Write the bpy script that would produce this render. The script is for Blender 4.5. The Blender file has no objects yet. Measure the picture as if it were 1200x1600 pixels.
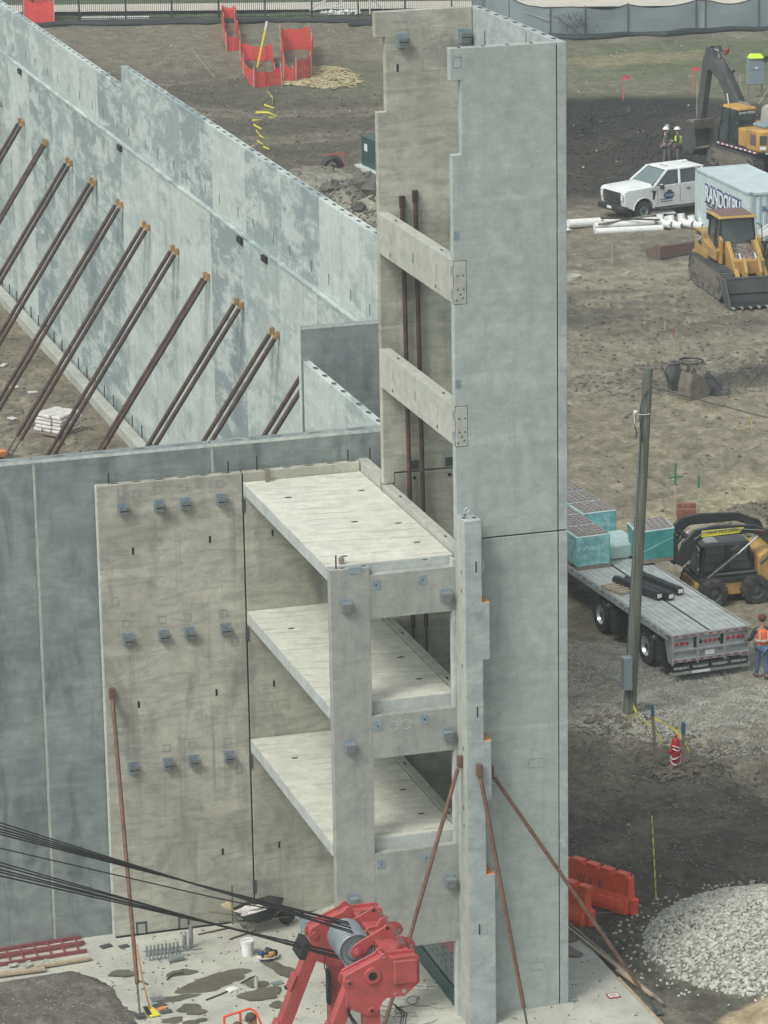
import bpy, bmesh, math, random
import numpy as np
from mathutils import Vector, Matrix
random.seed(7); rng = np.random.default_rng(11)
R = math.radians; PI = math.pi
SC = bpy.context.scene; COL = SC.collection
# ---------------------------------------------------------------- camera
cd = bpy.data.cameras.new('camera'); cam = bpy.data.objects.new('camera', cd); COL.objects.link(cam)
yaw, pitch, roll, fpx = 0.284792, 0.280421, -0.0173367, 5526.48
fw = Vector((math.sin(yaw)*math.cos(pitch), math.cos(yaw)*math.cos(pitch), -math.sin(pitch)))
rt = Vector((math.cos(yaw), -math.sin(yaw), 0)); up = rt.cross(fw)
r2 = math.cos(roll)*rt + math.sin(roll)*up; u2 = -math.sin(roll)*rt + math.cos(roll)*up
cm = Matrix((r2, u2, -fw)).transposed().to_4x4(); cm.translation = (-23.15, -65.711, 31.0)
cam.matrix_world = cm
cd.sensor_fit = 'HORIZONTAL'; cd.sensor_width = 36; cd.lens = fpx/1200*36; cd.clip_end = 5000; cd.clip_start = 1
SC.camera = cam
SC.render.resolution_x = 768; SC.render.resolution_y = 1024
# ---------------------------------------------------------------- sky, sun, exposure
SUN_EL, SUN_AZ = 52, 238     # azimuth: compass direction the light comes from, from +Y clockwise
w = bpy.data.worlds.new('World'); SC.world = w; w.use_nodes = True
nt = w.node_tree; nt.nodes.clear()
sky = nt.nodes.new('ShaderNodeTexSky'); sky.sky_type = 'NISHITA'; sky.sun_disc = False
sky.sun_elevation = R(SUN_EL); sky.sun_rotation = R(SUN_AZ); sky.air_density = 1.0; sky.dust_density = 4; sky.ozone_density = 1.0
hs = nt.nodes.new('ShaderNodeHueSaturation'); hs.inputs['Saturation'].default_value = 0.28
bg = nt.nodes.new('ShaderNodeBackground'); bg.inputs[1].default_value = 0.13
wo = nt.nodes.new('ShaderNodeOutputWorld')
nt.links.new(sky.outputs[0], hs.inputs['Color']); nt.links.new(hs.outputs[0], bg.inputs[0]); nt.links.new(bg.outputs[0], wo.inputs[0])
sd = bpy.data.lights.new('sun', 'SUN'); sd.energy = 1.1; sd.angle = R(16); sd.color = (1.0, .97, .9)
so = bpy.data.objects.new('sun', sd); COL.objects.link(so)
sv = Vector((math.sin(R(SUN_AZ))*math.cos(R(SUN_EL)), math.cos(R(SUN_AZ))*math.cos(R(SUN_EL)), math.sin(R(SUN_EL))))
so.rotation_euler = sv.to_track_quat('Z', 'Y').to_euler(); so.location = (0, 0, 60)
SC.view_settings.view_transform = 'Standard'; SC.view_settings.look = 'None'
SC.view_settings.exposure = 0.50; SC.view_settings.gamma = 1
# ---------------------------------------------------------------- helpers
def thing(name, label, cat, loc=(0, 0, 0), rz=0, group=None):
    o = bpy.data.objects.new(name, None); COL.objects.link(o); o.empty_display_size = .3
    o.location = loc; o.rotation_euler = (0, 0, rz); o['label'] = label; o['category'] = cat
    if group: o['group'] = group
    return o
def tag(o, label, cat, group=None):
    o['label'] = label; o['category'] = cat
    if group: o['group'] = group
    return o
def inst(o, parent=None, loc=None, rot=None, scale=None):
    c = o.copy(); COL.objects.link(c); c.parent = parent
    if loc is not None: c.location = loc
    if rot is not None: c.rotation_euler = rot
    if scale is not None: c.scale = scale
    return c
def copy_tree(o, parent=None):
    c = o.copy(); COL.objects.link(c); c.parent = parent
    for ch in list(o.children): copy_tree(ch, c)
    return c
class MB:
    def __init__(s): s.v = []; s.f = []
    def add(s, vs, fs, M=None):
        b = len(s.v)
        for p in vs: s.v.append(tuple(M @ Vector(p)) if M else tuple(p))
        s.f += [tuple(b+i for i in f) for f in fs]; return s
    def box(s, a, b, M=None):
        x0, y0, z0 = a; x1, y1, z1 = b
        return s.add([(x0,y0,z0),(x1,y0,z0),(x1,y1,z0),(x0,y1,z0),(x0,y0,z1),(x1,y0,z1),(x1,y1,z1),(x0,y1,z1)],
                     [(0,3,2,1),(4,5,6,7),(0,1,5,4),(1,2,6,5),(2,3,7,6),(3,0,4,7)], M)
    def cbox(s, c, d, rz=0, ry=0, rx=0):
        M = Matrix.Translation(c) @ Matrix.Rotation(rz, 4, 'Z') @ Matrix.Rotation(ry, 4, 'Y') @ Matrix.Rotation(rx, 4, 'X')
        h = [k/2 for k in d]; return s.box((-h[0],-h[1],-h[2]), (h[0],h[1],h[2]), M)
    def hexa(s, p):      # 8 points: bottom ring ccw then top ring ccw
        return s.add(p, [(0,3,2,1),(4,5,6,7),(0,1,5,4),(1,2,6,5),(2,3,7,6),(3,0,4,7)])
    def prism(s, pts, ax, a, b, M=None):   # polygon in the two other axes, extruded along ax from a to b
        n = len(pts)
        area = sum(pts[i][0]*pts[(i+1) % n][1]-pts[(i+1) % n][0]*pts[i][1] for i in range(n))
        if area < 0: pts = pts[::-1]
        def mk(p, t): return {0: (t, p[0], p[1]), 1: (p[0], t, p[1]), 2: (p[0], p[1], t)}[ax]
        vs = [mk(p, a) for p in pts]+[mk(p, b) for p in pts]
        lo, hi = tuple(range(n)), tuple(range(n, 2*n))
        sd_ = [(i, (i+1) % n, n+(i+1) % n, n+i) for i in range(n)]
        if ax == 1: fs = [lo, hi[::-1]]+[f[::-1] for f in sd_]
        else: fs = [lo[::-1], hi]+sd_
        return s.add(vs, fs, M)
    def cyl(s, p0, p1, r0, r1=None, n=12, cap=True):
        r1 = r0 if r1 is None else r1
        p0, p1 = Vector(p0), Vector(p1); d = (p1-p0).normalized()
        a = d.orthogonal().normalized(); b = d.cross(a)
        vs = []
        for p, r in ((p0, r0), (p1, r1)):
            for i in range(n):
                t = 2*PI*i/n; vs.append(p+(a*math.cos(t)+b*math.sin(t))*r)
        fs = [(i, (i+1) % n, n+(i+1) % n, n+i) for i in range(n)]
        if cap: fs += [tuple(range(n))[::-1], tuple(range(n, 2*n))]
        return s.add(vs, fs)
    def tube(s, pts, r, n=8, closed=False):
        P = [Vector(p) for p in pts]; m = len(P); vs = []; a = None
        for i in range(m):
            t = (P[(i+1) % m]-P[i-1]) if closed else (P[min(i+1, m-1)]-P[max(i-1, 0)])
            t.normalize()
            a = t.orthogonal().normalized() if a is None else (a-t*a.dot(t)).normalized()
            b = t.cross(a); rr = r[i] if isinstance(r, (list, tuple)) else r
            for k in range(n):
                q = 2*PI*k/n; vs.append(P[i]+(a*math.cos(q)+b*math.sin(q))*rr)
        fs = []
        for i in range(m if closed else m-1):
            j = (i+1) % m
            for k in range(n): fs.append((i*n+k, i*n+(k+1) % n, j*n+(k+1) % n, j*n+k))
        if not closed: fs += [tuple(range(n))[::-1], tuple((m-1)*n+k for k in range(n))]
        return s.add(vs, fs)
    def lathe(s, prof, n=20, M=None, cap=True):  # prof: (r, z) bottom to top, around local z
        vs = []; 
        for r, z in prof:
            for k in range(n): vs.append((r*math.cos(2*PI*k/n), r*math.sin(2*PI*k/n), z))
        m = len(prof)
        fs = [(i*n+k, i*n+(k+1) % n, (i+1)*n+(k+1) % n, (i+1)*n+k) for i in range(m-1) for k in range(n)]
        if cap and prof[0][0] > 1e-4: fs.append(tuple(range(n))[::-1])
        if cap and prof[-1][0] > 1e-4: fs.append(tuple((m-1)*n+k for k in range(n)))
        return s.add(vs, fs, M)
    def blob(s, c, rad, seed=0, jit=.25, n=(8, 6)):
        r_ = random.Random(seed); vs = []
        for j in range(n[1]+1):
            ph = PI*j/n[1]
            for k in range(n[0]):
                t = 2*PI*k/n[0]; q = 1+jit*(r_.random()-.5)*2
                vs.append((c[0]+rad[0]*q*math.sin(ph)*math.cos(t), c[1]+rad[1]*q*math.sin(ph)*math.sin(t), c[2]+rad[2]*q*math.cos(ph)))
        N = n[0]
        return s.add(vs, [(j*N+(k+1) % N, j*N+k, (j+1)*N+k, (j+1)*N+(k+1) % N) for j in range(n[1]) for k in range(N)])
    def build(s, name, mat, parent=None, bev=0, smooth=False, kind=None, wt=None):
        me = bpy.data.meshes.new(name)
        v = s.v
        if wt is not None: v = [(p[0]-wt[0], p[1]-wt[1], p[2]-wt[2]) for p in v]
        me.from_pydata(v, [], s.f); me.validate()
        me.materials.append(mat)
        o = bpy.data.objects.new(name, me); COL.objects.link(o); o.parent = parent
        if bev:
            m = o.modifiers.new('b', 'BEVEL'); m.width = bev; m.segments = 1 if bev < .03 else 2; m.limit_method = 'ANGLE'; m.angle_limit = R(40)
        if smooth:
            me.polygons.foreach_set('use_smooth', [True]*len(me.polygons))
            try: me.set_sharp_from_angle(angle=R(40))
            except Exception: pass
        if kind: o['kind'] = kind
        return o
def box(name, a, b, mat, parent=None, bev=0, **k): return MB().box(a, b).build(name, mat, parent, bev, **k)
def text(name, s, size, mat, parent, org, right, upv, ext=.004, off=0, sx=1, align='LEFT'):
    cu = bpy.data.curves.new(name, 'FONT'); cu.body = s; cu.size = size; cu.extrude = ext; cu.offset = off; cu.align_x = align
    cu.resolution_u = 3
    t = bpy.data.objects.new(name, cu); COL.objects.link(t)
    bpy.context.view_layer.update()
    me = bpy.data.meshes.new_from_object(t.evaluated_get(bpy.context.evaluated_depsgraph_get()))
    bpy.data.objects.remove(t); me.materials.clear(); me.materials.append(mat)
    o = bpy.data.objects.new(name, me); COL.objects.link(o); o.parent = parent
    rv, uv = Vector(right).normalized(), Vector(upv).normalized(); nv = rv.cross(uv)
    M = Matrix((rv*sx, uv, nv)).transposed().to_4x4(); M.translation = org; o.matrix_local = M
    return o
def skin(name, pts, edges, mat, parent, sub=1):
    """pts: list of (x,y,z,radius); the first is the root. One smooth continuous surface grown round the joints."""
    me = bpy.data.meshes.new(name); me.from_pydata([p[:3] for p in pts], edges, [])
    o = bpy.data.objects.new(name, me); COL.objects.link(o)
    bm = bmesh.new(); bm.from_mesh(me); ly = bm.verts.layers.skin.verify(); bm.verts.ensure_lookup_table()
    for i, v in enumerate(bm.verts):
        r_ = pts[i][3]; v[ly].radius = r_ if isinstance(r_, tuple) else (r_, r_); v[ly].use_root = (i == 0)
    bm.to_mesh(me); bm.free()
    m = o.modifiers.new('s', 'SKIN'); m.branch_smoothing = .5; m.use_smooth_shade = True
    s2 = o.modifiers.new('d', 'SUBSURF'); s2.levels = sub; s2.render_levels = sub
    bpy.context.view_layer.update()
    m2 = bpy.data.meshes.new_from_object(o.evaluated_get(bpy.context.evaluated_depsgraph_get()))
    bpy.data.objects.remove(o); m2.materials.clear(); m2.materials.append(mat); m2.name = name
    n = bpy.data.objects.new(name, m2); COL.objects.link(n); n.parent = parent
    return n
# ---------------------------------------------------------------- materials
class NT:
    def __init__(s, name):
        s.m = bpy.data.materials.new(name); s.m.use_nodes = True; s.t = s.m.node_tree; s.t.nodes.clear()
        s.o = s.n('OutputMaterial'); s.b = s.n('BsdfPrincipled'); s.l(s.b.outputs[0], s.o.inputs[0])
    def n(s, typ, **k):
        q = s.t.nodes.new('ShaderNode'+typ)
        for a, b in k.items(): setattr(q, a, b)
        return q
    def l(s, a, b): s.t.links.new(a, b)
    def pos(s, scale=(1,1,1), rot=(0,0,0), rand=0.):
        g = s.n('NewGeometry'); out = g.outputs['Position']
        if rand:
            oi = s.n('ObjectInfo'); mu = s.n('Math', operation='MULTIPLY'); mu.inputs[1].default_value = rand
            s.l(oi.outputs['Random'], mu.inputs[0]); ad = s.n('VectorMath', operation='ADD'); s.l(out, ad.inputs[0]); s.l(mu.outputs[0], ad.inputs[1]); out = ad.outputs[0]
        mp = s.n('Mapping'); mp.inputs['Scale'].default_value = scale; mp.inputs['Rotation'].default_value = rot
        s.l(out, mp.inputs[0]); return mp.outputs[0]
    def noise(s, vec, sc, det=4, dist=0, rough=.55):
        q = s.n('TexNoise'); q.inputs['Scale'].default_value = sc; q.inputs['Detail'].default_value = det
        q.inputs['Distortion'].default_value = dist; q.inputs['Roughness'].default_value = rough
        s.l(vec, q.inputs['Vector']); return q.outputs['Fac']
    def ramp(s, fac, a, b, lo=0., hi=1.):
        q = s.n('MapRange'); q.inputs[1].default_value = a; q.inputs[2].default_value = b; q.inputs[3].default_value = lo; q.inputs[4].default_value = hi
        s.l(fac, q.inputs[0]); return q.outputs[0]
    def mix(s, fac, a, b, bt='MIX'):
        q = s.n('MixRGB', blend_type=bt)
        for i, x in ((0, fac), (1, a), (2, b)):
            if isinstance(x, (int, float)): q.inputs[i].default_value = x if i == 0 else (x, x, x, 1)
            elif isinstance(x, tuple): q.inputs[i].default_value = x+(1,) if len(x) == 3 else x
            else: s.l(x, q.inputs[i])
        return q.outputs[0]
    def mul(s, a, b):
        q = s.n('Math', operation='MULTIPLY')
        for i, x in ((0, a), (1, b)):
            if isinstance(x, (int, float)): q.inputs[i].default_value = x
            else: s.l(x, q.inputs[i])
        return q.outputs[0]
    def bump(s, h, st, dist=.02):
        q = s.n('Bump'); q.inputs['Strength'].default_value = st; q.inputs['Distance'].default_value = dist
        s.l(h, q.inputs['Height']); s.l(q.outputs[0], s.b.inputs['Normal'])
    def fin(s, col, rough=.85, metal=0, spec=.3):
        if isinstance(col, tuple): s.b.inputs['Base Color'].default_value = col+(1,)
        else: s.l(col, s.b.inputs['Base Color'])
        s.b.inputs['Roughness'].default_value = rough; s.b.inputs['Metallic'].default_value = metal
        s.b.inputs['Specular IOR Level'].default_value = spec; return s.m
def concrete(name, base, light, dark, streak=(2.5, 2.5, .35), am_d=.6, am_l=.7, srot=(0, 0, 0), rand=0, big=.45, hard=.12, pits=True, lift=.25, ripple=False):
    s = NT(name); P = s.pos(rand=rand)
    c = s.mix(s.mul(s.ramp(s.noise(P, big, 5, .8), .5-hard, .5+hard), am_l), base, light)
    Q = s.pos(scale=streak, rot=srot, rand=rand*1.3)
    c = s.mix(s.mul(s.ramp(s.noise(Q, .8, 5, .6, .62), .52, .52+hard*1.6), am_d), c, dark)
    H = s.pos(scale=(.35, .35, 3.2), rand=rand)
    c = s.mix(s.mul(s.ramp(s.noise(H, .9, 4, .5), .54, .72), lift), c, tuple(x*1.12 for x in light))
    n3 = s.noise(P, 3.0, 9, .3, .72); c = s.mix(1.0, c, s.ramp(n3, .3, .7, .78, 1.15), 'MULTIPLY')
    dr = s.ramp(s.noise(s.pos(scale=(5, 5, .14), rand=rand), 1.0, 5, .15, .6), .56, .68)
    dr = s.mul(dr, s.ramp(s.noise(P, .5, 3), .42, .6)); c = s.mix(s.mul(dr, am_d*.6), c, tuple(x*.85 for x in dark))
    wv = s.ramp(s.noise(s.pos(scale=(.5, .5, 2.4), rand=rand), 1.7, 8, 1.6, .66), .50, .58); c = s.mix(s.mul(wv, lift*.45), c, tuple(x*.92 for x in dark))
    n4 = s.noise(P, 38, 3); c = s.mix(1.0, c, s.ramp(n4, .3, .7, .93, 1.05), 'MULTIPLY')
    h = n3
    if ripple:
        W = s.n('TexWave', wave_type='BANDS', bands_direction='Y'); W.inputs['Scale'].default_value = .5; W.inputs['Distortion'].default_value = 14
        W.inputs['Detail'].default_value = 3.5; W.inputs['Detail Scale'].default_value = .6; s.l(s.pos(scale=(.55, 1.7, 1), rot=(0, 0, R(24)), rand=rand), W.inputs[0])
        rd = s.ramp(W.outputs['Fac'], .0, .22, 1, 0)
        rd = s.mul(rd, s.ramp(s.noise(P, 1.1, 3), .42, .6))
        c = s.mix(s.mul(rd, .6), c, tuple(x*.60 for x in base)); h = s.mix(.6, n3, W.outputs['Fac'])
    if pits:
        v = s.n('TexVoronoi'); v.inputs['Scale'].default_value = 3.2; s.l(P, v.inputs['Vector'])
        c = s.mix(s.mul(s.ramp(v.outputs['Distance'], .03, .06, 1, 0), .55), c, tuple(x*.3 for x in base))
    s.bump(h, .35, .012); return s.fin(c, .82, 0, .25)
def flat(name, col, rough=.5, metal=0, spec=.5, var=.12, sc=6, dirt=None, am=.4, dsc=1.5, bump=0):
    s = NT(name); P = s.pos()
    c = s.mix(1.0, col, s.ramp(s.noise(P, sc, 5), .3, .7, 1-var, 1+var), 'MULTIPLY')
    if dirt: c = s.mix(s.mul(s.ramp(s.noise(P, dsc, 6, .5), .45, .65), am), c, dirt)
    if bump: s.bump(s.noise(P, sc*4, 4), bump, .01)
    return s.fin(c, rough, metal, spec)
M = {}
M['front'] = concrete('tower_concrete', (.355,.405,.38), (.425,.475,.445), (.28,.325,.31), am_d=.6, am_l=.65, big=.4, hard=.16, lift=.45)
M['frame'] = concrete('frame_concrete', (.31,.33,.298), (.37,.395,.36), (.22,.245,.225), am_d=.6, am_l=.6, big=.7, hard=.14, lift=.3, streak=(3,3,.45))
M['beige'] = concrete('formed_concrete', (.355,.358,.298), (.49,.495,.415), (.205,.215,.19), streak=(1.6,1.6,.6), am_d=.7, am_l=.75, big=.5, hard=.10, lift=.7)
M['side'] = concrete('side_face_concrete', (.40,.42,.365), (.48,.50,.44), (.29,.31,.28), streak=(3,3,.25), am_d=.5, am_l=.5, big=.8, hard=.15)  # lighter tone of left-facing sides, their light put into the colour
M['pier'] = concrete('rough_grey_concrete', (.34,.39,.38), (.46,.51,.49), (.22,.27,.275), streak=(1.5,1.5,3), am_d=.6, am_l=.6, big=2.2, hard=.14, lift=.4)
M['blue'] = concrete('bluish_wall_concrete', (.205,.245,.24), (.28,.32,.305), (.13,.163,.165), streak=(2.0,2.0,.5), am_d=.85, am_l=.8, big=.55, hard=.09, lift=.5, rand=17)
M['slab'] = concrete('troweled_slab_concrete', (.56,.575,.49), (.64,.655,.57), (.45,.465,.39), streak=(.7,2,1), am_d=.35, am_l=.5, big=.8, hard=.15, lift=0, ripple=True)
M['edge'] = concrete('slab_edge_concrete', (.42,.455,.435), (.50,.54,.51), (.34,.375,.355), am_d=.5, am_l=.6, big=.9, hard=.15, pits=False)
def longwall():
    s = NT('weathered_wall_concrete'); P = s.pos(rand=61); oi = s.n('ObjectInfo')
    base = s.mix(s.ramp(oi.outputs['Random'], .15, .85), (.24,.305,.305), (.45,.52,.485))
    c = s.mix(s.mul(s.ramp(s.noise(s.pos(scale=(1,.34,.95), rot=(R(-14),0,0), rand=47), 1.3, 9, .25, .74), .47, .56), .8), base, (.52,.59,.55))
    c = s.mix(s.mul(s.ramp(s.noise(s.pos(scale=(1,.28,.8), rot=(R(-20),0,0), rand=33), 1.15, 9, .5, .72), .53, .62), .6), c, (.225,.285,.29))
    c = s.mix(s.mul(s.ramp(s.noise(s.pos(scale=(1,.30,1.5), rot=(R(-12),0,0), rand=13), 1.5, 8, .3, .75), .57, .68), .5), c, (.58,.63,.59))
    c = s.mix(s.mul(s.ramp(s.noise(s.pos(scale=(2,2,.16), rand=9), 1.0, 5, .2, .6), .56, .66), .35), c, (.24,.31,.33))
    c = s.mix(1.0, c, s.ramp(s.noise(P, 4, 8, .3, .7), .3, .7, .86, 1.1), 'MULTIPLY')
    s.bump(s.noise(P, 3, 6), .3, .02); return s.fin(c, .85, 0, .2)
M['long'] = longwall()
M['ledge'] = flat('pale_ledge_concrete', (.48,.53,.50), .8, var=.2, sc=8)
M['dark'] = flat('shadow_joint', (.02,.022,.022), .9)
M['galv'] = flat('galvanised_steel', (.27,.305,.31), .45, .35, var=.2, sc=14)
M['plate'] = flat('zinc_plate', (.26,.33,.37), .5, .3, var=.2, sc=14)
M['rust'] = flat('rusty_pipe', (.13,.075,.055), .75, .1, var=.35, sc=9, dirt=(.22,.12,.07), am=.5, dsc=4)
M['brace'] = flat('brown_brace_pipe', (.062,.04,.036), .6, .1, var=.35, sc=5, dirt=(.13,.075,.05), am=.5, dsc=3)
M['brass'] = flat('ochre_bracket', (.36,.21,.08), .6, .1, var=.3)
M['orangecap'] = flat('orange_pad', (.62,.25,.10), .8)
M['red'] = flat('red_crane_paint', (.42,.085,.085), .42, 0, .5, var=.1, sc=3, dirt=(.20,.075,.065), am=.45, dsc=4)
M['red'].node_tree.nodes['Principled BSDF'].inputs['Coat Weight'].default_value = .1
M['sheave'] = flat('grey_sheave_steel', (.25,.29,.31), .5, .2, var=.15)
M['rope'] = flat('dark_wire_rope', (.025,.024,.024), .6, .2)
M['tyre'] = flat('tyre_rubber', (.03,.031,.03), .85, dirt=(.12,.115,.10), am=.5, dsc=5)
M['black'] = flat('black_paint', (.022,.026,.027), .5, dirt=(.09,.09,.08), am=.25)
M['dgrey'] = flat('dark_grey_steel', (.07,.08,.082), .55, .1, dirt=(.14,.135,.12), am=.4)
M['cat'] = flat('yellow_machine_paint', (.43,.275,.075), .5, dirt=(.22,.19,.13), am=.45, dsc=2.5)
M['deere'] = flat('orange_yellow_paint', (.52,.31,.065), .45, dirt=(.22,.18,.11), am=.45)
M['white'] = flat('white_vehicle_paint', (.72,.77,.76), .28, var=.04, dirt=(.38,.37,.32), am=.3, dsc=1.2)
M['matwhite'] = flat('matt_white', (.72,.75,.72), .6, var=.08)
M['cont'] = flat('container_paint', (.50,.61,.62), .5, var=.06, dirt=(.36,.42,.42), am=.35, dsc=1.2)
M['navy'] = flat('navy_lettering', (.03,.065,.19), .5)
M['wtext'] = flat('white_lettering', (.72,.8,.8), .5, var=.03)
M['btext'] = flat('black_lettering', (.02,.02,.02), .5)
M['glass'] = flat('dark_window_glass', (.03,.045,.047), .06, 0, 1.0, var=.3, sc=1.5, dirt=(.10,.13,.13), am=.6, dsc=1.1)  # paler blotches paint soft reflections into the glass colour
M['wglass'] = flat('windscreen_glass', (.14,.2,.2), .05, 0, .9, var=.1, sc=1.2)
M['chrome'] = flat('bright_metal', (.6,.64,.64), .25, .7, var=.1)
M['mud'] = flat('dried_mud', (.17,.155,.125), .95, var=.3, sc=5, bump=.4)
M['roof_brown'] = flat('brown_cab_roof', (.16,.105,.09), .6, var=.15)
M['deck'] = flat('aluminium_deck', (.47,.52,.50), .5, .15, var=.15, sc=4, dirt=(.30,.32,.285), am=.6, dsc=1.5)
M['alu'] = flat('aluminium_frame', (.38,.42,.42), .45, .3, var=.15, sc=6, dirt=(.25,.26,.24), am=.5)
M['redlens'] = flat('red_lens', (.35,.03,.04), .3, var=.1)
M['redmark'] = flat('red_reflector', (.30,.03,.05), .5)
M['teal'] = flat('teal_stretch_wrap', (.17,.44,.44), .35, var=.3, sc=3, dirt=(.40,.62,.62), am=.75, dsc=5, bump=.5)
M['tealdark'] = flat('deep_teal_wrap', (.045,.26,.245), .4, var=.2, sc=2.5, dirt=(.08,.33,.31), am=.4, dsc=3)
M['palewrap'] = flat('pale_wrap_film', (.42,.56,.54), .4, var=.2, sc=4)
M['block'] = flat('concrete_block', (.30,.285,.27), .9, var=.15, sc=12)
M['hole'] = flat('block_cavity', (.05,.048,.045), .95)
M['wood'] = flat('raw_lumber', (.40,.33,.23), .8, var=.2, sc=7)
M['oldwood'] = flat('grey_weathered_wood', (.22,.19,.15), .85, var=.25, sc=7)
def polemat():
    s = NT('pole_wood'); c = s.mix(s.ramp(s.noise(s.pos(scale=(9,9,.35)), 2.2, 6, .3), .35, .65), (.095,.11,.088), (.20,.215,.17))
    s.bump(s.noise(s.pos(scale=(9,9,.3)), 3, 5), .5, .02); return s.fin(c, .9)
M['pole'] = polemat()
M['elec'] = flat('electric_box_grey', (.22,.28,.31), .5, var=.05)
M['green'] = flat('dark_green_paint', (.025,.075,.07), .45, var=.1)
M['orange'] = flat('orange_plastic', (.74,.12,.065), .5, var=.08, dirt=(.45,.10,.06), am=.4, dsc=3)
M['net'] = flat('orange_mesh_fence', (.6,.08,.06), .7, var=.15)
M['yellow'] = flat('yellow_tape', (.75,.68,.06), .5, var=.1)
M['lime'] = flat('lime_vest_fabric', (.55,.78,.05), .7, var=.08)
M['vest'] = flat('orange_vest_fabric', (.95,.16,.05), .7, var=.06)
M['tapeband'] = flat('silver_tape_band', (.62,.60,.52), .4)
M['skin'] = flat('skin', (.42,.25,.18), .6)
M['jeans'] = flat('blue_jeans', (.10,.15,.24), .85, var=.2, sc=10)
M['hood'] = flat('dark_green_hoodie', (.045,.06,.055), .9, var=.1)
M['jacket'] = flat('grey_work_jacket', (.11,.11,.105), .9)
M['brownjk'] = flat('brown_work_jacket', (.16,.10,.055), .9, var=.2)
M['pants'] = flat('grey_trousers', (.13,.13,.135), .9)
M['boot'] = flat('work_boot', (.07,.055,.04), .8)
M['cap'] = flat('dark_red_cap', (.16,.03,.04), .8)
M['hat'] = flat('white_hard_hat', (.8,.82,.8), .4, var=.02)
M['hydrant'] = flat('red_hydrant_paint', (.45,.02,.03), .4)
M['plastic'] = flat('clear_plastic_wrap', (.62,.60,.58), .3, var=.25, sc=12)
M['pink'] = flat('pink_flag', (.80,.10,.17), .6)
M['lath'] = flat('pale_lath', (.46,.42,.32), .8)
M['screen'] = flat('grey_wind_screen', (.20,.25,.26), .8, var=.12, sc=.5, dirt=(.25,.30,.31), am=.5, dsc=.35)
M['fence'] = flat('black_fence_metal', (.018,.02,.02), .5)
M['sock'] = flat('silt_sock', (.02,.028,.03), .7, var=.3)
M['brick'] = flat('red_brick', (.24,.10,.08), .9, var=.2, sc=9)
M['gpaint'] = flat('green_marker_paint', (.06,.22,.13), .7)
M['ladder'] = flat('red_ladder_fibreglass', (.22,.075,.075), .5, var=.1)
M['stonem'] = flat('pale_limestone', (.41,.425,.365), .9, var=.42, sc=9)
M['pebble'] = flat('grey_gravel', (.34,.345,.30), .9, var=.35, sc=2.5)
M['clod'] = flat('dark_soil_clods', (.13,.124,.105), .95, var=.4, sc=1.2)
M['darkclod'] = flat('black_soil_clods', (.045,.044,.04), .95, var=.4, sc=1.2)
M['straw'] = flat('straw', (.42,.37,.22), .9, var=.3, sc=4)
M['walk'] = flat('pale_sidewalk', (.52,.50,.42), .85, var=.08, sc=.7)
M['orangebright'] = flat('bright_orange_rail', (.8,.11,.05), .45)
M['blackplastic'] = flat('black_plastic', (.02,.022,.024), .35)
M['leaf'] = flat('dry_vine', (.09,.085,.06), .9)
# ---------------------------------------------------------------- ground
def lat(ix, iy, seed):
    h = (ix.astype(np.int64)*374761393+iy.astype(np.int64)*668265263+seed*982451653) & 0x7fffffff
    h = ((h ^ (h >> 13))*1274126177) & 0x7fffffff
    return ((h ^ (h >> 16)) & 0xffff)/65535.0
def vn(x, y, seed=0):
    ix, iy = np.floor(x), np.floor(y); fx, fy = x-ix, y-iy
    fx = fx*fx*(3-2*fx); fy = fy*fy*(3-2*fy)
    a, b, c, d = lat(ix, iy, seed), lat(ix+1, iy, seed), lat(ix, iy+1, seed), lat(ix+1, iy+1, seed)
    return (a*(1-fx)+b*fx)*(1-fy)+(c*(1-fx)+d*fx)*fy
def fbm(x, y, o=4, seed=0):
    t = 0; a = .5; s = 0
    for k in range(o): t = t+a*vn(x*2**k+17*k, y*2**k-9*k, seed+k); s += a; a *= .5
    return t/s
def ell(x, y, cx, cy, rx, ry, rot=0, soft=.35, seed=3, wob=.35, ns=.35):
    c, s = math.cos(rot), math.sin(rot); u = ((x-cx)*c+(y-cy)*s)/rx; v = (-(x-cx)*s+(y-cy)*c)/ry
    d = np.sqrt(u*u+v*v)+(fbm(x*ns, y*ns, 4, seed)-.5)*2*wob
    return np.clip((1+soft/2-d)/soft, 0, 1)
def seg_d(x, y, P):
    best = np.full(x.shape, 1e9); al = np.zeros(x.shape); acc = 0
    for (ax, ay), (bx, by) in zip(P[:-1], P[1:]):
        L = math.hypot(bx-ax, by-ay); t = np.clip(((x-ax)*(bx-ax)+(y-ay)*(by-ay))/L**2, 0, 1)
        d = np.hypot(x-ax-t*(bx-ax), y-ay-t*(by-ay)); m = d < best
        best = np.where(m, d, best); al = np.where(m, acc+t*L, al); acc += L
    return best, al
BASE = -.08
TRACKS = [[(19,50),(21,43),(17,37),(12,35)], [(30,48),(26,43),(19,41.5),(13,42)], [(36,60),(28,56),(21,57),(17,63)], [(38,68),(30,60),(24,64)], [(22,36),(16,31),(13,29)], [(15,22),(12,12),(13,6)], [(30,104),(24,96),(18,94)],[(11,40),(14.5,39),(17,44.5),(22,46),(34,46)], [(12.5,36),(18,38.5),(25,41),(36,42)], [(13,46),(16,41),(16,37.5)],
          [(17,60),(22,55),(30,53)], [(24,72),(27,66),(33,58)], [(26,78),(34,77),(45,75)], [(5,27),(6.5,22),(7,19)], [(20,57),(25,60),(33,63)], [(12,14),(16,8),(24,4)], [(9.5,14),(10,9),(8,3)],
          [(-5,70),(-2,58),(-1.5,48),(-3,40)], [(16,118),(22,112),(30,110)], [(14,108),(20,104),(28,104)], [(13,128),(20,124),(28,127)]]
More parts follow.
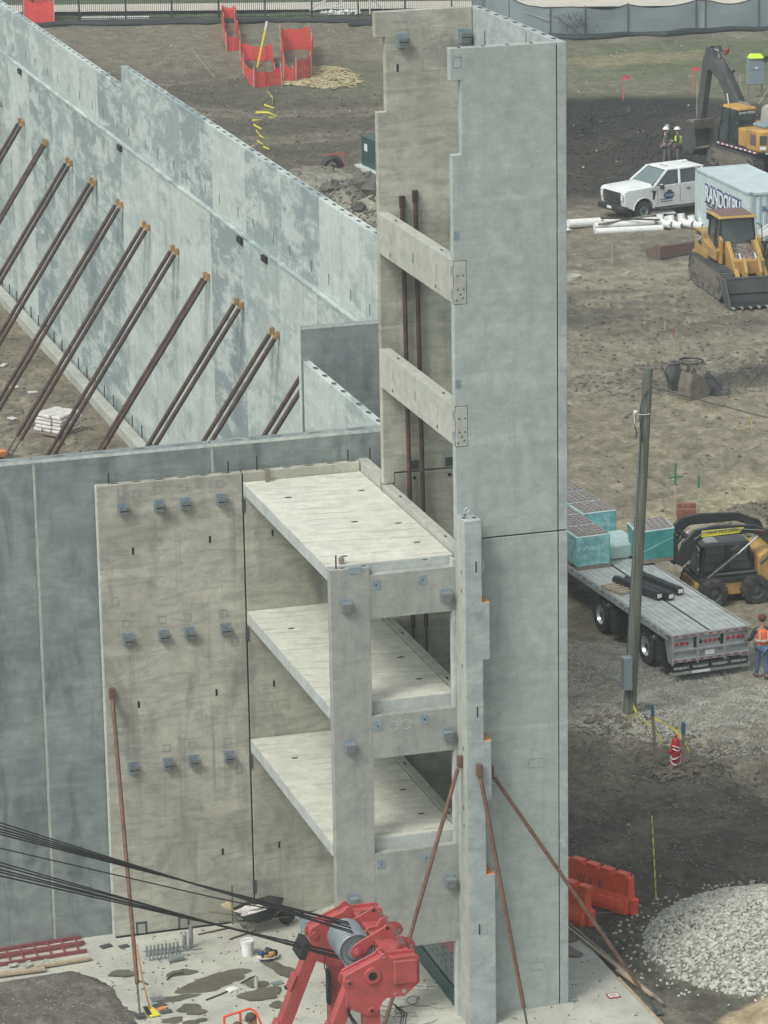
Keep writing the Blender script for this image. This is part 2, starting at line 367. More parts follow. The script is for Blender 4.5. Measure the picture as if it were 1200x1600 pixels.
def zoff(x, y):
    z = np.full(x.shape, BASE)
    rough = .35+.65*np.clip(fbm(x*.12, y*.12, 3, 5)*2-.5, 0, 1)
    z = z+rough*(.20*(fbm(x*.55, y*.55, 5, 1)-.5)+.17*(fbm(x*2.3, y*2.3, 3, 2)-.5))
    far = np.clip((y-80)/20, 0, 1); z = z+far*.25*(fbm(x*.18, y*.18, 4, 8)-.5)
    z = z+.75*ell(x, y, 36, 99, 9, 4.5, 0, .9, 4)*fbm(x*.8, y*.8, 4, 6)*1.3       # dark berm
    z = z+.35*ell(x, y, 33, 88, 6, 3.0, 0, .9, 4)*fbm(x*1.1, y*1.1, 4, 6)
    z = z+.9*ell(x, y, 20.6, 85.5, 1.5, 3.2, .1, .8, 9, .3)*(.3+fbm(x*1.2, y*1.2, 4, 12))
    z = z+.55*ell(x, y, 20.6, 92.5, 1.8, 2.4, .1, .8, 9, .3)*(.3+fbm(x*1.2, y*1.2, 4, 14))
    z = z-.8*ell(x, y, 27.0, 125.5, 1.0, 4.0, -.05, .5, 9, .1)                      # dug pit inside the orange net
    z = z-.35*ell(x, y, 22.5, 127.5, 3.0, 2.2, -.05, .7, 9, .3)
    z = z+.20*ell(x, y, 7.35, 12.6, 1.2, .9, 0, .9, 9, .3)*fbm(x*3, y*3, 3, 15)*1.6    # spoil round the hydrant
    z = z+.25*ell(x, y, 7.3, 16.6, 1.5, 1.2, 0, .9, 9, .3)*fbm(x*2.5, y*2.5, 3, 16)*1.4
    z = z+.9*ell(x, y, 18.6, 31.3, 2.6, 2.2, 0, .9, 9, .3)*(.3+fbm(x, y, 4, 18))      # dark soil heap by the skid steer
    z = z+1.3*np.clip(1-np.hypot((x-5.6)/3.05, (y-1.7)/3.2), 0, 1)**.85               # core of the limestone pile
    z = z+.5*np.clip(1-np.hypot((x-4.9)/2.4, (y+2.6)/1.7), 0, 1)                      # sand
    z = np.where((x > -29) & (x < 1.2) & (y > -11) & (y < 7.45), -.6, z)
    z = z-.14*ell(x, y, 26, 51, 5.5, 2.2, .12, .6, 9, .3)
    for i, T in enumerate(TRACKS):
        d, al = seg_d(x, y, T)
        for off in (-.8, .8):
            q = np.abs(d-.8) if off > 0 else np.abs(d-.2) if False else None
        rut = np.exp(-((d-.85)/.26)**2); z = z-rut*(.07+.05*(np.sin(al*14)>0))+.05*np.exp(-((d-1.35)/.18)**2)
    return z
def gh(x, y): return float(zoff(np.array([float(x)]), np.array([float(y)]))[0])
def gcol(x, y):
    def C(*c): return np.array(c)
    col = np.ones(x.shape+(3,))*C(.150,.140,.117)
    def lay(m, c, a=1.0):
        nonlocal col; m = (m*a)[..., None]; col = col*(1-m)+C(*c)*m
    n = fbm(x*.25, y*.25, 5, 21); lay(np.clip((n-.48)*5, 0, 1), (.105,.098,.085), .8)
    n = fbm(x*.5+9, y*.18, 5, 23); lay(np.clip((n-.52)*6, 0, 1), (.205,.195,.160), .7)
    inside = ((x < 1.9) & (y > 7.5)).astype(float); lay(inside, (.185,.165,.130), .75)
    lay(inside*np.clip((fbm(x*.6, y*.6, 4, 25)-.5)*6, 0, 1), (.11,.10,.083), .6)
    # west meadow of bare soil beyond the long wall
    lay(ell(x, y, 22, 112, 14, 22, 0, .5, 30, .35, .1), (.080,.074,.063), .95)
    lay(ell(x, y, 25, 137, 20, 8, 0, .6, 31, .3, .1), (.150,.136,.108), .9)
    lay(ell(x, y, 44, 117, 18, 10, 0, .6, 32, .4, .12), (.125,.135,.095), .85)
    lay(ell(x, y, 52, 121, 10, 5, .1, .6, 33, .6, .25), (.085,.115,.06), .6)
    lay(ell(x, y, 46, 122, 5, 2, 0, .6, 34, .6, .3), (.23,.205,.14), .6)
    lay(ell(x, y, 38, 102, 10, 8.5, 0, .35, 35, .3, .18), (.020,.022,.022), .97)
    lay(ell(x, y, 33, 89, 12, 6.5, 0, .3, 36, .3, .25), (.040,.040,.036), .92); lay(ell(x, y, 44, 93, 9, 9, 0, .35, 61, .3, .25), (.040,.040,.036), .85)
    lay(ell(x, y, 47, 97, 6, 9, 0, .4, 37, .4, .2), (.055,.052,.045), .8)
    lay(ell(x, y, 33, 78.5, 10, 3.5, .05, .5, 38, .3, .2), (.175,.160,.125), .7)
    lay(ell(x, y, 25.5, 61, 6, 5, .2, .4, 39, .5, .3), (.085,.083,.073), .8)
    lay(ell(x, y, 28, 51, 6.5, 1.9, .12, .35, 40, .4, .35), (.045,.048,.046), .9)
    lay(ell(x, y, 26, 68, 4, 1.6, .3, .5, 41, .5, .5), (.27,.255,.205), .7)
    lay(ell(x, y, 27.5, 65, 3.5, .7, .3, .5, 42, .5, .5), (.27,.255,.205), .6)
    lay(ell(x, y, 20, 41, 14, 7.5, .15, .4, 43, .35, .2), (.225,.205,.155), .75)
    lay(ell(x, y, 20, 55, 9, 2.0, .05, .5, 44, .5, .4), (.215,.20,.16), .6)
    lay(ell(x, y, 17.5, 34, 4.2, 4, .2, .4, 45, .4, .4), (.30,.275,.20), .85)
    lay(ell(x, y, 18.8, 31.2, 2.8, 2.4, 0, .3, 46, .3, .5), (.060,.062,.056), .95)
    lay(ell(x, y, 15, 27, 7, 5, .2, .5, 47, .3, .3), (.21,.195,.15), .7)
    lay(ell(x, y, 8.6, 19.2, 4.2, 4.4, .2, .3, 48, .25, .5), (.27,.265,.235), .95)
    lay(ell(x, y, 11.5, 15.5, 4.4, 3.2, .3, .4, 49, .35, .5), (.235,.225,.19), .8)
    lay(ell(x, y, 13.5, 17.5, 4, 2.2, .2, .4, 50, .35, .5), (.22,.205,.16), .7)
    lay(ell(x, y, 5.3, 12.2, 3.6, 3.6, .2, .4, 51, .35, .4), (.105,.100,.086), .85)
    lay(ell(x, y, 8.0, 6.5, 7.5, 5.5, .4, .4, 52, .3, .3), (.068,.068,.061), .9)
    lay(ell(x, y, 3.6, 3.0, 2.6, 6, 0, .4, 53, .3, .4), (.078,.076,.067), .9)
    lay(ell(x, y, 6.2, 9.2, 2.6, .8, .4, .6, 54, .6, .6), (.13,.125,.108), .6)
    lay(ell(x, y, 4.9, -2.7, 2.5, 1.85, .1, .12, 55, .12, .8), (.36,.31,.20), .95)
    lay(ell(x, y, 5.6, 1.7, 2.9, 3.0, 0, .2, 56, .1, .8), (.33,.33,.29), .8)
    lay(ell(x, y, 20.6, 88, 2.6, 6.5, .1, .4, 57, .5, .5), (.25,.25,.215), .8)
    lay(ell(x, y, 21.3, 86, 1.3, 2.8, .1, .4, 58, .4, .5), (.085,.08,.07), .9)
    for T in TRACKS:
        d, al = seg_d(x, y, T); lay(np.exp(-((d-.85)/.34)**2)*(.35+.6*(np.sin(al*14) > 0)), (.225,.21,.168), .75); lay(np.exp(-((d-.85)/.34)**2)*(np.sin(al*14) < -.2), (.095,.09,.076), .5)
        lay(np.exp(-(d/1.6)**2), (.20,.187,.15), .3)
    lay(((y > 143.6-(x-37)*.35) & (y < 149-(x-37)*.35)).astype(float)*np.clip((60-x)/4, 0, 1), (.07,.10,.05), .8)
    return col*np.array([1.11,1.11,1.03])
def axis(bp):
    out = []
    for a, b, n in bp: out += list(np.linspace(a, b, n, endpoint=False))
    return np.array(out+[bp[-1][1]])
gx = axis([(-900, -60, 12), (-60, -14, 20), (-14, 30, 190), (30, 62, 110), (62, 120, 20), (120, 1200, 12)])
gy = axis([(-200, -20, 12), (-20, -4, 20), (-4, 30, 150), (30, 80, 190), (80, 150, 210), (150, 190, 20), (190, 2500, 20)])
GX, GY = np.meshgrid(gx, gy); GZ = zoff(GX, GY); GC = gcol(GX, GY)
ny, nx = GX.shape; idx = np.arange(ny*nx).reshape(ny, nx)
fc = np.stack([idx[:-1,:-1], idx[:-1,1:], idx[1:,1:], idx[1:,:-1]], -1).reshape(-1, 4)
def np_mesh(name, V, F, mat, kind=None, col=None, smooth=True):
    me = bpy.data.meshes.new(name); me.vertices.add(len(V)); me.vertices.foreach_set('co', V.astype(np.float32).ravel())
    k = F.shape[1]; me.loops.add(F.size); me.loops.foreach_set('vertex_index', F.astype(np.int32).ravel())
    me.polygons.add(len(F)); me.polygons.foreach_set('loop_start', np.arange(0, F.size, k, dtype=np.int32))
    me.polygons.foreach_set('loop_total', np.full(len(F), k, dtype=np.int32)); me.update(calc_edges=True); me.validate()
    if col is not None:
        a = me.attributes.new('soil', 'FLOAT_COLOR', 'POINT'); c4 = np.ones((len(V), 4), np.float32); c4[:, :3] = col; a.data.foreach_set('color', c4.ravel())
    if smooth: me.polygons.foreach_set('use_smooth', np.ones(len(F), bool))
    me.materials.append(mat); o = bpy.data.objects.new(name, me); COL.objects.link(o)
    if kind: o['kind'] = kind
    return o
def groundmat():
    s = NT('soil'); a = s.n('Attribute'); a.attribute_name = 'soil'; P = s.pos()
    n1 = s.noise(P, 1.3, 9, .4, .68); n2 = s.noise(P, 7, 6, .3, .7); n3 = s.noise(s.pos(scale=(1,.5,1), rot=(0,0,.3)), 2.6, 7, 1.2, .7)
    c = s.mix(1.0, a.outputs['Color'], s.ramp(n1, .32, .68, .68, 1.32), 'MULTIPLY')
    c = s.mix(1.0, c, s.ramp(n2, .32, .68, .76, 1.26), 'MULTIPLY')
    c = s.mix(1.0, c, s.ramp(n3, .36, .64, .74, 1.22), 'MULTIPLY')
    v = s.n('TexVoronoi'); v.inputs['Scale'].default_value = 5; s.l(P, v.inputs['Vector'])
    pk = s.mul(s.ramp(v.outputs['Distance'], .10, .16, 1, 0), s.ramp(s.noise(P, .6, 3), .45, .6))
    c = s.mix(s.mul(pk, .6), c, (.40,.39,.34))
    q = s.mix(.5, n1, n2); s.bump(s.mix(.4, q, n3), .9, .09); return s.fin(c, .95, 0, .15)
M['soil'] = groundmat()
ground = np_mesh('ground', np.stack([GX, GY, GZ], -1).reshape(-1, 3), fc, M['soil'], 'structure', GC.reshape(-1, 3))
# loose lumps and stones: many small closed solids merged into one piece of stuff each
ICO_V = []; t_ = (1+5**.5)/2
for a, b in ((1, t_), (-1, t_), (1, -t_), (-1, -t_)): ICO_V += [(a, b, 0), (0, a, b), (b, 0, a)]
ICO_V = np.array(ICO_V)/np.linalg.norm([1, t_])
def _hull():
    F = []
    for i in range(12):
        for j in range(i+1, 12):
            for k in range(j+1, 12):
                a, b, c = ICO_V[i], ICO_V[j], ICO_V[k]
                if max(np.linalg.norm(a-b), np.linalg.norm(b-c), np.linalg.norm(a-c)) < 1.1:
                    n = np.cross(b-a, c-a); F.append((i, j, k) if n.dot(a) > 0 else (i, k, j))
    return np.array(F)
ICO_F = _hull()
OCT_V = np.array([(1,0,0),(-1,0,0),(0,1,0),(0,-1,0),(0,0,1),(0,0,-1)], float)
OCT_F = np.array([(0,2,4),(2,1,4),(1,3,4),(3,0,4),(2,0,5),(1,2,5),(3,1,5),(0,3,5)])
def lumps(name, pts, size, mat, ico=True, flatz=.75, jit=.35):
    V0, F0 = (ICO_V, ICO_F) if ico else (OCT_V, OCT_F); n = len(pts); k = len(V0)
    sc = size[:, None]*rng.uniform(.65, 1.3, (n, 3)); sc[:, 2] *= flatz
    V = V0[None]*(1+rng.uniform(-jit, jit, (n, k, 1)))*sc[:, None, :]
    t = rng.uniform(0, 2*PI, n); c, s_ = np.cos(t)[:, None], np.sin(t)[:, None]
    x, y = V[..., 0]*c-V[..., 1]*s_, V[..., 0]*s_+V[..., 1]*c; V = np.stack([x, y, V[..., 2]], -1)+pts[:, None, :]
    F = (F0[None]+(np.arange(n)*k)[:, None, None]).reshape(-1, 3)
    o = np_mesh(name, V.reshape(-1, 3), F, mat, 'stuff', smooth=False); return o
def scatter(n, cx, cy, rx, ry, seed=0, power=.5):
    r_ = np.random.default_rng(seed); a = r_.uniform(0, 2*PI, n); q = r_.uniform(0, 1, n)**power
    x, y = cx+rx*q*np.cos(a), cy+ry*q*np.sin(a); return x, y
def onground(x, y, lift=0): return np.stack([x, y, zoff(x, y)+lift], -1)
def keep(x, y):   # not on the pad or under the tower and walls
    m = ~((x > -14) & (x < 1.6) & (y < 7.9)) & ~((x > -3) & (x < 2.4) & (y > 7) & (y < 14.6)) & ~((x > 1.2) & (x < 2.4) & (y > 7))
    return x[m], y[m]
# limestone pile
x, y = scatter(11500, 5.6, 1.7, 3.05, 3.15, 2, .60); pile = lumps('limestone_pile', onground(x, y, .015), rng.uniform(.020, .062, len(x))*rng.choice([.8,1,1.3], len(x)), M['stonem'])
tag(pile, 'large pile of pale crushed limestone beside the orange barriers', 'stone pile')
x, y = scatter(420, 5.6, 1.7, 3.75, 3.8, 5, .22); st = lumps('loose_limestone', onground(x, y, .01), rng.uniform(.02, .055, len(x)), M['stonem'])
tag(st, 'loose pale stones scattered round the foot of the limestone pile', 'loose stones')
XY = [scatter(9000, 8.6, 19.0, 4.0, 4.0, 6), scatter(4000, 11.3, 15.6, 3.8, 3.0, 7)]
x, y = keep(np.concatenate([a[0] for a in XY]), np.concatenate([a[1] for a in XY]))
gr = lumps('gravel', onground(x, y, .005), rng.uniform(.022, .05, len(x)), M['pebble'], False); tag(gr, 'grey gravel spread on the ground round the pole and trailer', 'gravel')
XY = [scatter(2500, 38, 100, 11, 8, 11), scatter(1800, 35, 90, 11, 5.5, 12)]
x, y = np.concatenate([a[0] for a in XY]), np.concatenate([a[1] for a in XY])
cl = lumps('dark_soil_clods', onground(x, y, .0), rng.uniform(.04, .13, len(x)), M['darkclod'], False); tag(cl, 'black clods of freshly dug soil on the berm behind the pickup', 'soil clods')
XY = [scatter(3500, 6, 8, 6, 8, 13), scatter(700, 7.3, 14.0, 1.9, 2.4, 14), scatter(500, 26, 60, 7, 8, 15),
      scatter(1500, 20.5, 86, 2.3, 5, 16), scatter(1600, 22, 108, 12, 18, 17), scatter(900, 18.5, 31.3, 2.8, 2.5, 18), scatter(1300, 25, 51, 7, 3, 19), scatter(700, -1, 52, 3, 18, 20), scatter(600, 22, 45, 14, 14, 22)]
x, y = keep(np.concatenate([a[0] for a in XY]), np.concatenate([a[1] for a in XY]))
cl = lumps('soil_clods', onground(x, y, .0), rng.uniform(.02, .07, len(x))*(1+y/90)**.8, M['clod'], False); tag(cl, 'dark clods of turned soil lying all over the site', 'soil clods')
x, y = keep(rng.uniform(3, 55, 800), rng.uniform(2, 140, 800)); lt = lumps('scattered_stones', onground(x, y, .01), rng.uniform(.015, .04, len(x))*(1+y/100), M['stonem'], False)
tag(lt, 'small pale stones and chips scattered over the bare soil', 'stones')
x, y = scatter(700, 28.3, 122.5, 2.4, 4.5, 31); sr = MB(); rs = random.Random(4)
for a, b in zip(x, y):
    t = rs.uniform(0, PI); L = rs.uniform(.15, .5); z = gh(a, b)+.03+rs.random()*.05
    sr.cyl((a-L*math.cos(t), b-L*math.sin(t), z), (a+L*math.cos(t), b+L*math.sin(t), z+rs.uniform(-.03, .08)), .03, n=3)
tag(sr.build('straw', M['straw'], kind='stuff'), 'loose straw spread under and right of the netted pits', 'straw')
# concrete pad with its wet stains, the soil lying on it
def padmat():
    s = NT('pad_concrete'); P = s.pos()
    c = s.mix(s.ramp(s.noise(P, .9, 6, .6), .38, .62), (.40,.41,.355), (.50,.51,.44))
    c = s.mix(s.mul(s.ramp(s.noise(P, 2.6, 8, .8, .7), .52, .66), .6), c, (.33,.33,.285))
    c = s.mix(s.mul(s.ramp(s.noise(P, 11, 5, .4, .7), .58, .68), .55), c, (.20,.195,.165))
    c = s.mix(1.0, c, s.ramp(s.noise(P, 30, 4), .3, .7, .88, 1.08), 'MULTIPLY')
    s.bump(s.noise(P, 6, 6), .3, .02); return s.fin(c, .8, 0, .3)
M['pad'] = padmat()
def padz(x): t = min(1, max(0, (-2.4-x)/1.6)); return .0-.24*t*t*(3-2*t)
xs = [-30, -12, -8, -4.4, -4.0, -3.6, -3.2, -2.8, -2.4, 1.45]
m = MB()
for i in range(len(xs)-1):
    a, b = xs[i], xs[i+1]; za, zb = padz(a), padz(b)
    m.hexa([(a,-12,-.5),(b,-12,-.5),(b,7.5,-.5),(a,7.5,-.5),(a,-12,za),(b,-12,zb),(b,7.5,zb),(a,7.5,za)])
m.build('concrete_pad', M['pad'], kind='structure')
M['wet'] = flat('wet_stain', (.125,.12,.095), .35, 0, .4, var=.2, sc=3)
def blot(cx, cy, rx, ry, rot=0, seed=0, lift=.004, wob=.35, n=30):
    r_ = random.Random(seed); ph = [r_.uniform(0, 2*PI) for _ in range(5)]; pts = []
    for i in range(n):
        t = 2*PI*i/n; q = 1+wob*(.5*math.sin(2*t+ph[0])+.35*math.sin(3*t+ph[1])+.25*math.sin(5*t+ph[2])+.15*math.sin(8*t+ph[3]))
        u, v = rx*q*math.cos(t), ry*q*math.sin(t); x = cx+u*math.cos(rot)-v*math.sin(rot); y = cy+u*math.sin(rot)+v*math.cos(rot)
        pts.append((x, y, padz(x)+lift))
    return pts
STAINS = [(-6.95,3.98,.62,.42,.3,1,'largest wet stain, in the middle of the pad'),(-6.35,4.25,.45,.30,.1,2,'wet stain touching the right end of the largest one'),(-7.35,4.75,.3,.2,0,3,'wet stain up-left of the largest one'),
 (-7.78,3.45,.42,.17,.05,4,'long narrow wet stain left of the pad centre'),(-7.60,2.76,.30,.28,0,5,'round wet stain below the long narrow one'),(-8.12,2.34,.27,.13,0,6,'small oblong wet stain near the shovel blade'),
 (-7.70,2.12,.25,.12,.2,7,'wet stain right at the bottom edge left of the lift'),(-5.98,3.05,.42,.36,.2,8,'wet stain just below the small bottle'),(-5.95,3.62,.24,.22,0,9,'wet stain under the small bottle'),
 (-5.20,4.15,.22,.62,.3,10,'dark stain trailing from the tool pile'),(-5.75,2.35,.2,.2,0,11,'wet stain behind the red lift rail'),(-8.6,5.1,.28,.2,0,12,'stain at the edge of the soil patch'),(.9,2.6,.18,.5,.2,13,'narrow damp stain beside the tower base'),(1.15,3.3,.2,.3,0,14,'damp stain by the upper end of the planks')]
for cx, cy, rx, ry, rot, sd_, lb in STAINS:
    P = blot(cx, cy, rx, ry, rot, sd_, .004+.0025*sd_); mm = MB(); mm.add(P, [tuple(range(len(P)))])
    tag(mm.build('wet_stain', M['wet']), lb+' on the concrete', 'stain', 'wet stains on the concrete pad')
# soil lying over the left end of the pad
U, V_ = np.meshgrid(np.linspace(-20, -8.45, 90), np.linspace(-6, 6.1, 90))
bd = np.minimum((-8.75-U)*1.0+ (fbm(U*1.1, V_*1.1, 4, 70)-.5)*1.0, 1e9)
top = 5.75+(fbm(U*1.3, V_*1.3, 4, 71)-.5)*.4-np.clip(U+9.6, 0, 9)*1.2; m1 = np.clip(bd*3, 0, 1)*np.clip((top-V_)*3, 0, 1)
Z_ = -.30+.11*m1+.05*(fbm(U*3, V_*3, 4, 72)-.5)*m1
ii = np.arange(90*90).reshape(90, 90); ff = np.stack([ii[:-1,:-1], ii[:-1,1:], ii[1:,1:], ii[1:,:-1]], -1).reshape(-1, 4)
np_mesh('dirt', np.stack([U, V_, Z_], -1).reshape(-1, 3), ff, M['soil'], 'structure', np.ones((8100, 3))*np.array([.145,.138,.12]))
x = rng.uniform(-12, -8.9, 900); y = rng.uniform(1.2, 5.6, 900); dc = lumps('dirt_crumbs', np.stack([x, y, np.full(900, -.19)], -1), rng.uniform(.008, .02, 900), M['pebble'], False)
tag(dc, 'fine gravelly crumbs on the dirt patch at lower left', 'gravel')
# sidewalk, lawn strip and road behind the far fence, all sheets above the ground
def strip(name, pts, z, mat): return MB().add([(a, b, z) for a, b in pts], [tuple(range(len(pts)))]).build(name, mat, kind='structure')
strip('sidewalk', [(-60,180.5),(62,137.8),(62,141.2),(-60,184)], .14, M['walk'])
M['lawn'] = flat('lawn_strip', (.075,.10,.05), .95, var=.3, sc=1.0, bump=.5)
strip('lawn', [(-60,184.1),(90,131.6),(90,150),(-60,202)], .12, M['lawn'])
M['asph'] = flat('asphalt', (.26,.255,.235), .9, var=.1, sc=.8)
strip('road', [(-60,193),(140,123),(140,160),(-60,230)], .16, M['asph'])
# ---------------------------------------------------------------- concrete building
def bracket(parent, x, y, z, solid=False, sc=1.0):
    """embed plate with a boxed steel corbel standing off it; wall face looks toward -Y"""
    p = MB().cbox((x, y-.006, z), (.25*sc, .012, .27*sc)).build('embed_plate', M['plate'], parent)
    m = MB(); w = .105*sc; t = .012; y0, y1 = y-.012, y-.19*sc; zt, zb = z+.07*sc, z-.13*sc
    fr = [(-w, zt), (w, zt), (w*.75, zb), (-w*.75, zb)]
    m.hexa([(x-w*.75,y1+.07*sc,zb),(x+w*.75,y1+.07*sc,zb),(x+w*.75,y1+.085*sc,zb),(x-w*.75,y1+.085*sc,zb),(x-w,y1,zt),(x+w,y1,zt),(x+w,y1+.015,zt),(x-w,y1+.015,zt)])
    for s_ in (-1, 1):
        a = x+s_*w; b = x+s_*w*.75
        m.hexa([(b-t/2,y1+.085*sc,zb),(b+t/2,y1+.085*sc,zb),(b+t/2,y0,zb),(b-t/2,y0,zb),(a-t/2,y1+.015,zt),(a+t/2,y1+.015,zt),(a+t/2,y0,zt),(a-t/2,y0,zt)])
    m.build('steel_bracket', M['galv'], parent)
    if solid: MB().box((x-w+.01, y1+.02, zt-.03), (x+w-.01, y0-.002, zt-.004)).build('bracket_cap', M['galv'], parent)
    else: MB().box((x-w+.012, y1+.02, zt-.10), (x+w-.012, y0-.002, zt-.085)).build('bracket_well', M['dark'], parent)
def recess(parent, x, y, z, w=.2, h=.2, name='grouted_pocket', mat=None):
    e = .012; m = MB()   # thin raised rim reading as the outline of a patched pocket
    for a, b in (((x-w/2, y-.006, z-h/2), (x-w/2+e, y-.001, z+h/2)), ((x+w/2-e, y-.006, z-h/2), (x+w/2, y-.001, z+h/2)), ((x-w/2+e, y-.006, z+h/2-e), (x+w/2-e, y-.001, z+h/2)), ((x-w/2+e, y-.006, z-h/2), (x+w/2-e, y-.001, z-h/2+e))): m.box(a, b)
    m.build(name, mat or M['plate'], parent)
def slot(parent, x, y, z, w=.05, h=.15, n=(0, -1)):
    if n == (0, -1): box('lifting_slot', (x-w/2, y-.004, z-h/2), (x+w/2, y+.002, z+h/2), M['dark'], parent)
    else: box('lifting_slot', (x-.004, y-w/2, z-h/2), (x+.002, y+w/2, z+h/2), M['dark'], parent)
def topslots(parent, pts, z, dx=.05, dy=.12):
    for a, b in pts: MB().lathe([(.5, 0), (.5, .004)], 10, Matrix.Translation((a, b, z)) @ Matrix.Diagonal((dx*2, dy*2, 1, 1))).build('strand_pocket', M['dark'], parent)
T = thing('concrete_tower', 'tall precast concrete stair tower with notched front panel and open left side', 'concrete tower')
up_poly = [(-.21,10.53),(-.21,20.55),(-2.41,20.55),(-2.41,19.92),(-2.19,19.92),(-2.19,18.44),(-2.385,18.44),(-2.385,16.31),(-2.115,16.31),(-2.115,15.42),(-2.385,15.42),(-2.385,13.33),(-2.115,13.33),(-2.115,12.48),(-2.385,12.48),(-2.385,10.53)]
fp = MB().prism(up_poly, 1, 0, .2).build('front_panel', M['front'], T, .008)
fl = MB().prism([(-.21,-.1),(-.21,10.50),(-2.385,10.50),(-2.385,-.1)], 1, 0, .2).build('front_panel', M['front'], T, .008)
sp = MB().box((-.185,.002,10.53), (0,5.62,20.55)).build('side_panel', M['pier'], T, .008)
s2 = MB().box((-.185,.002,-.1), (0,5.62,10.50)).build('side_panel', M['pier'], T, .008)
box('joint_strip', (-.215,.03,-.1), (-.18,.19,20.50), M['dark'], T)
box('joint_strip', (-2.3,.03,10.49), (-.03,.19,10.54), M['dark'], T)
bk = [(-.2,10.53),(-.2,20.55),(-2.34,20.55),(-2.34,20.02),(-2.12,20.02),(-2.12,18.43),(-2.32,18.43),(-2.32,10.28),(-2.07,10.28),(-2.07,10.53)]
bp_ = MB().prism(bk, 1, 5.42, 5.62).build('back_panel', M['beige'], T, .008)
bl = MB().prism([(-.2,-.1),(-.2,10.49),(-2.05,10.49),(-2.05,10.24),(-2.32,10.24),(-2.32,-.1)], 1, 5.42, 5.62).build('back_panel', M['beige'], T, .008)
box('joint_strip', (-.215,5.44,.2), (-.18,5.6,20.50), M['dark'], T)
for xx, zz in ((-1.75, 19.93), (-.38, 19.95)): bracket(bp_, xx, 5.42, zz, sc=1.1)
for xx, zz, ww, hh in ((-2.02,19.45,.1,.28),(-2.0,18.75,.1,.24),(-1.15,19.5,.34,.5),(-.68,19.55,.34,.45),(-1.75,20.25,.25,.18)): recess(bp_, xx, 5.42, zz, ww, hh, 'patched_pocket', M['frame'])
slot(bp_, -1.86, 5.42, 19.35, .05, .16)
for xx in (-1.62, -.82):
    box('weld_pocket', (xx-.14,5.405,10.53), (xx+.14,5.415,10.83), M['frame'], bp_); box('weld_pocket', (xx-.10,5.395,10.56), (xx+.10,5.404,10.76), M['dgrey'], bp_)
    MB().cyl((xx,5.41,10.36),(xx,5.43,10.36),.04,n=10).build('bolt_hole', M['dark'], bl)
topslots(fp, [(-2.2,.1),(-1.7,.1),(-1.2,.1),(-.7,.1)], 20.55, .03, .09)
topslots(sp, [(-.09,y_) for y_ in (.5,1.1,1.7,2.3,2.9,3.5,4.1,4.7,5.2)], 20.55, .05, .1)
for y_ in (2.4, 4.6, .9): slot(sp, -.187, y_, 19.9, .03, .5, (-1, 0))
box('panel_joint', (-.189,1.9,10.6), (-.184,1.93,20.5), M['dgrey'], sp)
recess(fp, -2.27, 0, 20.28, .17, .22, 'patched_pocket', M['plate'])
for zz in (16.83, 13.8): box('embed_plate', (-2.38,-.006,zz-.09), (-2.26,0.004,zz+.09), M['plate'], fp)
for zz in (5.52, .95): recess(fl, -.7, 0, zz, .35, .2, 'patched_pocket', M['frame'])
for k, (z0, z1) in enumerate(((15.43,16.30),(12.49,13.32),(9.43,10.27),(6.38,7.18),(3.36,4.17))):
    b = MB().box((-2.375 if k < 2 else -2.33,-.004 if k < 2 else .22,z0), (-2.125,5.415,z1)).build('spandrel_beam', M['side'], T, .008)
    if k < 2:
        box('beam_gap', (-2.376,.012,z0-.012), (-2.115,.05,z1+.012), M['dark'], T)
        for yy in (.15,): 
            for zz in (z0+.2, z1-.2): box('embed_plate', (-2.382,yy-.14,zz-.09), (-2.374,yy+.05,zz+.09), M['plate'], b); 
        for yy in (4.4, 1.2):
            box('embed_plate', (-2.379,yy-.03,z0+.35), (-2.374,yy+.03,z0+.6), M['frame'], b); slot(b, -2.376, yy+.05, z0+.12, .06, .07, (-1,0))
        slot(b, -2.376, 2.8, z0+.4, .03, .22, (-1, 0))
        for xx, zz in ((-2.33,z0+.08),(-2.2,z0+.12),(-2.3,z0+.3),(-2.18,z0+.3),(-2.3,z0+.58),(-2.18,z0+.58),(-2.25,z0+.2)): MB().cyl((xx,-.006,zz),(xx,.0,zz),.022,n=8).build('bolt_hole', M['dgrey'], b)
    topslots(b, [(-2.25, 1.2), (-2.25, 4.4)], z1, .025, .08)
# lower left wall of the tower, seen under the frame panel
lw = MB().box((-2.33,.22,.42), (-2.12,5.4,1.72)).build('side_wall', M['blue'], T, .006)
box('base_channel', (-2.36,.22,-.06), (-2.14,5.4,.41), M['green'], T)
for r_i in range(4):
    for k in range(14):
        yy = .5+k*.34; box('wall_slot', (-2.334,yy,.62+r_i*.16), (-2.329,yy+.12,.635+r_i*.16), M['dark'], lw)
box('red_panel', (-2.345,.3,1.15), (-2.335,1.7,1.7), M['red'], lw)
# the three-storey bay
B = thing('concrete_bay', 'three storey open concrete bay with white slabs and windowed front panel', 'concrete frame', (-5, 0, 0)); BO = (-5, 0, 0)
YF = .12
fr = MB().box((-5.04,YF,-.3), (-4.2,YF+.2,10.12)).build('frame_column', M['frame'], B, .01, wt=BO)
for z0, z1 in ((9.0,9.94),(5.98,6.91),(1.72,3.90)):
    q = MB().box((-4.2,YF,z0), (-2.388,YF+.2,z1)).build('frame_beam', M['frame'], B, .006, wt=BO)
q0 = MB().box((-2.45,YF+.001,-.1), (-2.388,YF+.199,10.1)).build('frame_jamb', M['edge'], B, .004, wt=BO)
def off(f, parent, x, *a, **k): return f(parent, x+5, *a, **k)
for xx, zz in ((-4.71,9.36),(-2.60,9.36),(-4.70,6.33),(-2.59,6.36),(-2.59,3.10),(-4.70,2.95)): off(bracket, fr, xx, YF, zz, solid=True)
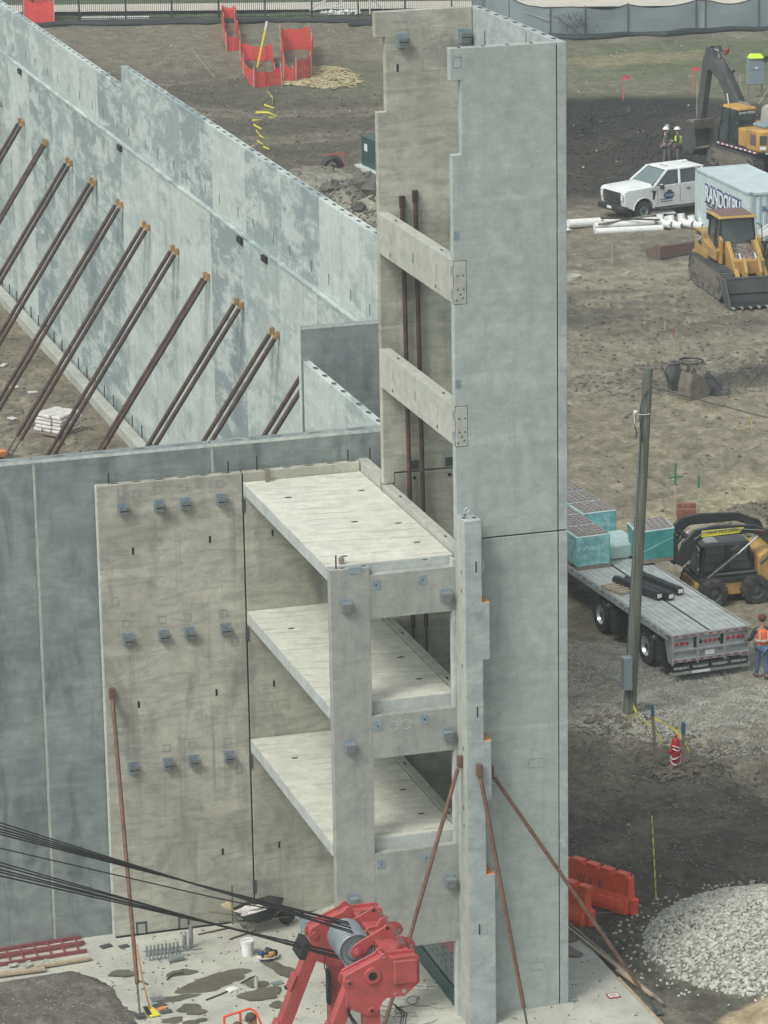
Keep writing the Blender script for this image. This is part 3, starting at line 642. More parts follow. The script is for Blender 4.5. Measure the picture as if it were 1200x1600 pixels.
for xx, zz in ((-4.07,9.72),(-3.09,9.73),(-4.09,6.69),(-3.09,6.72),(-4.07,3.66),(-3.09,3.67)):
    box('embed_plate', (xx-.09+5,YF-.008,zz-.10), (xx+.09+5,YF+.002,zz+.10), M['plate'], fr); MB().cyl((xx+5,YF-.012,zz),(xx+5,YF,zz),.018,n=8).build('bolt_hole', M['dark'], fr)
for xx in (-3.75, -3.48):
    m = MB(); m.tube([(xx+5+.11*math.cos(t), YF-.001, 6.66+.10*math.sin(t)) for t in [PI*2*i/14 for i in range(14)]], .008, 4, True); m.build('patch_ring', M['edge'], fr)
box('embed_plate', (-4.64+5,YF-.01,10.0), (-4.38+5,YF+.1,10.135), M['plate'], fr)
topslots(fr, [(-4.75+5,YF+.1),(-4.3+5,YF+.1),(-3.0+5,YF+.1)], 10.122, .06, .03)
for zt in (10.13, 7.15, 4.14):
    sl = MB().box((-5.05,YF+.22,zt-.28), (-2.36,7.13,zt)).build('floor_slab', M['edge'], B, .012, wt=BO)
    MB().box((-5.045,YF+.225,zt), (-2.365,7.125,zt+.006)).build('slab_topping', M['slab'], sl, wt=BO)
    for xx, yy in ((-4.43,5.6),(-2.78,5.6),(-4.5,.95),(-2.8,1.4),(-3.6,3.3),(-2.75,2.9)): MB().lathe([(.04,0),(.04,.01)], 8, Matrix.Translation((xx+5,yy,zt+.004)) @ Matrix.Diagonal((2,.8,1,1))).build('lifting_anchor', M['dark'], sl)
pa = MB().box((-8.32,7.15,-.32), (-5.065,7.34,10.35)).build('back_panel', M['beige'], B, .01, wt=BO)
pb = MB().box((-5.03,7.15,-.32), (-2.36,7.34,10.35)).build('back_panel', M['beige'], B, .01, wt=BO)
box('joint_strip', (-.07,7.2,-.3), (-.02,7.3,10.3), M['dark'], B)
MB().box((-2.34,5.66,7.2), (-2.12,7.34,10.38)).build('upstand', M['side'], B, .01, wt=BO)
box('lit_end_skin', (-8.335+5,7.16,-.3), (-8.321+5,7.33,10.34), M['ledge'], pa)  # pale skin puts the brightness of the left-facing end into the colour
for zz in (9.79, 6.80, 3.79):
    for xx in (-7.76, -6.955, -6.37, -5.55): off(bracket, pa, xx, 7.15, zz); recess(pa, xx+5-.02, 7.15, zz+.36, .17, .17)
    recess(pa, -5.33+5, 7.15, zz-.33, .15, .2); 
for xx, zz in ((-7.57,8.81),(-5.83,8.9),(-7.57,5.25),(-5.79,5.33),(-5.76,1.52)): slot(pa, xx+5, 7.15, zz, .05, .16)
for xx, zz in ((-4.4,8.9),(-4.46,5.39),(-4.44,1.52),(-3.4,8.9)): slot(pb, xx+5, 7.15, zz, .045, .15)
for xx, zz in ((-8.01,7.69),(-8.01,4.71),(-7.45,10.1)): recess(pa, xx+5, 7.15, zz, .14, .2)
for zz in (9.6, 6.63, 3.6, .58): box('weld_plate', (-5.085+5,7.13,zz-.16), (-5.01+5,7.149,zz+.16), M['dgrey'], pa)
for xx, zz in ((-7.7,-.06),(-6.72,-.06)):
    box('base_pocket', (xx-.13+5,7.14,-.24), (xx+.13+5,7.149,zz+.14), M['dgrey'], pa); box('base_plate', (xx-.08+5,7.13,-.24), (xx+.08+5,7.139,zz+.08), M['frame'], pa)
box('base_gap', (-8.3+5,7.13,-.3), (-2.4+5,7.149,-.20), M['dark'], B)
topslots(pa, [(-7.9+5+k*.5,7.25) for k in range(6)], 10.352, .1, .03); topslots(pb, [(-4.5+5+k*.5,7.25) for k in range(5)], 10.352, .1, .03)
for xx, yy, z0, z1 in ((-8.03,7.25,10.35,10.6),(-5.34,7.25,10.35,10.62),(-4.69,7.25,10.35,10.67),(-2.60,7.25,10.35,10.62),(-2.11,7.2,10.38,10.64),(-4.88,.22,10.12,10.40)): MB().cyl((xx+5,yy,z0),(xx+5,yy,z1),.016,n=6).build('dowel_bar', M['black'], B)
for xx, yy in ((-4.52,7.0),(-4.70,.45)):
    box('timber_block', (xx-.05+5,yy-.04,10.13), (xx+.05+5,yy+.04,10.13+(.3 if yy > 3 else .14)), M['oldwood'], B)
# notched pier
P_ = thing('concrete_pier', 'notched grey concrete pier with lifting loops standing against the tower front', 'pier', (-2.2, -.3, 0)); PO = (-2.2, -.3, 0)
pol = [(-2.385,-.1),(-1.80,-.1),(-1.80,3.39),(-1.99,3.39),(-1.99,5.04),(-1.86,5.04),(-1.86,6.34),(-2.02,6.34),(-2.02,8.10),(-1.87,8.10),(-1.87,9.32),(-2.03,9.32),(-2.03,11.08),(-2.385,11.08)]
pr = MB().prism(pol, 1, -.55, -.02).build('pier_shaft', M['pier'], P_, .01, wt=PO)
MB().box((-2.389,-.545,-.1), (-2.3855,-.025,11.07)).build('lit_side_skin', M['side'], P_, wt=PO)  # paler skin on the left face, its lit tone put into the colour
for zz, x0, x1 in ((9.32,-2.03,-1.87),(6.34,-2.02,-1.86),(3.39,-1.99,-1.80)): MB().box((x0+.004,-.54,zz), (x1,-.03,zz+.012)).build('orange_pad', M['orangecap'], P_, wt=PO)
for yy in (-.36, -.16):
    m = MB(); m.tube([(-2.2+.085*math.cos(t), yy, 11.08+.17*math.sin(t)) for t in [PI*i/9 for i in range(10)]], .012, 6); m.build('lifting_loop', M['chrome'], P_, smooth=True, wt=PO)
topslots(P_, [(-.12,.0),(.08,-.05),(-.05,.18)], 11.082, .05, .05)
for zz in (10.1, 7.0, 2.2): box('lifting_slot', (-2.17+2.2,-.556+.3,zz-.12), (-2.145+2.2,-.549+.3,zz+.12), M['dark'], P_); recess(P_, -2.06+2.2, -.25, zz, .14, .22, 'patched_pocket', M['frame'])
for zz in (9.5, 7.9, 6.1, 4.8, 4.4, 9.9): box('side_slot', (-.193,-.02,zz), (-.188,.02,zz+.08), M['dark'], P_)
# bluish perimeter wall behind the bay
W1 = thing('perimeter_wall', 'blue grey precast wall running left behind the bay', 'concrete wall', (-9, 7.4, 0)); WO = (-9, 7.4, 0)
e = [-29.6,-25.6,-21.6,-17.62,-13.63,-9.65,-5.67,-1.72]
for a, b in zip(e[:-1], e[1:]):
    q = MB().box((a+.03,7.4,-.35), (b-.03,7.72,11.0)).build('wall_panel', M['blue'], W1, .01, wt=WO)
    for k in range(4): MB().lathe([(.5,0),(.5,.004)], 10, Matrix.Translation((a+.6+k*.9+9,.16,11.0)) @ Matrix.Diagonal((.3,.07,1,1))).build('strand_pocket', M['dgrey'], q)
box('joint_strip', (-20,.012,-.3), (7.2,.25,10.95), M['side'], W1)
box('bright_edge_strip', (-20.6,-.004,10.93), (7.28,.0,11.0), M['ledge'], W1)  # bright top edge painted as a pale strip on the face
S1 = thing('short_wall', 'short pale wall joining the perimeter wall, top full of pockets', 'concrete wall', (-1.62, 11, 0))
for a, b in ((7.74,10.6),(10.62,14.22)):
    q = MB().box((-1.71,a,-.1), (-1.53,b,10.98)).build('wall_panel', M['long'], S1, .01, wt=(-1.62,11,0))
    for k in range(int((b-a)/.8)): MB().lathe([(.5,0),(.5,.005)], 8, Matrix.Translation((.0,a+.4+k*.8-11,10.982)) @ Matrix.Diagonal((.12,.26,1,1))).build('strand_pocket', M['dgrey'], q)
C1 = thing('cross_wall', 'dark cross wall rising behind the short wall', 'concrete wall', (0, 14.3, 0))
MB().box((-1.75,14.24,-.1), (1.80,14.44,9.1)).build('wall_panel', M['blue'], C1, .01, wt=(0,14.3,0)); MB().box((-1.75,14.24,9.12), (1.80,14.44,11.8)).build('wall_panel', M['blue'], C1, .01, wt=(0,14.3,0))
box('lit_end_skin', (-1.765,-.055,0), (-1.751,.135,11.79), M['ledge'], C1); box('bright_edge_strip', (-1.75,-.064,11.75), (1.8,-.061,11.8), M['ledge'], C1)  # pale end skin and top strip paint the lit edges into the colour
# long braced wall
L_ = thing('long_wall', 'long weathered precast wall with a ledge, braced from the left', 'concrete wall', (2, 45, 0)); LO = (2, 45, 0)
je = [14.46,17.9,21.95,25.9,29.95,34.07,38.16,42.36,46.43,50.75,54.8,58.8,62.7,67.0,71.2,75.3,79.4,83.5,87.6,91.7]
for a, b in zip(je[:-1], je[1:]):
    MB().box((1.85,a+.022,-.1), (2.2,b-.022,10.0)).build('lower_panel', M['long'], L_, .012, wt=LO)
    zt = 12.6 if b < 51 else 11.86
    u = MB().box((1.96,a+.022,10.005), (2.2,b-.022,zt)).build('upper_panel', M['long'], L_, .012, wt=LO)
    MB().box((1.81,a+.01,9.93), (1.955,b-.01,10.01)).build('ledge', M['long'], L_, .01, wt=LO)
    for k in range(5): MB().lathe([(.5,0),(.5,.005)], 8, Matrix.Translation((.08,a+.4+k*.8-45,zt)) @ Matrix.Diagonal((.1,.3,1,1))).build('strand_pocket', M['dgrey'], u)
    for yy in (a+.9, b-.9): box('lifting_slot', (-.046,yy-45-.03,10.35), (-.039,yy-45+.03,10.65), M['dgrey'], u)
for yy in (17.5, 31.4, 34.25, 68.5, 50.7): box('ledge_pocket', (-.24,yy-45-.25,9.72), (-.145,yy-45+.25,9.895), M['dark'], L_)
box('joint_strip', (.02,-30.4,-.1), (.15,46,12.5), M['dgrey'], L_) if False else box('joint_strip', (-.10,-30.4,-.1), (-.04,46,9.9), M['ledge'], L_)
box('joint_strip', (.0,-30.4,10.1), (.1,5.6,12.5), M['ledge'], L_)
F_ = thing('wall_footing', 'narrow concrete footing strip at the foot of the long wall', 'footing', (1.5, 45, 0)); 
for a in range(14, 92, 6): MB().box((1.28,a+.45,-.2), (1.68,a+6.44,.26)).build('footing_segment', M['side'], F_, .02, wt=(1.5,45,0))
m0 = MB().cyl((0,0,.2),(0,0,.62),.022,n=5).build('starter_bar', M['black'], F_); m0.location = (.24, -28, 0)
for k in range(1, 48): inst(m0, F_, (.24, -28+k*1.5, 0))
# braces of the long wall
ORD = ['first','second','third','fourth','fifth','sixth','seventh','eighth','ninth','tenth','eleventh','twelfth']
bt = [26.2,30.31,34.45,38.51,42.75,46.85,50.94,55.19,59.37,63.71,68.47,73.16]
proto = None
def mkbrace(name, dx, dy, h, r_=.068, mat=None, L=.8):
    t = thing(name, '', 'wall brace'); top = Vector((0, 0, 0)); foot = Vector((dx, dy, -h)); d = (foot-top).normalized()
    MB().cyl(top+d*.25, foot-d*L, r_, n=12).build('brace_pipe', mat or M['brace'], t, smooth=True)
    MB().cyl(foot-d*L, foot-d*.05, r_*.4, n=8).build('adjusting_screw', M['dgrey'], t, smooth=True)
    MB().cbox(top+d*.12, (.12,.09,.22)).build('wall_shoe', M['brass'] if mat is None else M['rust'], t, .01)
    MB().cbox(foot+Vector((0,0,.03)), (.3,.22,.06)).build('foot_plate', M['dgrey'], t, .005)
    return t
for i, yy in enumerate(bt):
    for j, o2 in enumerate((-.3, .3)):
        o = mkbrace('wall_brace', -4.76, 1.65, 7.95+.05) if proto is None else copy_tree(proto); proto = proto or o
        if o.name.count('brace') == 0: pass
        o.location = (1.83, yy+o2, 7.95)
        if i in (3, 9): o.location.y = yy+o2*.55
        side = ('right-hand', 'left-hand')[j]
        o['label'] = '%s brown pipe of the %s brace pair from the cross wall' % (side, ORD[i]); o['group'] = 'pipe braces propping the long wall'
# braces of the tower, pier and bay
def prop(top, foot, label, r_=.05, name='pipe_brace', mat='rust'):
    t = thing(name, label, 'pipe brace', top); top, foot = Vector(top), Vector(foot); f2 = foot-top; d = f2.normalized()
    MB().cyl(d*.15, f2-d*.7, r_, n=12).build('brace_pipe', M[mat], t, smooth=True); MB().cyl(f2-d*.72, f2, r_*.55, n=8).build('adjusting_screw', M['dgrey'], t, smooth=True)
    MB().cbox((0,0,0), (.12,.10,.26)).build('wall_shoe', M[mat], t, .01); MB().cbox(f2, (.22,.16,.04)).build('foot_plate', M['dgrey'], t, .004); return t
prop((-8.18,7.08,5.6), (-8.76,2.66,-.16), 'thin rusty brace leaning on the left beige panel', .045)
prop((-2.45,-.25,5.85), (-5.0,-1.9,-.2), 'rusty brace from the pier running down left behind the red crane head', .042)
prop((-2.15,-.62,5.75), (-1.40,-1.55,.02), 'rusty brace standing in front of the pier foot', .042)
prop((-1.80,-.3,5.55), (1.62,-1.05,-.02), 'rusty brace from the pier crossing down right past the tower corner', .042)
prop((-1.83,5.33,16.5), (-1.76,5.2,6.3), 'left dark pipe standing inside the tower shaft', .05, mat='brace')
prop((-1.54,5.33,16.6), (-1.46,5.2,6.3), 'right dark pipe standing inside the tower shaft', .05, mat='brace')
# ---------------------------------------------------------------- red crane head with its sheaves and ropes
CH = thing('crane_head', 'red steel crane mast head with grey sheave stack at the bottom of the picture', 'crane'); CH.location = (-6.2, -5.7, 0); CO = (-6.2, -5.7, 0)
near = [(-6.91,4.39),(-6.86,4.49),(-6.71,4.56),(-6.23,4.75),(-6.16,4.82),(-6.11,4.84),(-6.05,4.79),(-6.0,4.73),(-5.47,4.72),(-5.43,4.68),(-5.43,4.16),(-5.72,3.92),(-6.07,3.93),(-6.16,3.86),(-6.24,3.69),(-6.30,3.62),(-6.38,3.59),(-6.47,3.63),(-6.88,3.84),(-6.86,4.15),(-6.93,4.30)]
def pl(pts, y0, y1, dx=0, dz=0, name='side_plate', mat='red', bev=.008): return MB().prism([(a+dx, b+dz) for a, b in pts], 1, y0, y1).build(name, M[mat], CH, bev, wt=CO)
def disc(x, y0, y1, z, r, name, mat='red', n=28, bev=.006): return MB().cyl((x,y0,z),(x,y1,z),r,n=n).build(name, M[mat], CH, bev, smooth=True, wt=CO)
for y0, dz in ((-7.03, 0), (-6.75, .0), (-4.62, .0), (-4.33, .0)): pl(near, y0, y0+.035, 0, dz)
flat_top = [(-6.88,4.47),(-6.23,4.72),(-6.1,4.76),(-6.0,4.70),(-5.45,4.69)]
for ya, yb in ((-6.995,-6.75),(-4.585,-4.33)):
    m = MB()
    for (a, b), (c, d) in zip(flat_top[:-1], flat_top[1:]): m.hexa([(a,ya,b-.06),(c,ya,d-.06),(c,yb,d-.06),(a,yb,b-.06),(a,ya,b-.035),(c,ya,d-.035),(c,yb,d-.035),(a,yb,b-.035)])
    m.build('flange_plate', M['red'], CH, wt=CO)
pl([(-5.95,4.67),(-5.49,4.66),(-5.485,4.19),(-5.94,4.19)], -7.09, -7.031, name='raised_panel', bev=.02)
for y in (-7.03, -4.3): disc(-6.36, y-.05, y+.04, 4.43, .16, 'bearing_ring'); disc(-6.36, y-.056, y+.045, 4.43, .085, 'bearing_bore', 'dark')
for x, z, r in ((-6.8,4.33,.075),(-6.38,3.72,.07),(-6.12,4.75,.03)): disc(x, -7.05, -6.7, z, r, 'pin'); disc(x, -7.056, -6.70, z, r*.45, 'pin_end', 'black' if r > .05 else 'frame', bev=0)
disc(-5.74, -7.034, -7.03, 4.03, .042, 'drain_hole', 'frame', bev=0); disc(-5.92, -7.034, -7.03, 3.99, .025, 'drain_hole', 'frame', bev=0)
for x, z, r in ((-6.8,4.33,.075),): disc(x, -4.65, -4.3, z, r, 'pin')
# crossbeam on the right, with the rope bundle laid along it
MB().prism([(-5.98,4.20),(-5.50,4.18),(-5.47,4.60),(-5.52,4.66),(-6.02,4.72)], 1, -6.72, -4.62).build('crossbeam', M['red'], CH, .012, wt=CO)
MB().prism([(-6.02,4.70),(-5.62,4.66),(-5.70,4.82),(-5.95,4.90)], 1, -6.02, -5.99).build('inner_gusset', M['red'], CH, .004, wt=CO)
inner = [(-6.50,4.50),(-6.45,4.62),(-6.30,4.72),(-5.85,4.93),(-5.78,4.99),(-5.71,4.97),(-5.66,4.88),(-5.60,4.66),(-6.1,4.60),(-6.2,4.45),(-6.28,4.38),(-6.44,4.38)]
for y in (-6.06, -5.14): pl(inner, y, y+.03, name='sheave_plate')
for y in (-6.06, -5.14): disc(-6.36, y-.05, y+.05, 4.50, .085, 'axle_boss'); disc(-6.36, y-.07, y+.07, 4.50, .045, 'axle_pin', 'red'); disc(-5.76, y-.01, y+.04, 4.91, .03, 'lug_hole', 'dark', bev=0)
for k in range(6): a = k*PI/3; disc(-6.36+.1*math.cos(a), -6.068, -6.05, 4.50+.1*math.sin(a), .013, 'bolt_head', bev=0, n=6)
pl([(-5.86,4.66),(-5.84,4.72),(-5.74,4.88),(-5.69,4.90),(-5.64,4.86),(-5.58,4.66)], -5.52, -5.48, name='lug_plate'); pl([(-6.2,4.62),(-6.0,4.78),(-5.82,4.80),(-5.7,4.68)], -5.62, -5.59, name='lug_plate')
for y in (-5.92, -5.82, -5.12, -5.02):
    pl([(-5.50,4.30),(-5.28,4.30),(-5.20,4.36),(-5.17,4.44),(-5.20,4.52),(-5.28,4.57),(-5.50,4.60)], y-.015, y+.015, name='right_lug', bev=.004)
for y in (-5.87, -5.07): disc(-5.26, y-.07, y+.07, 4.43, .028, 'lug_hole', 'frame', bev=0)
# sheaves
for k in range(8):
    y = -6.0+k*.108; m = MB()
    r = .34; pr_ = [(.12,-.012),(r-.05,-.018),(r,-.045),(r+.005,-.038),(r-.035,-.004),(r-.035,.004),(r+.005,.038),(r,.045),(r-.05,.018),(.12,.012)]
    m.lathe(pr_, 40, Matrix.Translation((-6.36, y+.03, 4.50)) @ Matrix.Rotation(PI/2, 4, 'X')); m.build('sheave', M['sheave'], CH, smooth=True, wt=CO)
    if k == 0:
        for rr in (.30, .20): MB().tube([(-6.36+rr*math.cos(t), y-.0, 4.50+rr*math.sin(t)) for t in [2*PI*i/40 for i in range(40)]], .007, 5, True).build('sheave_ring', M['dgrey'], CH, wt=CO)
        disc(-6.36, y+.0, y+.03, 4.5, .19, 'sheave_hub', 'sheave', 36)
# legs and columns
def beam(p, q, wd, dp, name, mat='red'):
    p, q = Vector(p), Vector(q); d = (q-p); L = d.length; ang = math.atan2(d.x, -d.z)
    Mx = Matrix.Translation(p) @ Matrix.Rotation(-ang, 4, 'Y'); return MB().box((-wd/2, -dp/2, -L), (wd/2, dp/2, 0), Mx).build(name, M[mat], CH, .012, wt=CO)
for y in (-6.87, -4.45):
    l_ = beam((-6.72, y, 4.22), (-8.45, y, 0), .26, .24, 'raking_leg'); c_ = beam((-6.36, y, 3.72), (-6.36, y, 0), .32, .24, 'upright_leg')
    for k in range(3):
        t = .18+k*.22; beam((-6.86-1.73*t, y, 4.28-4.2*t), (-7.00-1.73*t*1.0, y, 3.98-4.2*t), .05, .28, 'leg_cleat')
for k in range(4):
    y0 = -6.99; t0 = .25
    MB().tube([(-6.78-.03*k, y0, 4.05-.05*k), (-6.86+.03*k, y0-.06, 3.75-.03*k), (-6.66+.035*k, y0-.05, 3.3), (-6.78+.03*k, y0, 2.9), (-7.1+.03*k, y0, 2.2)], .010, 5).build('hydraulic_hose', M['black'], CH, smooth=True, wt=CO)
for k in range(4): MB().tube([(-5.78+.035*k, -6.6+.02*k, 4.74), (-5.62+.03*k, -6.45, 4.715), (-5.60+.03*k, -6.2, 4.715), (-5.60+.03*k, -4.75, 4.715), (-5.72+.03*k, -4.66, 4.73), (-5.95, -4.85-.05*k, 4.77), (-6.05, -5.05-.04*k, 4.74)], .010, 5).build('hydraulic_hose', M['roof_brown'], CH, smooth=True, wt=CO)
for y in (-6.1, -5.6, -5.1): MB().box((-5.64,y-.012,4.70), (-5.46,y+.012,4.735)).build('hose_clamp', M['red'], CH, wt=CO)
MB().tube([(-6.62,-4.7,4.0),(-6.66,-4.75,3.7),(-6.60,-4.8,3.45),(-6.45,-4.8,3.2)], .012, 5).build('hydraulic_hose', M['black'], CH, smooth=True, wt=CO)
MB().box((-6.60,-4.75,2.9),(-6.53,-4.6,3.6)).build('hose_tray', M['black'], CH, wt=CO)
for k in range(3): MB().tube([(-5.9,-6.8,3.7),(-5.72+.05*k,-6.8,3.45),(-5.80+.05*k,-6.8,3.1),(-6.1,-6.8,2.9-.05*k)], .012, 5).build('hydraulic_hose', M['black'], CH, smooth=True, wt=CO)
# ropes: they leave the sheaves to the left and climb away to the boom
RP = [(-6.41,-5.97,4.86,-12.96,7.85),(-6.40,-5.86,4.86,-12.96,7.77),(-6.38,-5.70,4.86,-12.97,7.69),(-6.36,-5.54,4.86,-12.97,7.61),(-6.35,-5.43,4.86,-12.97,7.54),
      (-6.66,-5.97,4.36,-13.0,7.08),(-6.66,-5.86,4.36,-13.0,7.0),(-6.65,-5.75,4.34,-13.01,6.91),(-6.64,-5.54,4.32,-13.01,6.82),(-6.63,-5.43,4.30,-13.01,6.73)]
nm = ['uppermost','second','third','fourth','fifth','sixth','seventh','eighth','ninth','lowest']
for i, (x0, y0, z0, x1, z1) in enumerate(RP):
    p0 = Vector((x0, y0, z0)); p1 = Vector((x1, -5.6+(y0+5.7)*.5, z1)); d = p1-p0; pts = []
    for k in range(13):
        t = k/12*2.1; p = p0+d*t; p.z -= .05*math.sin(min(t, 2)*PI/2)*.6; pts.append(p)
    t_ = MB().tube(pts, .015, 7).build('wire_rope', M['rope'], smooth=True)
    tag(t_, '%s dark wire rope of the bundle running left off the sheaves' % nm[i], 'wire rope', 'hoist ropes running off the crane head')
t_ = MB().tube([(-6.45,-5.3,4.80),(-9,-5.5,5.75),(-13,-5.6,7.29),(-20,-5.6,10.0)], .0125, 7).build('wire_rope', M['rope'], smooth=True)
tag(t_, 'single dark wire rope running alone between the two rope bundles', 'wire rope')
o = MB().cbox((-7.35,-5.7,4.60), (.13,.5,.34), 0, .4).build('rope_clamp', M['black']); m = MB()
tag(o, 'black clamp block gripping the lower rope bundle beside the red leg', 'rope clamp')
# ---------------------------------------------------------------- things on the pad
def PZ(x): return padz(x)+.004
def ladder(loc, rz, L, W, n, label):
    t = thing('ladder', label, 'ladder', loc, rz)
    for y in (-W/2, W/2): box('rail', (0,y-.03,0), (L,y+.03,.075), M['ladder'], t)
    r0 = box('rung', (-.018,-W/2+.03,.02), (.018,W/2-.03,.055), M['ladder'], t); r0.location.x = .15
    for k in range(1, n): inst(r0, t, (.15+k*(L-.3)/(n-1), 0, 0))
    return t
ladder((-11.6,6.58,-.23), .07, 2.5, .40, 8, 'red fibreglass ladder lying flat at the foot of the blue wall')
ladder((-11.6,7.02,-.23), .07, 2.55, .32, 8, 'second red ladder lying behind the first against the wall foot')
tag(MB().box((-11.5,5.72,-.19),(-10.2,5.86,-.13)).build('lumber_board', M['wood'], bev=.004), 'near pale board lying along the soil edge, left end', 'board')
tag(MB().cbox((-9.75,6.02,-.17),(1.3,.11,.06),.08).build('lumber_board', M['wood'], bev=.004), 'upper pale board ending near the beige panel', 'board')
t = thing('rubble_strip', 'grey broken mortar rubble between ladder and boards', 'rubble', (-10.3,6.2,-.2))
for k in range(14): MB().blob((rng.uniform(-.6,.6), rng.uniform(-.12,.12), .02), (rng.uniform(.04,.12), rng.uniform(.03,.08), .03), k, .4, (6,4)).build('rubble_chunk', M['side'], t)
def vplate(x, y, rz, w, d, mat, label, h=.035):
    tag(MB().cbox((x,y,PZ(x)+h/2),(w,d,h),rz).build('steel_plate', M[mat], bev=.004), label, 'plate')
vplate(-8.62,6.72,.3,.26,.16,'dgrey','dark plate left of the panel corner on the pad'); vplate(-8.24,6.58,.2,.22,.13,'dgrey','dark plate just right of the panel corner')
vplate(-8.18,3.52,.1,.28,.2,'galv','pale plate at the top of the plates by the shovel'); vplate(-8.22,3.18,.4,.26,.17,'dgrey','dark plate beside the shovel blade')
vplate(-8.16,2.8,.1,.26,.15,'dgrey','rounded dark plate nearest the bottom edge of the picture'); vplate(-6.52,3.5,.4,.22,.2,'matwhite','small white faced tile on the largest wet stain')
vplate(-5.5,3.5,.2,.25,.16,'galv','grey plate left of the red leg'); vplate(-5.32,3.2,-.1,.2,.15,'black','black plate touching the red leg base'); vplate(.12,.1,.1,.2,.14,'galv','small bright plate at the tower corner base')
# anchor bolt rack
t = thing('anchor_rack', 'rows of galvanised threaded anchors standing on the pad', 'anchor bolts', (-7.55,5.75,-.235))
g0 = MB().cyl((0,0,.02),(0,0,.26),.022,n=8).build('anchor_bolt', M['galv'], t, smooth=True); g0.location = (-.32,-.12,0)
for r_i in range(2):
    for k in range(9):
        if r_i+k: inst(g0, t, (-.32+k*.088, -.12+r_i*.25, 0))
box('rail', (-.4,-.1,.10), (.9,-.085,.13), M['galv'], t); box('rail', (-.4,.15,.10), (.75,.165,.13), M['galv'], t)
for dx, dy, lab in ((.56,.2,'left'),(.74,.32,'right')):
    q = MB().cyl((-7.55+dx,5.75+dy,-.235),(-7.55+dx,5.75+dy,.12+.18*(dx > .6)),.05,n=14).build('pipe_sleeve', M['galv'], smooth=True); tag(q, '%s upright galvanised pipe sleeve beside the anchor rack' % lab, 'pipe sleeve')
tag(MB().cyl((-7.48,5.4,-.16),(-7.14,5.45,-.16),.075,n=14).build('pipe_sleeve', M['galv'], smooth=True), 'galvanised pipe sleeve lying in front of the anchor rack', 'pipe sleeve')
# shovel
t = thing('shovel', 'long handled shovel with yellow blade leaning by the thin brace', 'shovel', (-8.47,2.95,-.23))
MB().tube([(0,.05,.05),(.05,.9,.35),(.16,1.9,.75)], .018, 7).build('handle', M['brass'], t, smooth=True)
MB().prism([(-.10,-.32),(.10,-.32),(.12,-.1),(.10,.22),(-.07,.24),(-.12,-.1)], 2, .01, .035, Matrix.Rotation(.12,4,'Z')).build('blade', M['yellow'], t, .006); box('blade_socket', (-.12,-.25,.036), (-.02,.2,.05), M['black'], t)
tag(MB().cbox((-8.20,3.03,-.225),(.22,.14,.012),.5).build('orange_rag', M['orangecap']), 'small orange rag beside the shovel blade', 'rag')
# buckets
def bucket(loc, label, r=.15, h=.36, mat='matwhite'):
    t = thing('bucket', label, 'bucket', loc)
    MB().lathe([(r*.86,0),(r,h),(r+.012,h),(r+.012,h-.03),(r*.99,h-.035)][:4], 24).build('pail', M[mat], t, smooth=True)
    MB().lathe([(.0,.0),(r*.95,.001)], 24, Matrix.Translation((0,0,h-.05))).build('filling', M['dgrey'], t)
    MB().tube([(r*math.cos(a), r*math.sin(a), h-.05-.13*math.sin(a)*1.0) for a in [PI+PI*i/10 for i in range(11)]], .006, 5).build('bail_handle', M['black'], t); return t
bucket((-5.72,5.25,-.235), 'white plastic bucket standing before the wheelbarrow')
t = thing('mixing_hopper', 'grey bucket shaped hopper behind the red crane leg', 'hopper', (-4.25,5.6,-.20))
MB().lathe([(.03,.0),(.04,.14),(.14,.22),(.16,.5),(.175,.5),(.175,.47)], 22).build('hopper_drum', M['elec'], t, smooth=True); MB().lathe([(.0,0),(.145,.001)],20,Matrix.Translation((0,0,.44))).build('filling', M['dgrey'], t)
for k in range(3): a = k*2.1; MB().cyl((.14*math.cos(a),.14*math.sin(a),.24),(.2*math.cos(a),.2*math.sin(a),0),.012,n=6).build('hopper_leg', M['dgrey'], t)
# wheelbarrow
t = thing('wheelbarrow', 'black steel wheelbarrow with open tray against the beige panels', 'wheelbarrow', (-5.05,6.55,-.22), R(8))
m = MB(); rim = [(-.62,-.30,.52),(-.2,-.38,.60),(.35,-.36,.66),(.55,0,.66),(.35,.36,.62),(-.2,.38,.56),(-.62,.30,.50)]; bot = [(-.35,-.18,.26),(-.1,-.2,.26),(.15,-.19,.28),(.25,0,.28),(.15,.19,.28),(-.1,.2,.26),(-.35,.18,.26)]
nn = 7; m.add(rim+bot, [(i,(i+1)%nn,nn+(i+1)%nn,nn+i) for i in range(nn)]+[tuple(range(nn,2*nn))]); tr = m.build('tray', M['black'], t, smooth=True); so_ = tr.modifiers.new('s','SOLIDIFY'); so_.thickness = .012
MB().lathe([(.05,-.045),(.17,-.045),(.2,-.02),(.2,.02),(.17,.045),(.05,.045)], 20, Matrix.Translation((.62,0,.2)) @ Matrix.Rotation(PI/2,4,'X')).build('wheel', M['tyre'], t, smooth=True)
for s_ in (-1,1): MB().tube([(.62,s_*.07,.2),(.2,s_*.14,.28),(-.4,s_*.22,.3),(-1.15,s_*.30,.52)], .02, 7).build('handle', M['oldwood'], t, smooth=True); MB().tube([(-.1,s_*.2,.28),(-.35,s_*.22,.0),(-.55,s_*.22,.3)], .015, 6).build('leg', M['dgrey'], t)
q = MB().blob((-5.35,6.35,.36),(.33,.16,.10),3,.3,(10,7)).build('cement_sack', M['plastic'], smooth=True); tag(q, 'white cement sack lying across the wheelbarrow tray', 'sack')
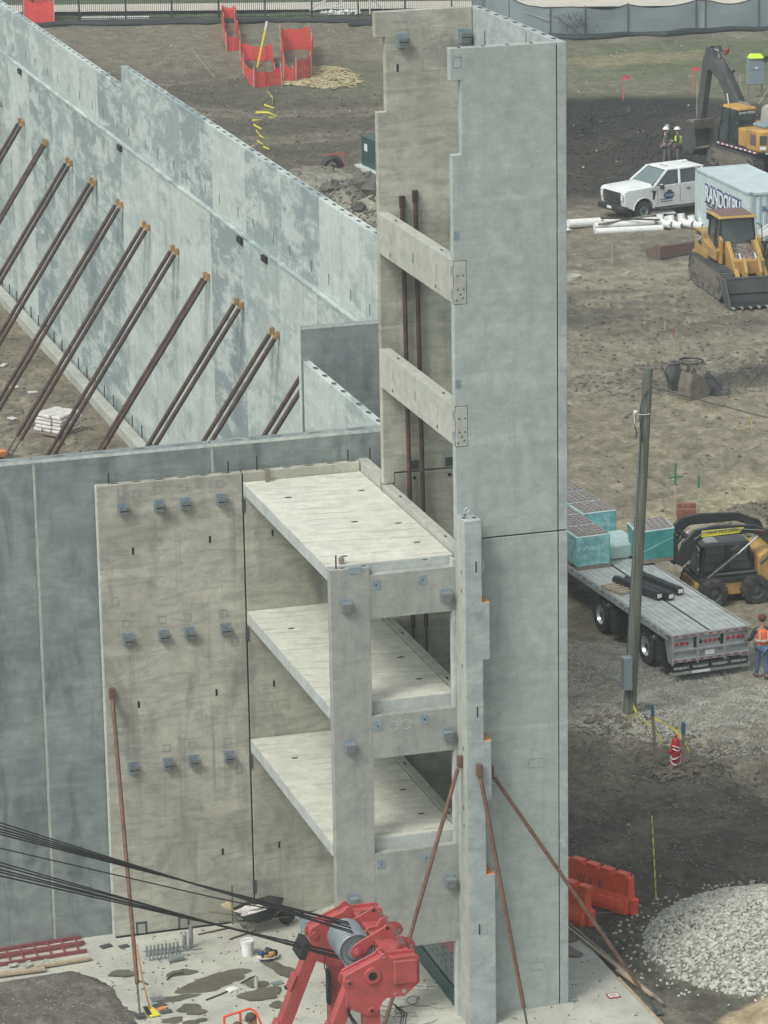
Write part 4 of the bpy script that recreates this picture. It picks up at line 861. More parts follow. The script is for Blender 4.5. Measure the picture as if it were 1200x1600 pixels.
q = MB().lathe([(.0,.13),(.07,.12),(.11,.05),(.17,.0),(.17,-.01)],16,Matrix.Translation((-5.83,6.55,.42)) @ Matrix.Rotation(.5,4,'Y')).build('straw_hat', M['straw'], smooth=True); tag(q, 'pale cream sun hat hung on the wheelbarrow handle', 'hat')
tag(MB().cyl((-5.62,6.95,-.2),(-5.62,6.95,.75),.012,n=6).build('steel_rod', M['black']), 'thin black rod standing behind the wheelbarrow', 'rod')
# tool pile
t = thing('tool_pile', 'heap of safety harness and cordless tools right of the white bucket', 'tools', (-5.38,4.85,-.235))
for k, (x, y, z, mt) in enumerate(((-.1,.05,.12,'navy'),(.08,.12,.14,'black'),(.0,-.08,.08,'brass'),(.12,-.02,.10,'brass'),(-.2,-.02,.06,'plastic'),(.2,.1,.08,'black'))): MB().blob((x,y,z),(.11,.08,.08),k+9,.4,(8,6)).build('tool', M[mt], t, smooth=True)
for k in range(4): MB().tube([(.3*math.cos(a+k)*(.7+.2*k/3), .17*math.sin(a+k), .03+.02*k) for a in [i*.5 for i in range(9)]], .014, 5).build('strap', M[('black','navy','black','plastic')[k]], t, smooth=True)
tag(MB().lathe([(.05,0),(.055,.10),(.05,.16),(.02,.2),(.02,.26),(0,.26)],14,Matrix.Translation((-5.98,3.47,PZ(-6)))).build('bottle', M['side'], smooth=True), 'small bottle standing between two wet stains', 'bottle')
for k, (pts, lb) in enumerate(([[(-6.25,3.75),(-6.0,3.95),(-5.85,4.02)], 'short dark hose end right of the largest stain'], [[(-7.2,3.12),(-6.85,3.3),(-6.65,3.42)], 'dark strap leading up to the white faced tile'], [[(-7.75,4.45),(-7.55,4.7),(-7.3,4.72)], 'bent rod lying up-left of the largest stain'], [[(-8.35,4.6),(-8.2,4.35)], 'short stick beside the shovel handle'], [[(-5.9,6.2),(-5.2,6.5)], 'rusty bar in front of the wheelbarrow wheel'], [[(-6.5,6.7),(-5.7,6.85)], 'long rusty bar under the wheelbarrow'])):
    tag(MB().tube([(a, b, PZ(a)+.02) for a, b in pts], .018, 6).build('loose_rod', M['dgrey' if k < 4 else 'rust'], smooth=True), lb, 'rod')
WR = random.Random(8)
for k, (cx, cy, r_, mt, lb) in enumerate(((-3.0,1.3,.5,'dgrey','large dark loop of loose cable right of the crane head'),(-2.6,1.7,.35,'matwhite','white cord curling under the frame panel'),(-3.5,.9,.45,'dgrey','dark cable loops closest to the red upright'),(-3.1,.5,.6,'oldwood','tan cord tangled at the bottom of the pad'),(-2.4,.9,.4,'side','pale cord ending beside the pier'))):
    pts = []; a0 = WR.uniform(0,6)
    for i in range(26):
        a = a0+i*.42; q = r_*(.55+.5*math.sin(i*.37+k)); pts.append((cx+q*math.cos(a)+(i-13)*.035, cy+q*.8*math.sin(a), PZ(cx)+.02+.012*(i % 3)))
    tag(MB().tube(pts, .009, 5).build('loose_cable', M[mt], smooth=True), lb, 'cable')
rs = random.Random(5); dbm = MB()
for k in range(420):
    x = rs.uniform(-9, 1.3); y = rs.uniform(-3, 7) if x > -2.4 else rs.uniform(1.5, 7); dbm.cbox((x, y, PZ(x)+.008), (rs.uniform(.015,.07), rs.uniform(.01,.03), .016), rs.uniform(0, PI))
tag(dbm.build('debris', M['mud'], kind='stuff'), 'small chips and crumbs of debris scattered over the pad', 'debris')
t = thing('small_sign', 'small white card with red border lying on the pad right of the tower', 'sign', (1.02,.02,.006)); box('card', (-.11,-.1,0), (.11,.1,.02), M['matwhite'], t)
for a, b in (((-.13,-.12,0),(-.11,.12,.024)),((.11,-.12,0),(.13,.12,.024)),((-.11,.1,0),(.11,.12,.024)),((-.11,-.12,0),(.11,-.1,.024))): box('red_border', a, b, M['redlens'], t)
for k in range(3): box('print_line', (-.08,-.06+k*.05,.0205), (.07,-.04+k*.05,.0215), M['dgrey'], t)
for k, (a, b, w_, mt, lb) in enumerate((((1.42,4.1,.05),(1.86,-.75,.02),.07,'oldwood','longest grey plank running along the pad edge'),((1.30,4.0,.06),(1.72,.35,.03),.06,'wood','pale plank next to the pad edge, upper part'),((1.54,1.2,.06),(1.78,-.35,.05),.08,'wood','short tan plank lying on the longest grey plank'),((1.45,.9,0),(1.52,-4,0),.07,'wood','tan form board edging the pad at the bottom'))):
    a, b = Vector(a), Vector(b); d = b-a; tag(MB().cbox((a+b)/2, (d.length, w_, .05), math.atan2(d.y, d.x)).build('plank', M[mt], bev=.004), lb, 'plank')
# orange lift basket at the bottom edge with a crouching worker
t = thing('lift_basket', 'orange railed lift basket cut by the bottom edge', 'lift basket', (-7.25,-1.3,.25))
for k, pts in enumerate(([(-.55,.25,1.0),(.0,.3,1.08),(.12,.28,1.02),(.25,-.2,.55)], [(-.2,.28,1.05),(-.2,.28,0)], [(-.6,-.1,1.0),(-.62,-.1,.8),(-.95,-.15,.78),(-1.0,-.2,.55)], [(.12,.28,1.02),(.12,.28,0)], [(-.55,.25,1.0),(-.55,.25,0)])): MB().tube(pts, .026, 8).build('rail_tube', M['orangebright'], t, smooth=True)
box('basket_floor', (-1.1,-.6,-.1), (.4,.35,0), M['dgrey'], t); MB().tube([(-.0,.2,1.0),(-.04,.2,.8),(.04,.2,.5)], .02, 6).build('hose', M['black'], t); box('control_panel', (-.05,.12,.6), (.08,.3,.8), M['lime'], t)
for a in (-1, .3):
    for b in (-.5, .25): MB().cyl((a,b,-.45),(a,b,-.1),.05,n=8).build('base_leg', M['dgrey'], t)
# ---------------------------------------------------------------- orange water barriers
def barrier(loc, rz, label, L=1.85):
    t = thing('water_barrier', label, 'barrier', loc, rz)
    prof = [(-.24,0),(.24,0),(.24,.10),(.20,.24),(.115,.42),(.085,.86),(-.085,.86),(-.115,.42),(-.20,.24),(-.24,.10)]
    MB().prism(prof, 0, -L/2, L/2).build('barrier_body', M['orange'], t, .015)
    for k in range(6):
        x = -L/2+.22+k*(L-.44)/5
        for s_ in (-1, 1): MB().hexa([(x-.095,s_*.19,.13),(x+.095,s_*.19,.13),(x+.095,s_*.262,.13),(x-.095,s_*.262,.13),(x-.085,s_*.13,.34),(x+.085,s_*.13,.34),(x+.085,s_*.20,.30),(x-.085,s_*.20,.30)]).build('foot_rib', M['orange'], t, .012)
    for x in (-.66,-.22,.22,.66):
        MB().box((x-.16,-.098,.86),(x+.16,.098,.93)).build('top_block', M['orange'], t, .012)
    MB().cyl((-L/2-.06,0,.06),(-L/2-.06,0,.86),.075,n=14).build('end_knuckle', M['orange'], t, .01, smooth=True); MB().cyl((L/2+.06,0,.0),(L/2+.06,0,.36),.11,n=14).build('end_knuckle', M['orange'], t, .01, smooth=True)
    for k, ch in enumerate('WAR'): 
        text('stencil_lettering', ch, .30, M['roof_brown'], t, (-.62+k*.32, -.128, .42), (1,0,0), (0,.12,1), .002, 0, .8)
    return t
barrier((2.62,5.22,-.09), R(-60), 'orange plastic barrier standing beyond the pad edge')
barrier((1.55,4.75,-.09), R(-60), 'orange plastic barrier mostly hidden by the tower corner', 1.5)
tag(MB().cyl((1.95,4.62,-.05),(3.1,4.45,-.05),.012,n=6).build('steel_rod', M['oldwood']), 'thin rod on the ground below the orange barrier', 'rod')
# ---------------------------------------------------------------- hydrant, stakes, pole
G = gh
t = thing('fire_hydrant', 'red fire hydrant partly wrapped in torn plastic between two stakes', 'hydrant', (7.36,12.75,G(7.36,12.75)-.03))
MB().lathe([(.15,0),(.16,.05),(.105,.08),(.10,.52),(.145,.54),(.145,.58),(.115,.60),(.10,.70),(.05,.78),(.03,.79),(.03,.84),(0,.84)], 20).build('hydrant_barrel', M['hydrant'], t, smooth=True)
for a in (0, PI, -PI/2): MB().cyl((.08*math.cos(a),.08*math.sin(a),.42),(.19*math.cos(a),.19*math.sin(a),.42),.055,n=12).build('outlet_cap', M['hydrant'], t, .006)
for k in range(4): MB().tube([((.13+.02*math.sin(3*a+k))*math.cos(a), (.13+.02*math.sin(3*a+k))*math.sin(a), (.56,.5,.13,.28)[k]+.03*math.sin(2*a+k)) for a in [2*PI*i/18 for i in range(18)]], .022, 5, True).build('plastic_wrap', M['plastic'], t, smooth=True)
def stake(name, loc, h, mat, label, cat='stake', r_=.025, lean=(0,0), top=None, tl=.3, flag=None, group=None):
    t = thing(name, label, cat, loc, 0, group); z = Vector((lean[0], lean[1], h))
    MB().cyl((0,0,-.1), z, r_, n=4).build('stake_shaft', M[mat], t)
    if top: MB().cyl(z*(1-tl/h), z*1.003, r_*1.12, n=4).build('painted_top', M[top], t)
    if flag: MB().add([(z.x,z.y,z.z-.03),(z.x+.36,z.y-.06,z.z-.05),(z.x+.34,z.y-.02,z.z-.26),(z.x,z.y,z.z-.24)],[(0,1,2,3)]).build('flag', M[flag], t)
    return t
M['bluetop'] = flat('blue_painted_top', (.045,.13,.22), .7)
stake('marker_stake', (7.05,13.3,G(7.05,13.3)), 1.55, 'oldwood', 'taller wooden stake left of the fire hydrant with blue top', top='bluetop', r_=.045, lean=(-.12,0))
stake('marker_stake', (7.45,12.45,G(7.45,12.45)), 1.2, 'oldwood', 'wooden stake right in front of the fire hydrant with blue top', top='bluetop', r_=.05)
def tape(pts, label, w_=.05, name='caution_tape', mat='yellow'):
    m = MB(); n = len(pts); vs = []
    for i, p in enumerate(pts): vs += [(p[0],p[1],p[2]-w_*math.cos(i*1.3)), (p[0]+w_*.4*math.sin(i*1.9),p[1]-w_*.5*math.sin(i*2.2),p[2]+w_*math.cos(i*1.3))]
    m.add(vs, [(2*i,2*i+2,2*i+3,2*i+1) for i in range(n-1)]); return tag(m.build(name, M[mat]), label, 'caution tape')
tape([(7.66,16.6,.35),(7.70,16.5,.2),(7.5,16.4,.1),(7.4,16.3,.08),(7.35,16.2,.12),(7.5,16.1,.02),(7.65,16.1,.02)], 'tangle of yellow tape tied round the pole foot', .07)
tape([(7.7,16.4,.16),(7.75,15.4,.15),(7.55,14.2,.2),(7.15,13.35,.45)], 'yellow tape strung from the pole foot to the left stake', .035)
tape([(6.98,13.25,1.2),(7.1,13.1,1.15),(7.35,12.8,1.0),(7.55,12.6,.75),(7.62,12.5,.5)], 'yellow tape sagging between the two hydrant stakes', .05)
def rock(x, y, r_, label, seed, mat='clod', z=.3): tag(MB().blob((x,y,G(x,y)+r_*z),(r_,r_*.85,r_*.7),seed,.3,(9,7)).build('boulder', M[mat], smooth=False), label, 'boulder')
for (cx, cy, n_, lb) in ((7.3,12.3,30,'dug lumps of soil heaped round the fire hydrant foot'),(7.35,16.6,16,'dug lumps of soil heaped round the utility pole foot')):
    mm = MB()
    for k in range(n_):
        a = random.uniform(0, 2*PI) if cy < 14 else random.uniform(PI*.6, PI*1.7); q = random.uniform(.3, 1.0); x, y = cx+q*math.cos(a), cy+q*math.sin(a)*(.5 if cy < 14 else .8)
        r_ = random.uniform(.05,.14); mm.blob((x,y,G(x,y)+r_*.3),(r_,r_*.9,r_*.7),k+40,.3,(7,5))
    tag(mm.build('soil_lumps', M['mud'], kind='stuff'), lb, 'soil lumps')
t = thing('utility_pole', 'weathered greenish utility pole with conduit and grey meter box', 'utility pole', (7.6,16.77,-.1))
MB().cyl((0,0,-.2),(.5,0,9.5),.175,.125,n=20).build('pole_shaft', M['pole'], t, smooth=True)
MB().cyl((-.115,-.10,.1),(.285,-.075,8.3),.022,n=8).build('conduit', M['galv'], t, smooth=True)
MB().box((-.27,-.34,.95),(-.02,-.13,1.85)).build('meter_box', M['elec'], t, .015); MB().box((-.275,-.346,.98),(-.272,-.14,1.82)).build('box_door', M['galv'], t, .004)
MB().tube([(.30,-.12,7.6),(.22,-.16,8.2),(.24,-.14,8.5),(.38,-.13,8.85),(.50,-.12,8.95)], .013, 6).build('drop_cable', M['black'], t, smooth=True)
MB().lathe([(.03,0),(.055,.02),(.055,.07),(.03,.09)],12,Matrix.Translation((.10,-.16,8.35))).build('insulator', M['matwhite'], t, smooth=True)
MB().tube([(.10,-.16,8.3),(.06,-.17,8.05),(.14,-.17,7.85),(.10,-.17,7.7)], .016, 6).build('cable_tail', M['black'], t, smooth=True); MB().tube([(.05,-.17,8.4),(.08,-.17,8.2),(.05,-.17,8.0)], .014, 5).build('cable_tail', M['matwhite'], t)
MB().tube([(.12,-.16,8.33),(.36,-.16,8.30),(.52,-.12,8.30)], .01, 5).build('tie_wire', M['matwhite'], t)
a, b = Vector((8.12,16.65,8.92)), Vector((16.5,21.5,5.7)); pts = [a+(b-a)*(k/16)+Vector((0,0,-.55*math.sin(PI*k/16)+.2*math.sin(PI*k/16)**2)) for k in range(17)]; pts = [a+(b-a)*(k/16)*1.9+Vector((0,0,-.22*math.sin(PI*min(1,k/16)))) for k in range(17)]
sw = MB().tube(pts, .010, 6).build('overhead_cable', M['dgrey'], smooth=True); tag(sw, 'overhead cable sagging right from the utility pole top', 'cable')
sw2 = MB().tube([p+Vector((0,0,.03+.012*math.sin(i*2.1))) for i, p in enumerate(pts)], .005, 5).build('messenger_wire', M['chrome'], sw, smooth=True)
tt = a+(b-a)*.43; tape([(tt.x,tt.y,tt.z-.2),(tt.x+.03,tt.y,tt.z-.35),(tt.x+.08,tt.y,tt.z-.5),(tt.x+.06,tt.y,tt.z-.65)], 'short yellow ribbon hanging from the overhead cable', .04)
# yellow-banded lath and other markers
t = stake('tall_lath', (3.9,5.0,-.1), 2.05, 'yellow', 'tall thin yellow banded lath beyond the orange barrier', r_=.018, lean=(-.12,0)); 
for k in range(7): MB().cyl((-.12*(.1+.13*k),0,2.05*(.1+.13*k)),(-.12*(.15+.13*k),0,2.05*(.15+.13*k)),.02,n=5).build('dark_band', M['oldwood'], t)
for x, y, h, lb, fl_ in ((41.5,108.8,1.35,'pink flag alone on the dark soil right of the tower','pink'),(45.5,109.0,1.5,'pink flag left of the excavator stick','pink'),(46.8,110.0,1.7,'pink flag directly behind the excavator stick','pink')): stake('survey_flag', (x,y,G(x,y)), h, 'pink', lb, 'flag', .02, flag=fl_)
stake('survey_flag', (23.25,54.1,G(23.25,54.1)), 1.15, 'lath', 'wooden lath with red flag on open dirt above the pole', 'flag', .018, flag=None, top='redlens', tl=.35)
for x, y, h, lb, ln in ((42.6,101,1.9,'pale lath upright before the dark berm near the bucket',(0,0)),(26.8,70.4,.9,'orange tipped lath standing left of the steel bucket',(0,0)),(24.6,58.5,.35,'tiny lath stub on the open dirt',(0,0)),(24.0,127.6,1.5,'thin lath left of the hand dug ditch',(-1.2,.4)),(47.5,104.8,1.0,'slanted white lath leaning near the grey kiosk',(.9,.2)),(46.6,104.6,1.6,'pale stake behind the grey kiosk panel',(-.2,0))): stake('lath', (x,y,G(x,y)), h, 'lath', lb, 'lath', .022, lean=ln)
# brick stack with green topped stakes
t = thing('brick_stack', 'small stack of red bricks on pale spoil beside green topped stakes', 'bricks', (15.9,33.9,G(15.9,33.9)), R(-20)); t.scale = (.68,)*3
b0 = box('brick', (-.14,-.07,0), (.14,.07,.17), M['brick'], t, .005); b0.location = (-.3,-.25,0)
for i in range(3):
    for j in range(4):
        for k in range(3 if j < 2 else 4):
            if i+j+k: inst(b0, t, (-.3+i*.3, -.25+j*.16, k*.18), (0,0,random.uniform(-.03,.03)))
stake('green_stake', (15.75,34.5,G(15.7,34.5)), 1.7, 'lath', 'taller green topped stake behind the brick stack', top='gpaint', tl=.7, r_=.035)
stake('green_stake', (16.3,33.9,G(16.2,33.9)), 1.4, 'lath', 'shorter green topped stake right of the brick stack', top='gpaint', tl=.4, r_=.035)
MB_ = MB().cbox((0,0,1.25),(.5,.03,.05)).build('cross_arm', M['gpaint'], bpy.data.objects['green_stake'])
# pvc pipes and fittings
for k, (x0, y0, x1, y1, r_, z, mt, lb) in enumerate(((28.3,76.6,31.3,76.3,.16,.16,'matwhite','nearest long white pipe of the pile by the pickup'),(28.5,77.3,31.2,77.2,.17,.17,'matwhite','middle long white pipe of the pile'),(27.5,77.9,29.0,77.9,.2,.2,'matwhite','short fat white pipe at the left of the pile'),(29.2,78.0,32.3,78.0,.15,.15,'matwhite','rear long white pipe of the pile'),(28.6,77.0,31.8,77.7,.05,.42,'oldwood','thin dark bar lying across the white pipes'),(28.9,77.6,31.3,76.6,.04,.45,'black','thin black rod across the white pipes'))):
    tag(MB().cyl((x0,y0,G(x0,y0)+z),(x1,y1,G(x1,y1)+z),r_,n=16).build('pipe', M[mt], smooth=True), lb, 'pipe')
tag(MB().cbox((26.9,77.6,G(26.9,77.6)+.05),(1.0,.8,.05),.5).build('white_board', M['matwhite']), 'flat white board at the left end of the pipes', 'board'); tag(MB().cbox((32.2,79.1,.12),(1.4,.6,.05),-.2).build('white_board', M['matwhite']), 'flat white board behind the right end of the pipes', 'board')
for k in range(7):
    x, y = 31.6+k*.36, 76.6-k*.33; z = G(x, y)
    t = thing('pipe_fitting', 'white pipe elbow, number %s from the left in the row of fittings' % ('one','two','three','four','five','six','seven')[k], 'pipe fitting', (x,y,z), R(30), 'white pipe fittings beside the pipes')
    MB().tube([(0,-.3,.2),(0,.1,.2),(.04,.35,.3),(.06,.42,.6)], .17, 12).build('elbow', M['matwhite'], t, smooth=True); MB().cyl((0,-.31,.2),(0,-.30,.2),.14,n=14).build('bore', M['elec'], t)
# steel bucket lying by the fittings
t = thing('loader_bucket', 'rusty steel bucket lying open beside the white pipe fittings', 'bucket', (30.2,71.4,G(30,71.2)), R(14))
sh = [(-.55,.0),(.45,.0),(.55,.12),(.45,.20),(-.35,.62),(-.55,.55)]
for x in (-1.35, 1.35): MB().prism(sh, 0, x-.03, x+.03).build('side_plate', M['roof_brown'], t)
MB().hexa([(-1.35,-.55,0),(1.35,-.55,0),(1.35,-.5,0),(-1.35,-.5,0),(-1.35,-.55,.55),(1.35,-.55,.55),(1.35,-.5,.58),(-1.35,-.5,.58)]).build('back_plate', M['roof_brown'], t); MB().hexa([(-1.35,-.52,.56),(1.35,-.52,.56),(1.35,.5,.13),(-1.35,.5,.13),(-1.35,-.50,.62),(1.35,-.50,.62),(1.35,.52,.17),(-1.35,.52,.17)]).build('shell_plate', M['oldwood'], t); box('cutting_edge', (-1.38,-.60,0), (1.38,-.54,.10), M['dgrey'], t)
tag(MB().lathe([(.3,0),(.32,.2),(.26,.2),(.24,.1)],18,Matrix.Translation((24.35,68.3,G(24.35,68.3)-.08))).build('pipe_collar', M['side'], smooth=True), 'pale concrete collar half buried at the tower edge', 'pipe collar')
# digging buckets with teeth standing on the dirt
def digbucket(loc, rz, sc, label, mat='mud', W=.9):
    t = thing('excavator_bucket', label, 'bucket', loc, rz); t.scale = (sc,)*3
    prof = [(-.5,.0),(.45,.0),(.62,.35),(.25,.95),(-.05,1.2),(-.35,1.25),(-.55,.6)]
    for x in (-W/2, W/2): MB().prism(prof, 0, x-.03, x+.03).build('side_plate', M[mat], t, .01)
    pts = [(.62,.35),(.45,0),(-.5,0),(-.55,.6),(-.35,1.25)]
    for (a, b), (c, d) in zip(pts[:-1], pts[1:]): 
        n_ = Vector((-(d-b), c-a)).normalized()*.03; MB().hexa([(-W/2,a,b),(W/2,a,b),(W/2,a+n_.x,b+n_.y),(-W/2,a+n_.x,b+n_.y),(-W/2,c,d),(W/2,c,d),(W/2,c+n_.x,d+n_.y),(-W/2,c+n_.x,d+n_.y)]).build('shell_plate', M[mat], t)
    for k in range(5): MB().hexa([(-W/2+.05+k*(W-.2)/4-.0,.58,.30),(-W/2+.15+k*(W-.2)/4,.58,.30),(-W/2+.15+k*(W-.2)/4,.60,.40),(-W/2+.05+k*(W-.2)/4,.60,.40),(-W/2+.08+k*(W-.2)/4,.95,.42),(-W/2+.12+k*(W-.2)/4,.95,.42),(-W/2+.12+k*(W-.2)/4,.95,.46),(-W/2+.08+k*(W-.2)/4,.95,.46)]).build('tooth', M['dgrey'], t)
    for x in (-.18, .18): MB().prism([(-.4,1.2),(.0,1.2),(-.08,1.45),(-.25,1.5)], 0, x-.03, x+.03).build('hanger_ear', M[mat], t)
    return t
digbucket((21.7,48.1,G(21.7,48.1)-.05), R(-70), .82, 'tall narrow mud coloured bucket standing on its side', W=.75)
digbucket((21.75,49.6,G(21.7,49.6)), R(-95), .7, 'dark ripper bucket behind the mud coloured bucket', 'dgrey', .8)
digbucket((22.6,48.6,G(22.6,48.6)-.25), R(-110), .7, 'toothed dark bucket lying right of the mud coloured bucket', 'dgrey', 1.2)
tag(MB().tube([(21.15,49.0,.3),(20.95,49.0,.75),(21.1,49.0,.98),(21.6,49.0,1.02)], .05, 8).build('bent_hook', M['dgrey'], smooth=True), 'bent dark ripper shank left of the mud coloured bucket', 'ripper shank')
tag(MB().tube([(23.6+.45*math.cos(a), 53.2+.5*math.sin(a), G(23.6,53.2)+.04) for a in [2*PI*i/16 for i in range(16)]], .04, 6, True).build('hose_coil', M['black'], smooth=True), 'dark hose coil on the dirt above the buckets', 'hose')
# wrapped pallet inside the braced yard, orange cap at a brace foot
t = thing('wrapped_pallet', 'pallet of white bags under clear film inside the braced yard', 'pallet', (-.6,51.3,-.05), R(38)); t.scale = (.66,.66,.66)
r_ = random.Random(3)
for k in range(5):
    for i in range(2):
        for j in range(3): MB().cbox((-.45+i*.9+r_.uniform(-.04,.04), -.6+j*.6+r_.uniform(-.04,.04), .22+k*.19), (.88,.58,.17), r_.uniform(-.16,.16)).build('bag', M['plastic'], t, .05)
box('pallet_base', (-.95,-.95,0), (.95,.95,.12), M['oldwood'], t)
tag(MB().cbox((-3.15,48.5,.1),(.4,.3,.2),.4).build('orange_block', M['orangecap'], bev=.03), 'orange block on the ground at a brace foot, far left', 'block')
for k, (x, y) in enumerate(((-.9,58),(-.6,61.5),(-1.8,53.5),(-.4,57))): tag(MB().cbox((x,y,-.02),(.35,.2,.05),k).build('litter', M['plastic']), ('white scrap highest in the braced yard','white scrap by the footing in the braced yard','white scrap left of the wrapped pallet','white scrap mid way along the footing')[k], 'scrap')
# ---------------------------------------------------------------- flatbed trailer (local +Y is its front)
TR = thing('flatbed_trailer', 'silver flatbed trailer with open rear deck seen from behind', 'trailer', (10.85,19.2,-.06), R(3.6))
W2, LT, ZD = 1.16, 13.5, 1.34
dx = [-W2+.05,-.86,-.80,-.34,-.28,-.025,.025,.28,.34,.80,.86,W2-.05]
for k, (a, b) in enumerate(((-1.10,-.80),(-.785,-.40),(-.385,-.04),(.04,.385),(.40,.785),(.80,1.10))): 
    for y0, y1 in ((.05,4.5),(4.51,9.0),(9.01,13.4)): box('deck_plank', (a,y0,ZD-.04), (b,y1,ZD+.004*(k%2)), M['deck'], TR, .004)
for x in (-.95,-.6,-.2,.2,.6,.95): box('deck_rib', (x-.008,.08,ZD+.004), (x+.008,13.3,ZD+.012), M['alu'], TR)
box('deck_base', (-1.1,.06,ZD-.10), (1.1,13.4,ZD-.045), M['dgrey'], TR); box('center_groove', (-.03,.06,ZD-.03), (.03,13.3,ZD-.012), M['black'], TR)
for s_ in (-1, 1):
    box('side_rail', (s_*W2-.03,0,ZD-.16), (s_*W2+.03,13.4,ZD+.012), M['alu'], TR, .006); box('rub_rail', (s_*1.24-.012,.0,ZD-.15), (s_*1.24+.012,13.4,ZD-.09), M['alu'], TR, .004)
    p0 = box('stake_pocket', (-.045,-.06,ZD-.155), (.045,.06,ZD-.02), M['alu'], TR, .004); p0.location = (s_*1.20,.3,0)
    for k in range(1, 30): inst(p0, TR, (s_*1.20,.3+k*.44,0))
    box('main_beam', (s_*.48-.06,.3,.75), (s_*.48+.06,13.2,ZD-.10), M['dgrey'], TR)
def wheel(parent, x, y, z, r, wd, rim='chrome', ax=0, side=-1, nl=0, name='wheel', rimr=.55):
    e = MB(); Mx = Matrix.Translation((x,y,z)) @ (Matrix.Rotation(PI/2,4,'Y') if ax == 0 else Matrix.Rotation(PI/2,4,'X'))
    e.lathe([(r*.55,-wd/2),(r*.93,-wd/2),(r,-wd*.36),(r,wd*.36),(r*.93,wd/2),(r*.55,wd/2)], 32, Mx, cap=False); t_ = e.build(name, M['tyre'], parent, smooth=True)
    MB().lathe([(r*.1,-wd*.30),(r*rimr*.85,-wd*.18),(r*rimr,-wd*.46),(r*rimr,wd*.46),(r*rimr*.85,wd*.18),(r*.1,wd*.30)], 24, Mx, cap=False).build('rim', M[rim], t_, smooth=True)
    m = MB(); c = Vector((x,y,z)); av = Vector((1,0,0)) if ax == 0 else Vector((0,1,0))
    m.cyl(c-av*wd*.42, c+av*wd*.42, r*.16, n=12); m.build('hub', M['dgrey'], t_, smooth=True)
    if nl:
        m = MB()
        for k in range(nl):
            a = 2*PI*k/nl; rv = Vector((0,math.cos(a),math.sin(a))) if ax == 0 else Vector((math.cos(a),0,math.sin(a)))
            for s_ in (-1, 1): m.cbox(c+rv*r*.985+av*s_*wd*.22, ((wd*.46, r*.13, r*.09) if ax == 0 else (r*.13, wd*.46, r*.09)), 0, 0 if ax == 0 else -a+PI/2, (a-PI/2) if ax == 0 else 0)
        m.build('tread_lugs', M['tyre'], t_)
    return t_
for yy in (1.75, 4.85):
    for x in (-1.0,-.68,.68,1.0): wheel(TR, x, yy, .52, .52, .28, 'chrome')
    for s_ in (-1, 1):
        MB().box((s_*1.0-.16,yy-1.25,.28), (s_*1.0+.16,yy-.72,.95)).build('storage_step', M['black'], TR, .01); box('step_rung', (s_*1.0-.17,yy-1.18,.48), (s_*1.0+.17,yy-.79,.51), M['dgrey'], TR); box('step_rung', (s_*1.0-.17,yy-1.18,.72), (s_*1.0+.17,yy-.79,.75), M['dgrey'], TR)
        MB().cyl((s_*1.1,yy-.66,.95),(s_*1.1,yy-.55,.95),.07,n=10).build('air_can', M['chrome'], TR, smooth=True)
    MB().cyl((-.9,yy,.52),(.9,yy,.52),.09,n=10).build('axle', M['black'], TR)
# rear face
box('rear_plate', (-1.12,.0,.58), (1.12,.05,ZD-.02), M['alu'], TR)
for z0, z1 in ((ZD-.10,ZD+.02),(.86,.92),(.56,.66)): box('rear_rail', (-1.16,-.06,z0), (1.16,-.001,z1), M['alu'], TR, .006)
for x in (-1.16,-.42,.38,1.10): box('rear_post', (x,-.055,.5), (x+.06,-.002,ZD-.10), M['alu'], TR, .004)
for x in (-.5,.30): box('post_gap', (x,-.02,.93), (x+.08,.0,ZD-.11), M['black'], TR)
for k in range(9):
    for z0 in (ZD-.065,.59): box('reflector', (-1.1+k*.255,-.066,z0), (-.98+k*.255,-.061,z0+.04), M['redmark'], TR)
for xs_, on in (((-1.0,-.85,-.70),0),((-.30,-.16,-.02,.12,.26),1),((.52,.67,.82,.95),0)):
    for i, x in enumerate(xs_):
        MB().cyl((x,-.02,1.08),(x,.0,1.08),.065,n=16).build('lamp_bezel', M['chrome'], TR, smooth=True); MB().cyl((x,-.035,1.08),(x,-.02,1.08),.052,n=16).build('tail_lamp', M['black' if (on and i in (0,4)) else 'redlens'], TR)
box('license_plate', (-.16,-.025,.68), (.12,-.015,.82), M['wtext'], TR, .003); None
for x in (-1.15,-.58,.0,.56): 
    q = box('mud_flap', (x,-.05,.30), (x+.54,-.04,.50), M['black'], TR); text('flap_lettering', 'WABASH', .11, M['wtext'], q, (x+.04,-.052,.36), (1,0,0), (0,0,1), .001)
box('underride_bar', (-1.2,-.04,.20), (1.2,.03,.29), M['alu'], TR, .005); box('white_marker', (-.55,-.05,.21), (-.02,-.042,.285), M['wtext'], TR)
for x in (-.7,.7): box('underride_post', (x-.04,-.02,.28), (x+.04,.02,.6), M['dgrey'], TR)
MB().prism([(.0,.55),(.0,ZD-.05),(.45,ZD-.05),(.12,.55)], 0, -1.19, -1.16).build('corner_brace', M['alu'], TR)
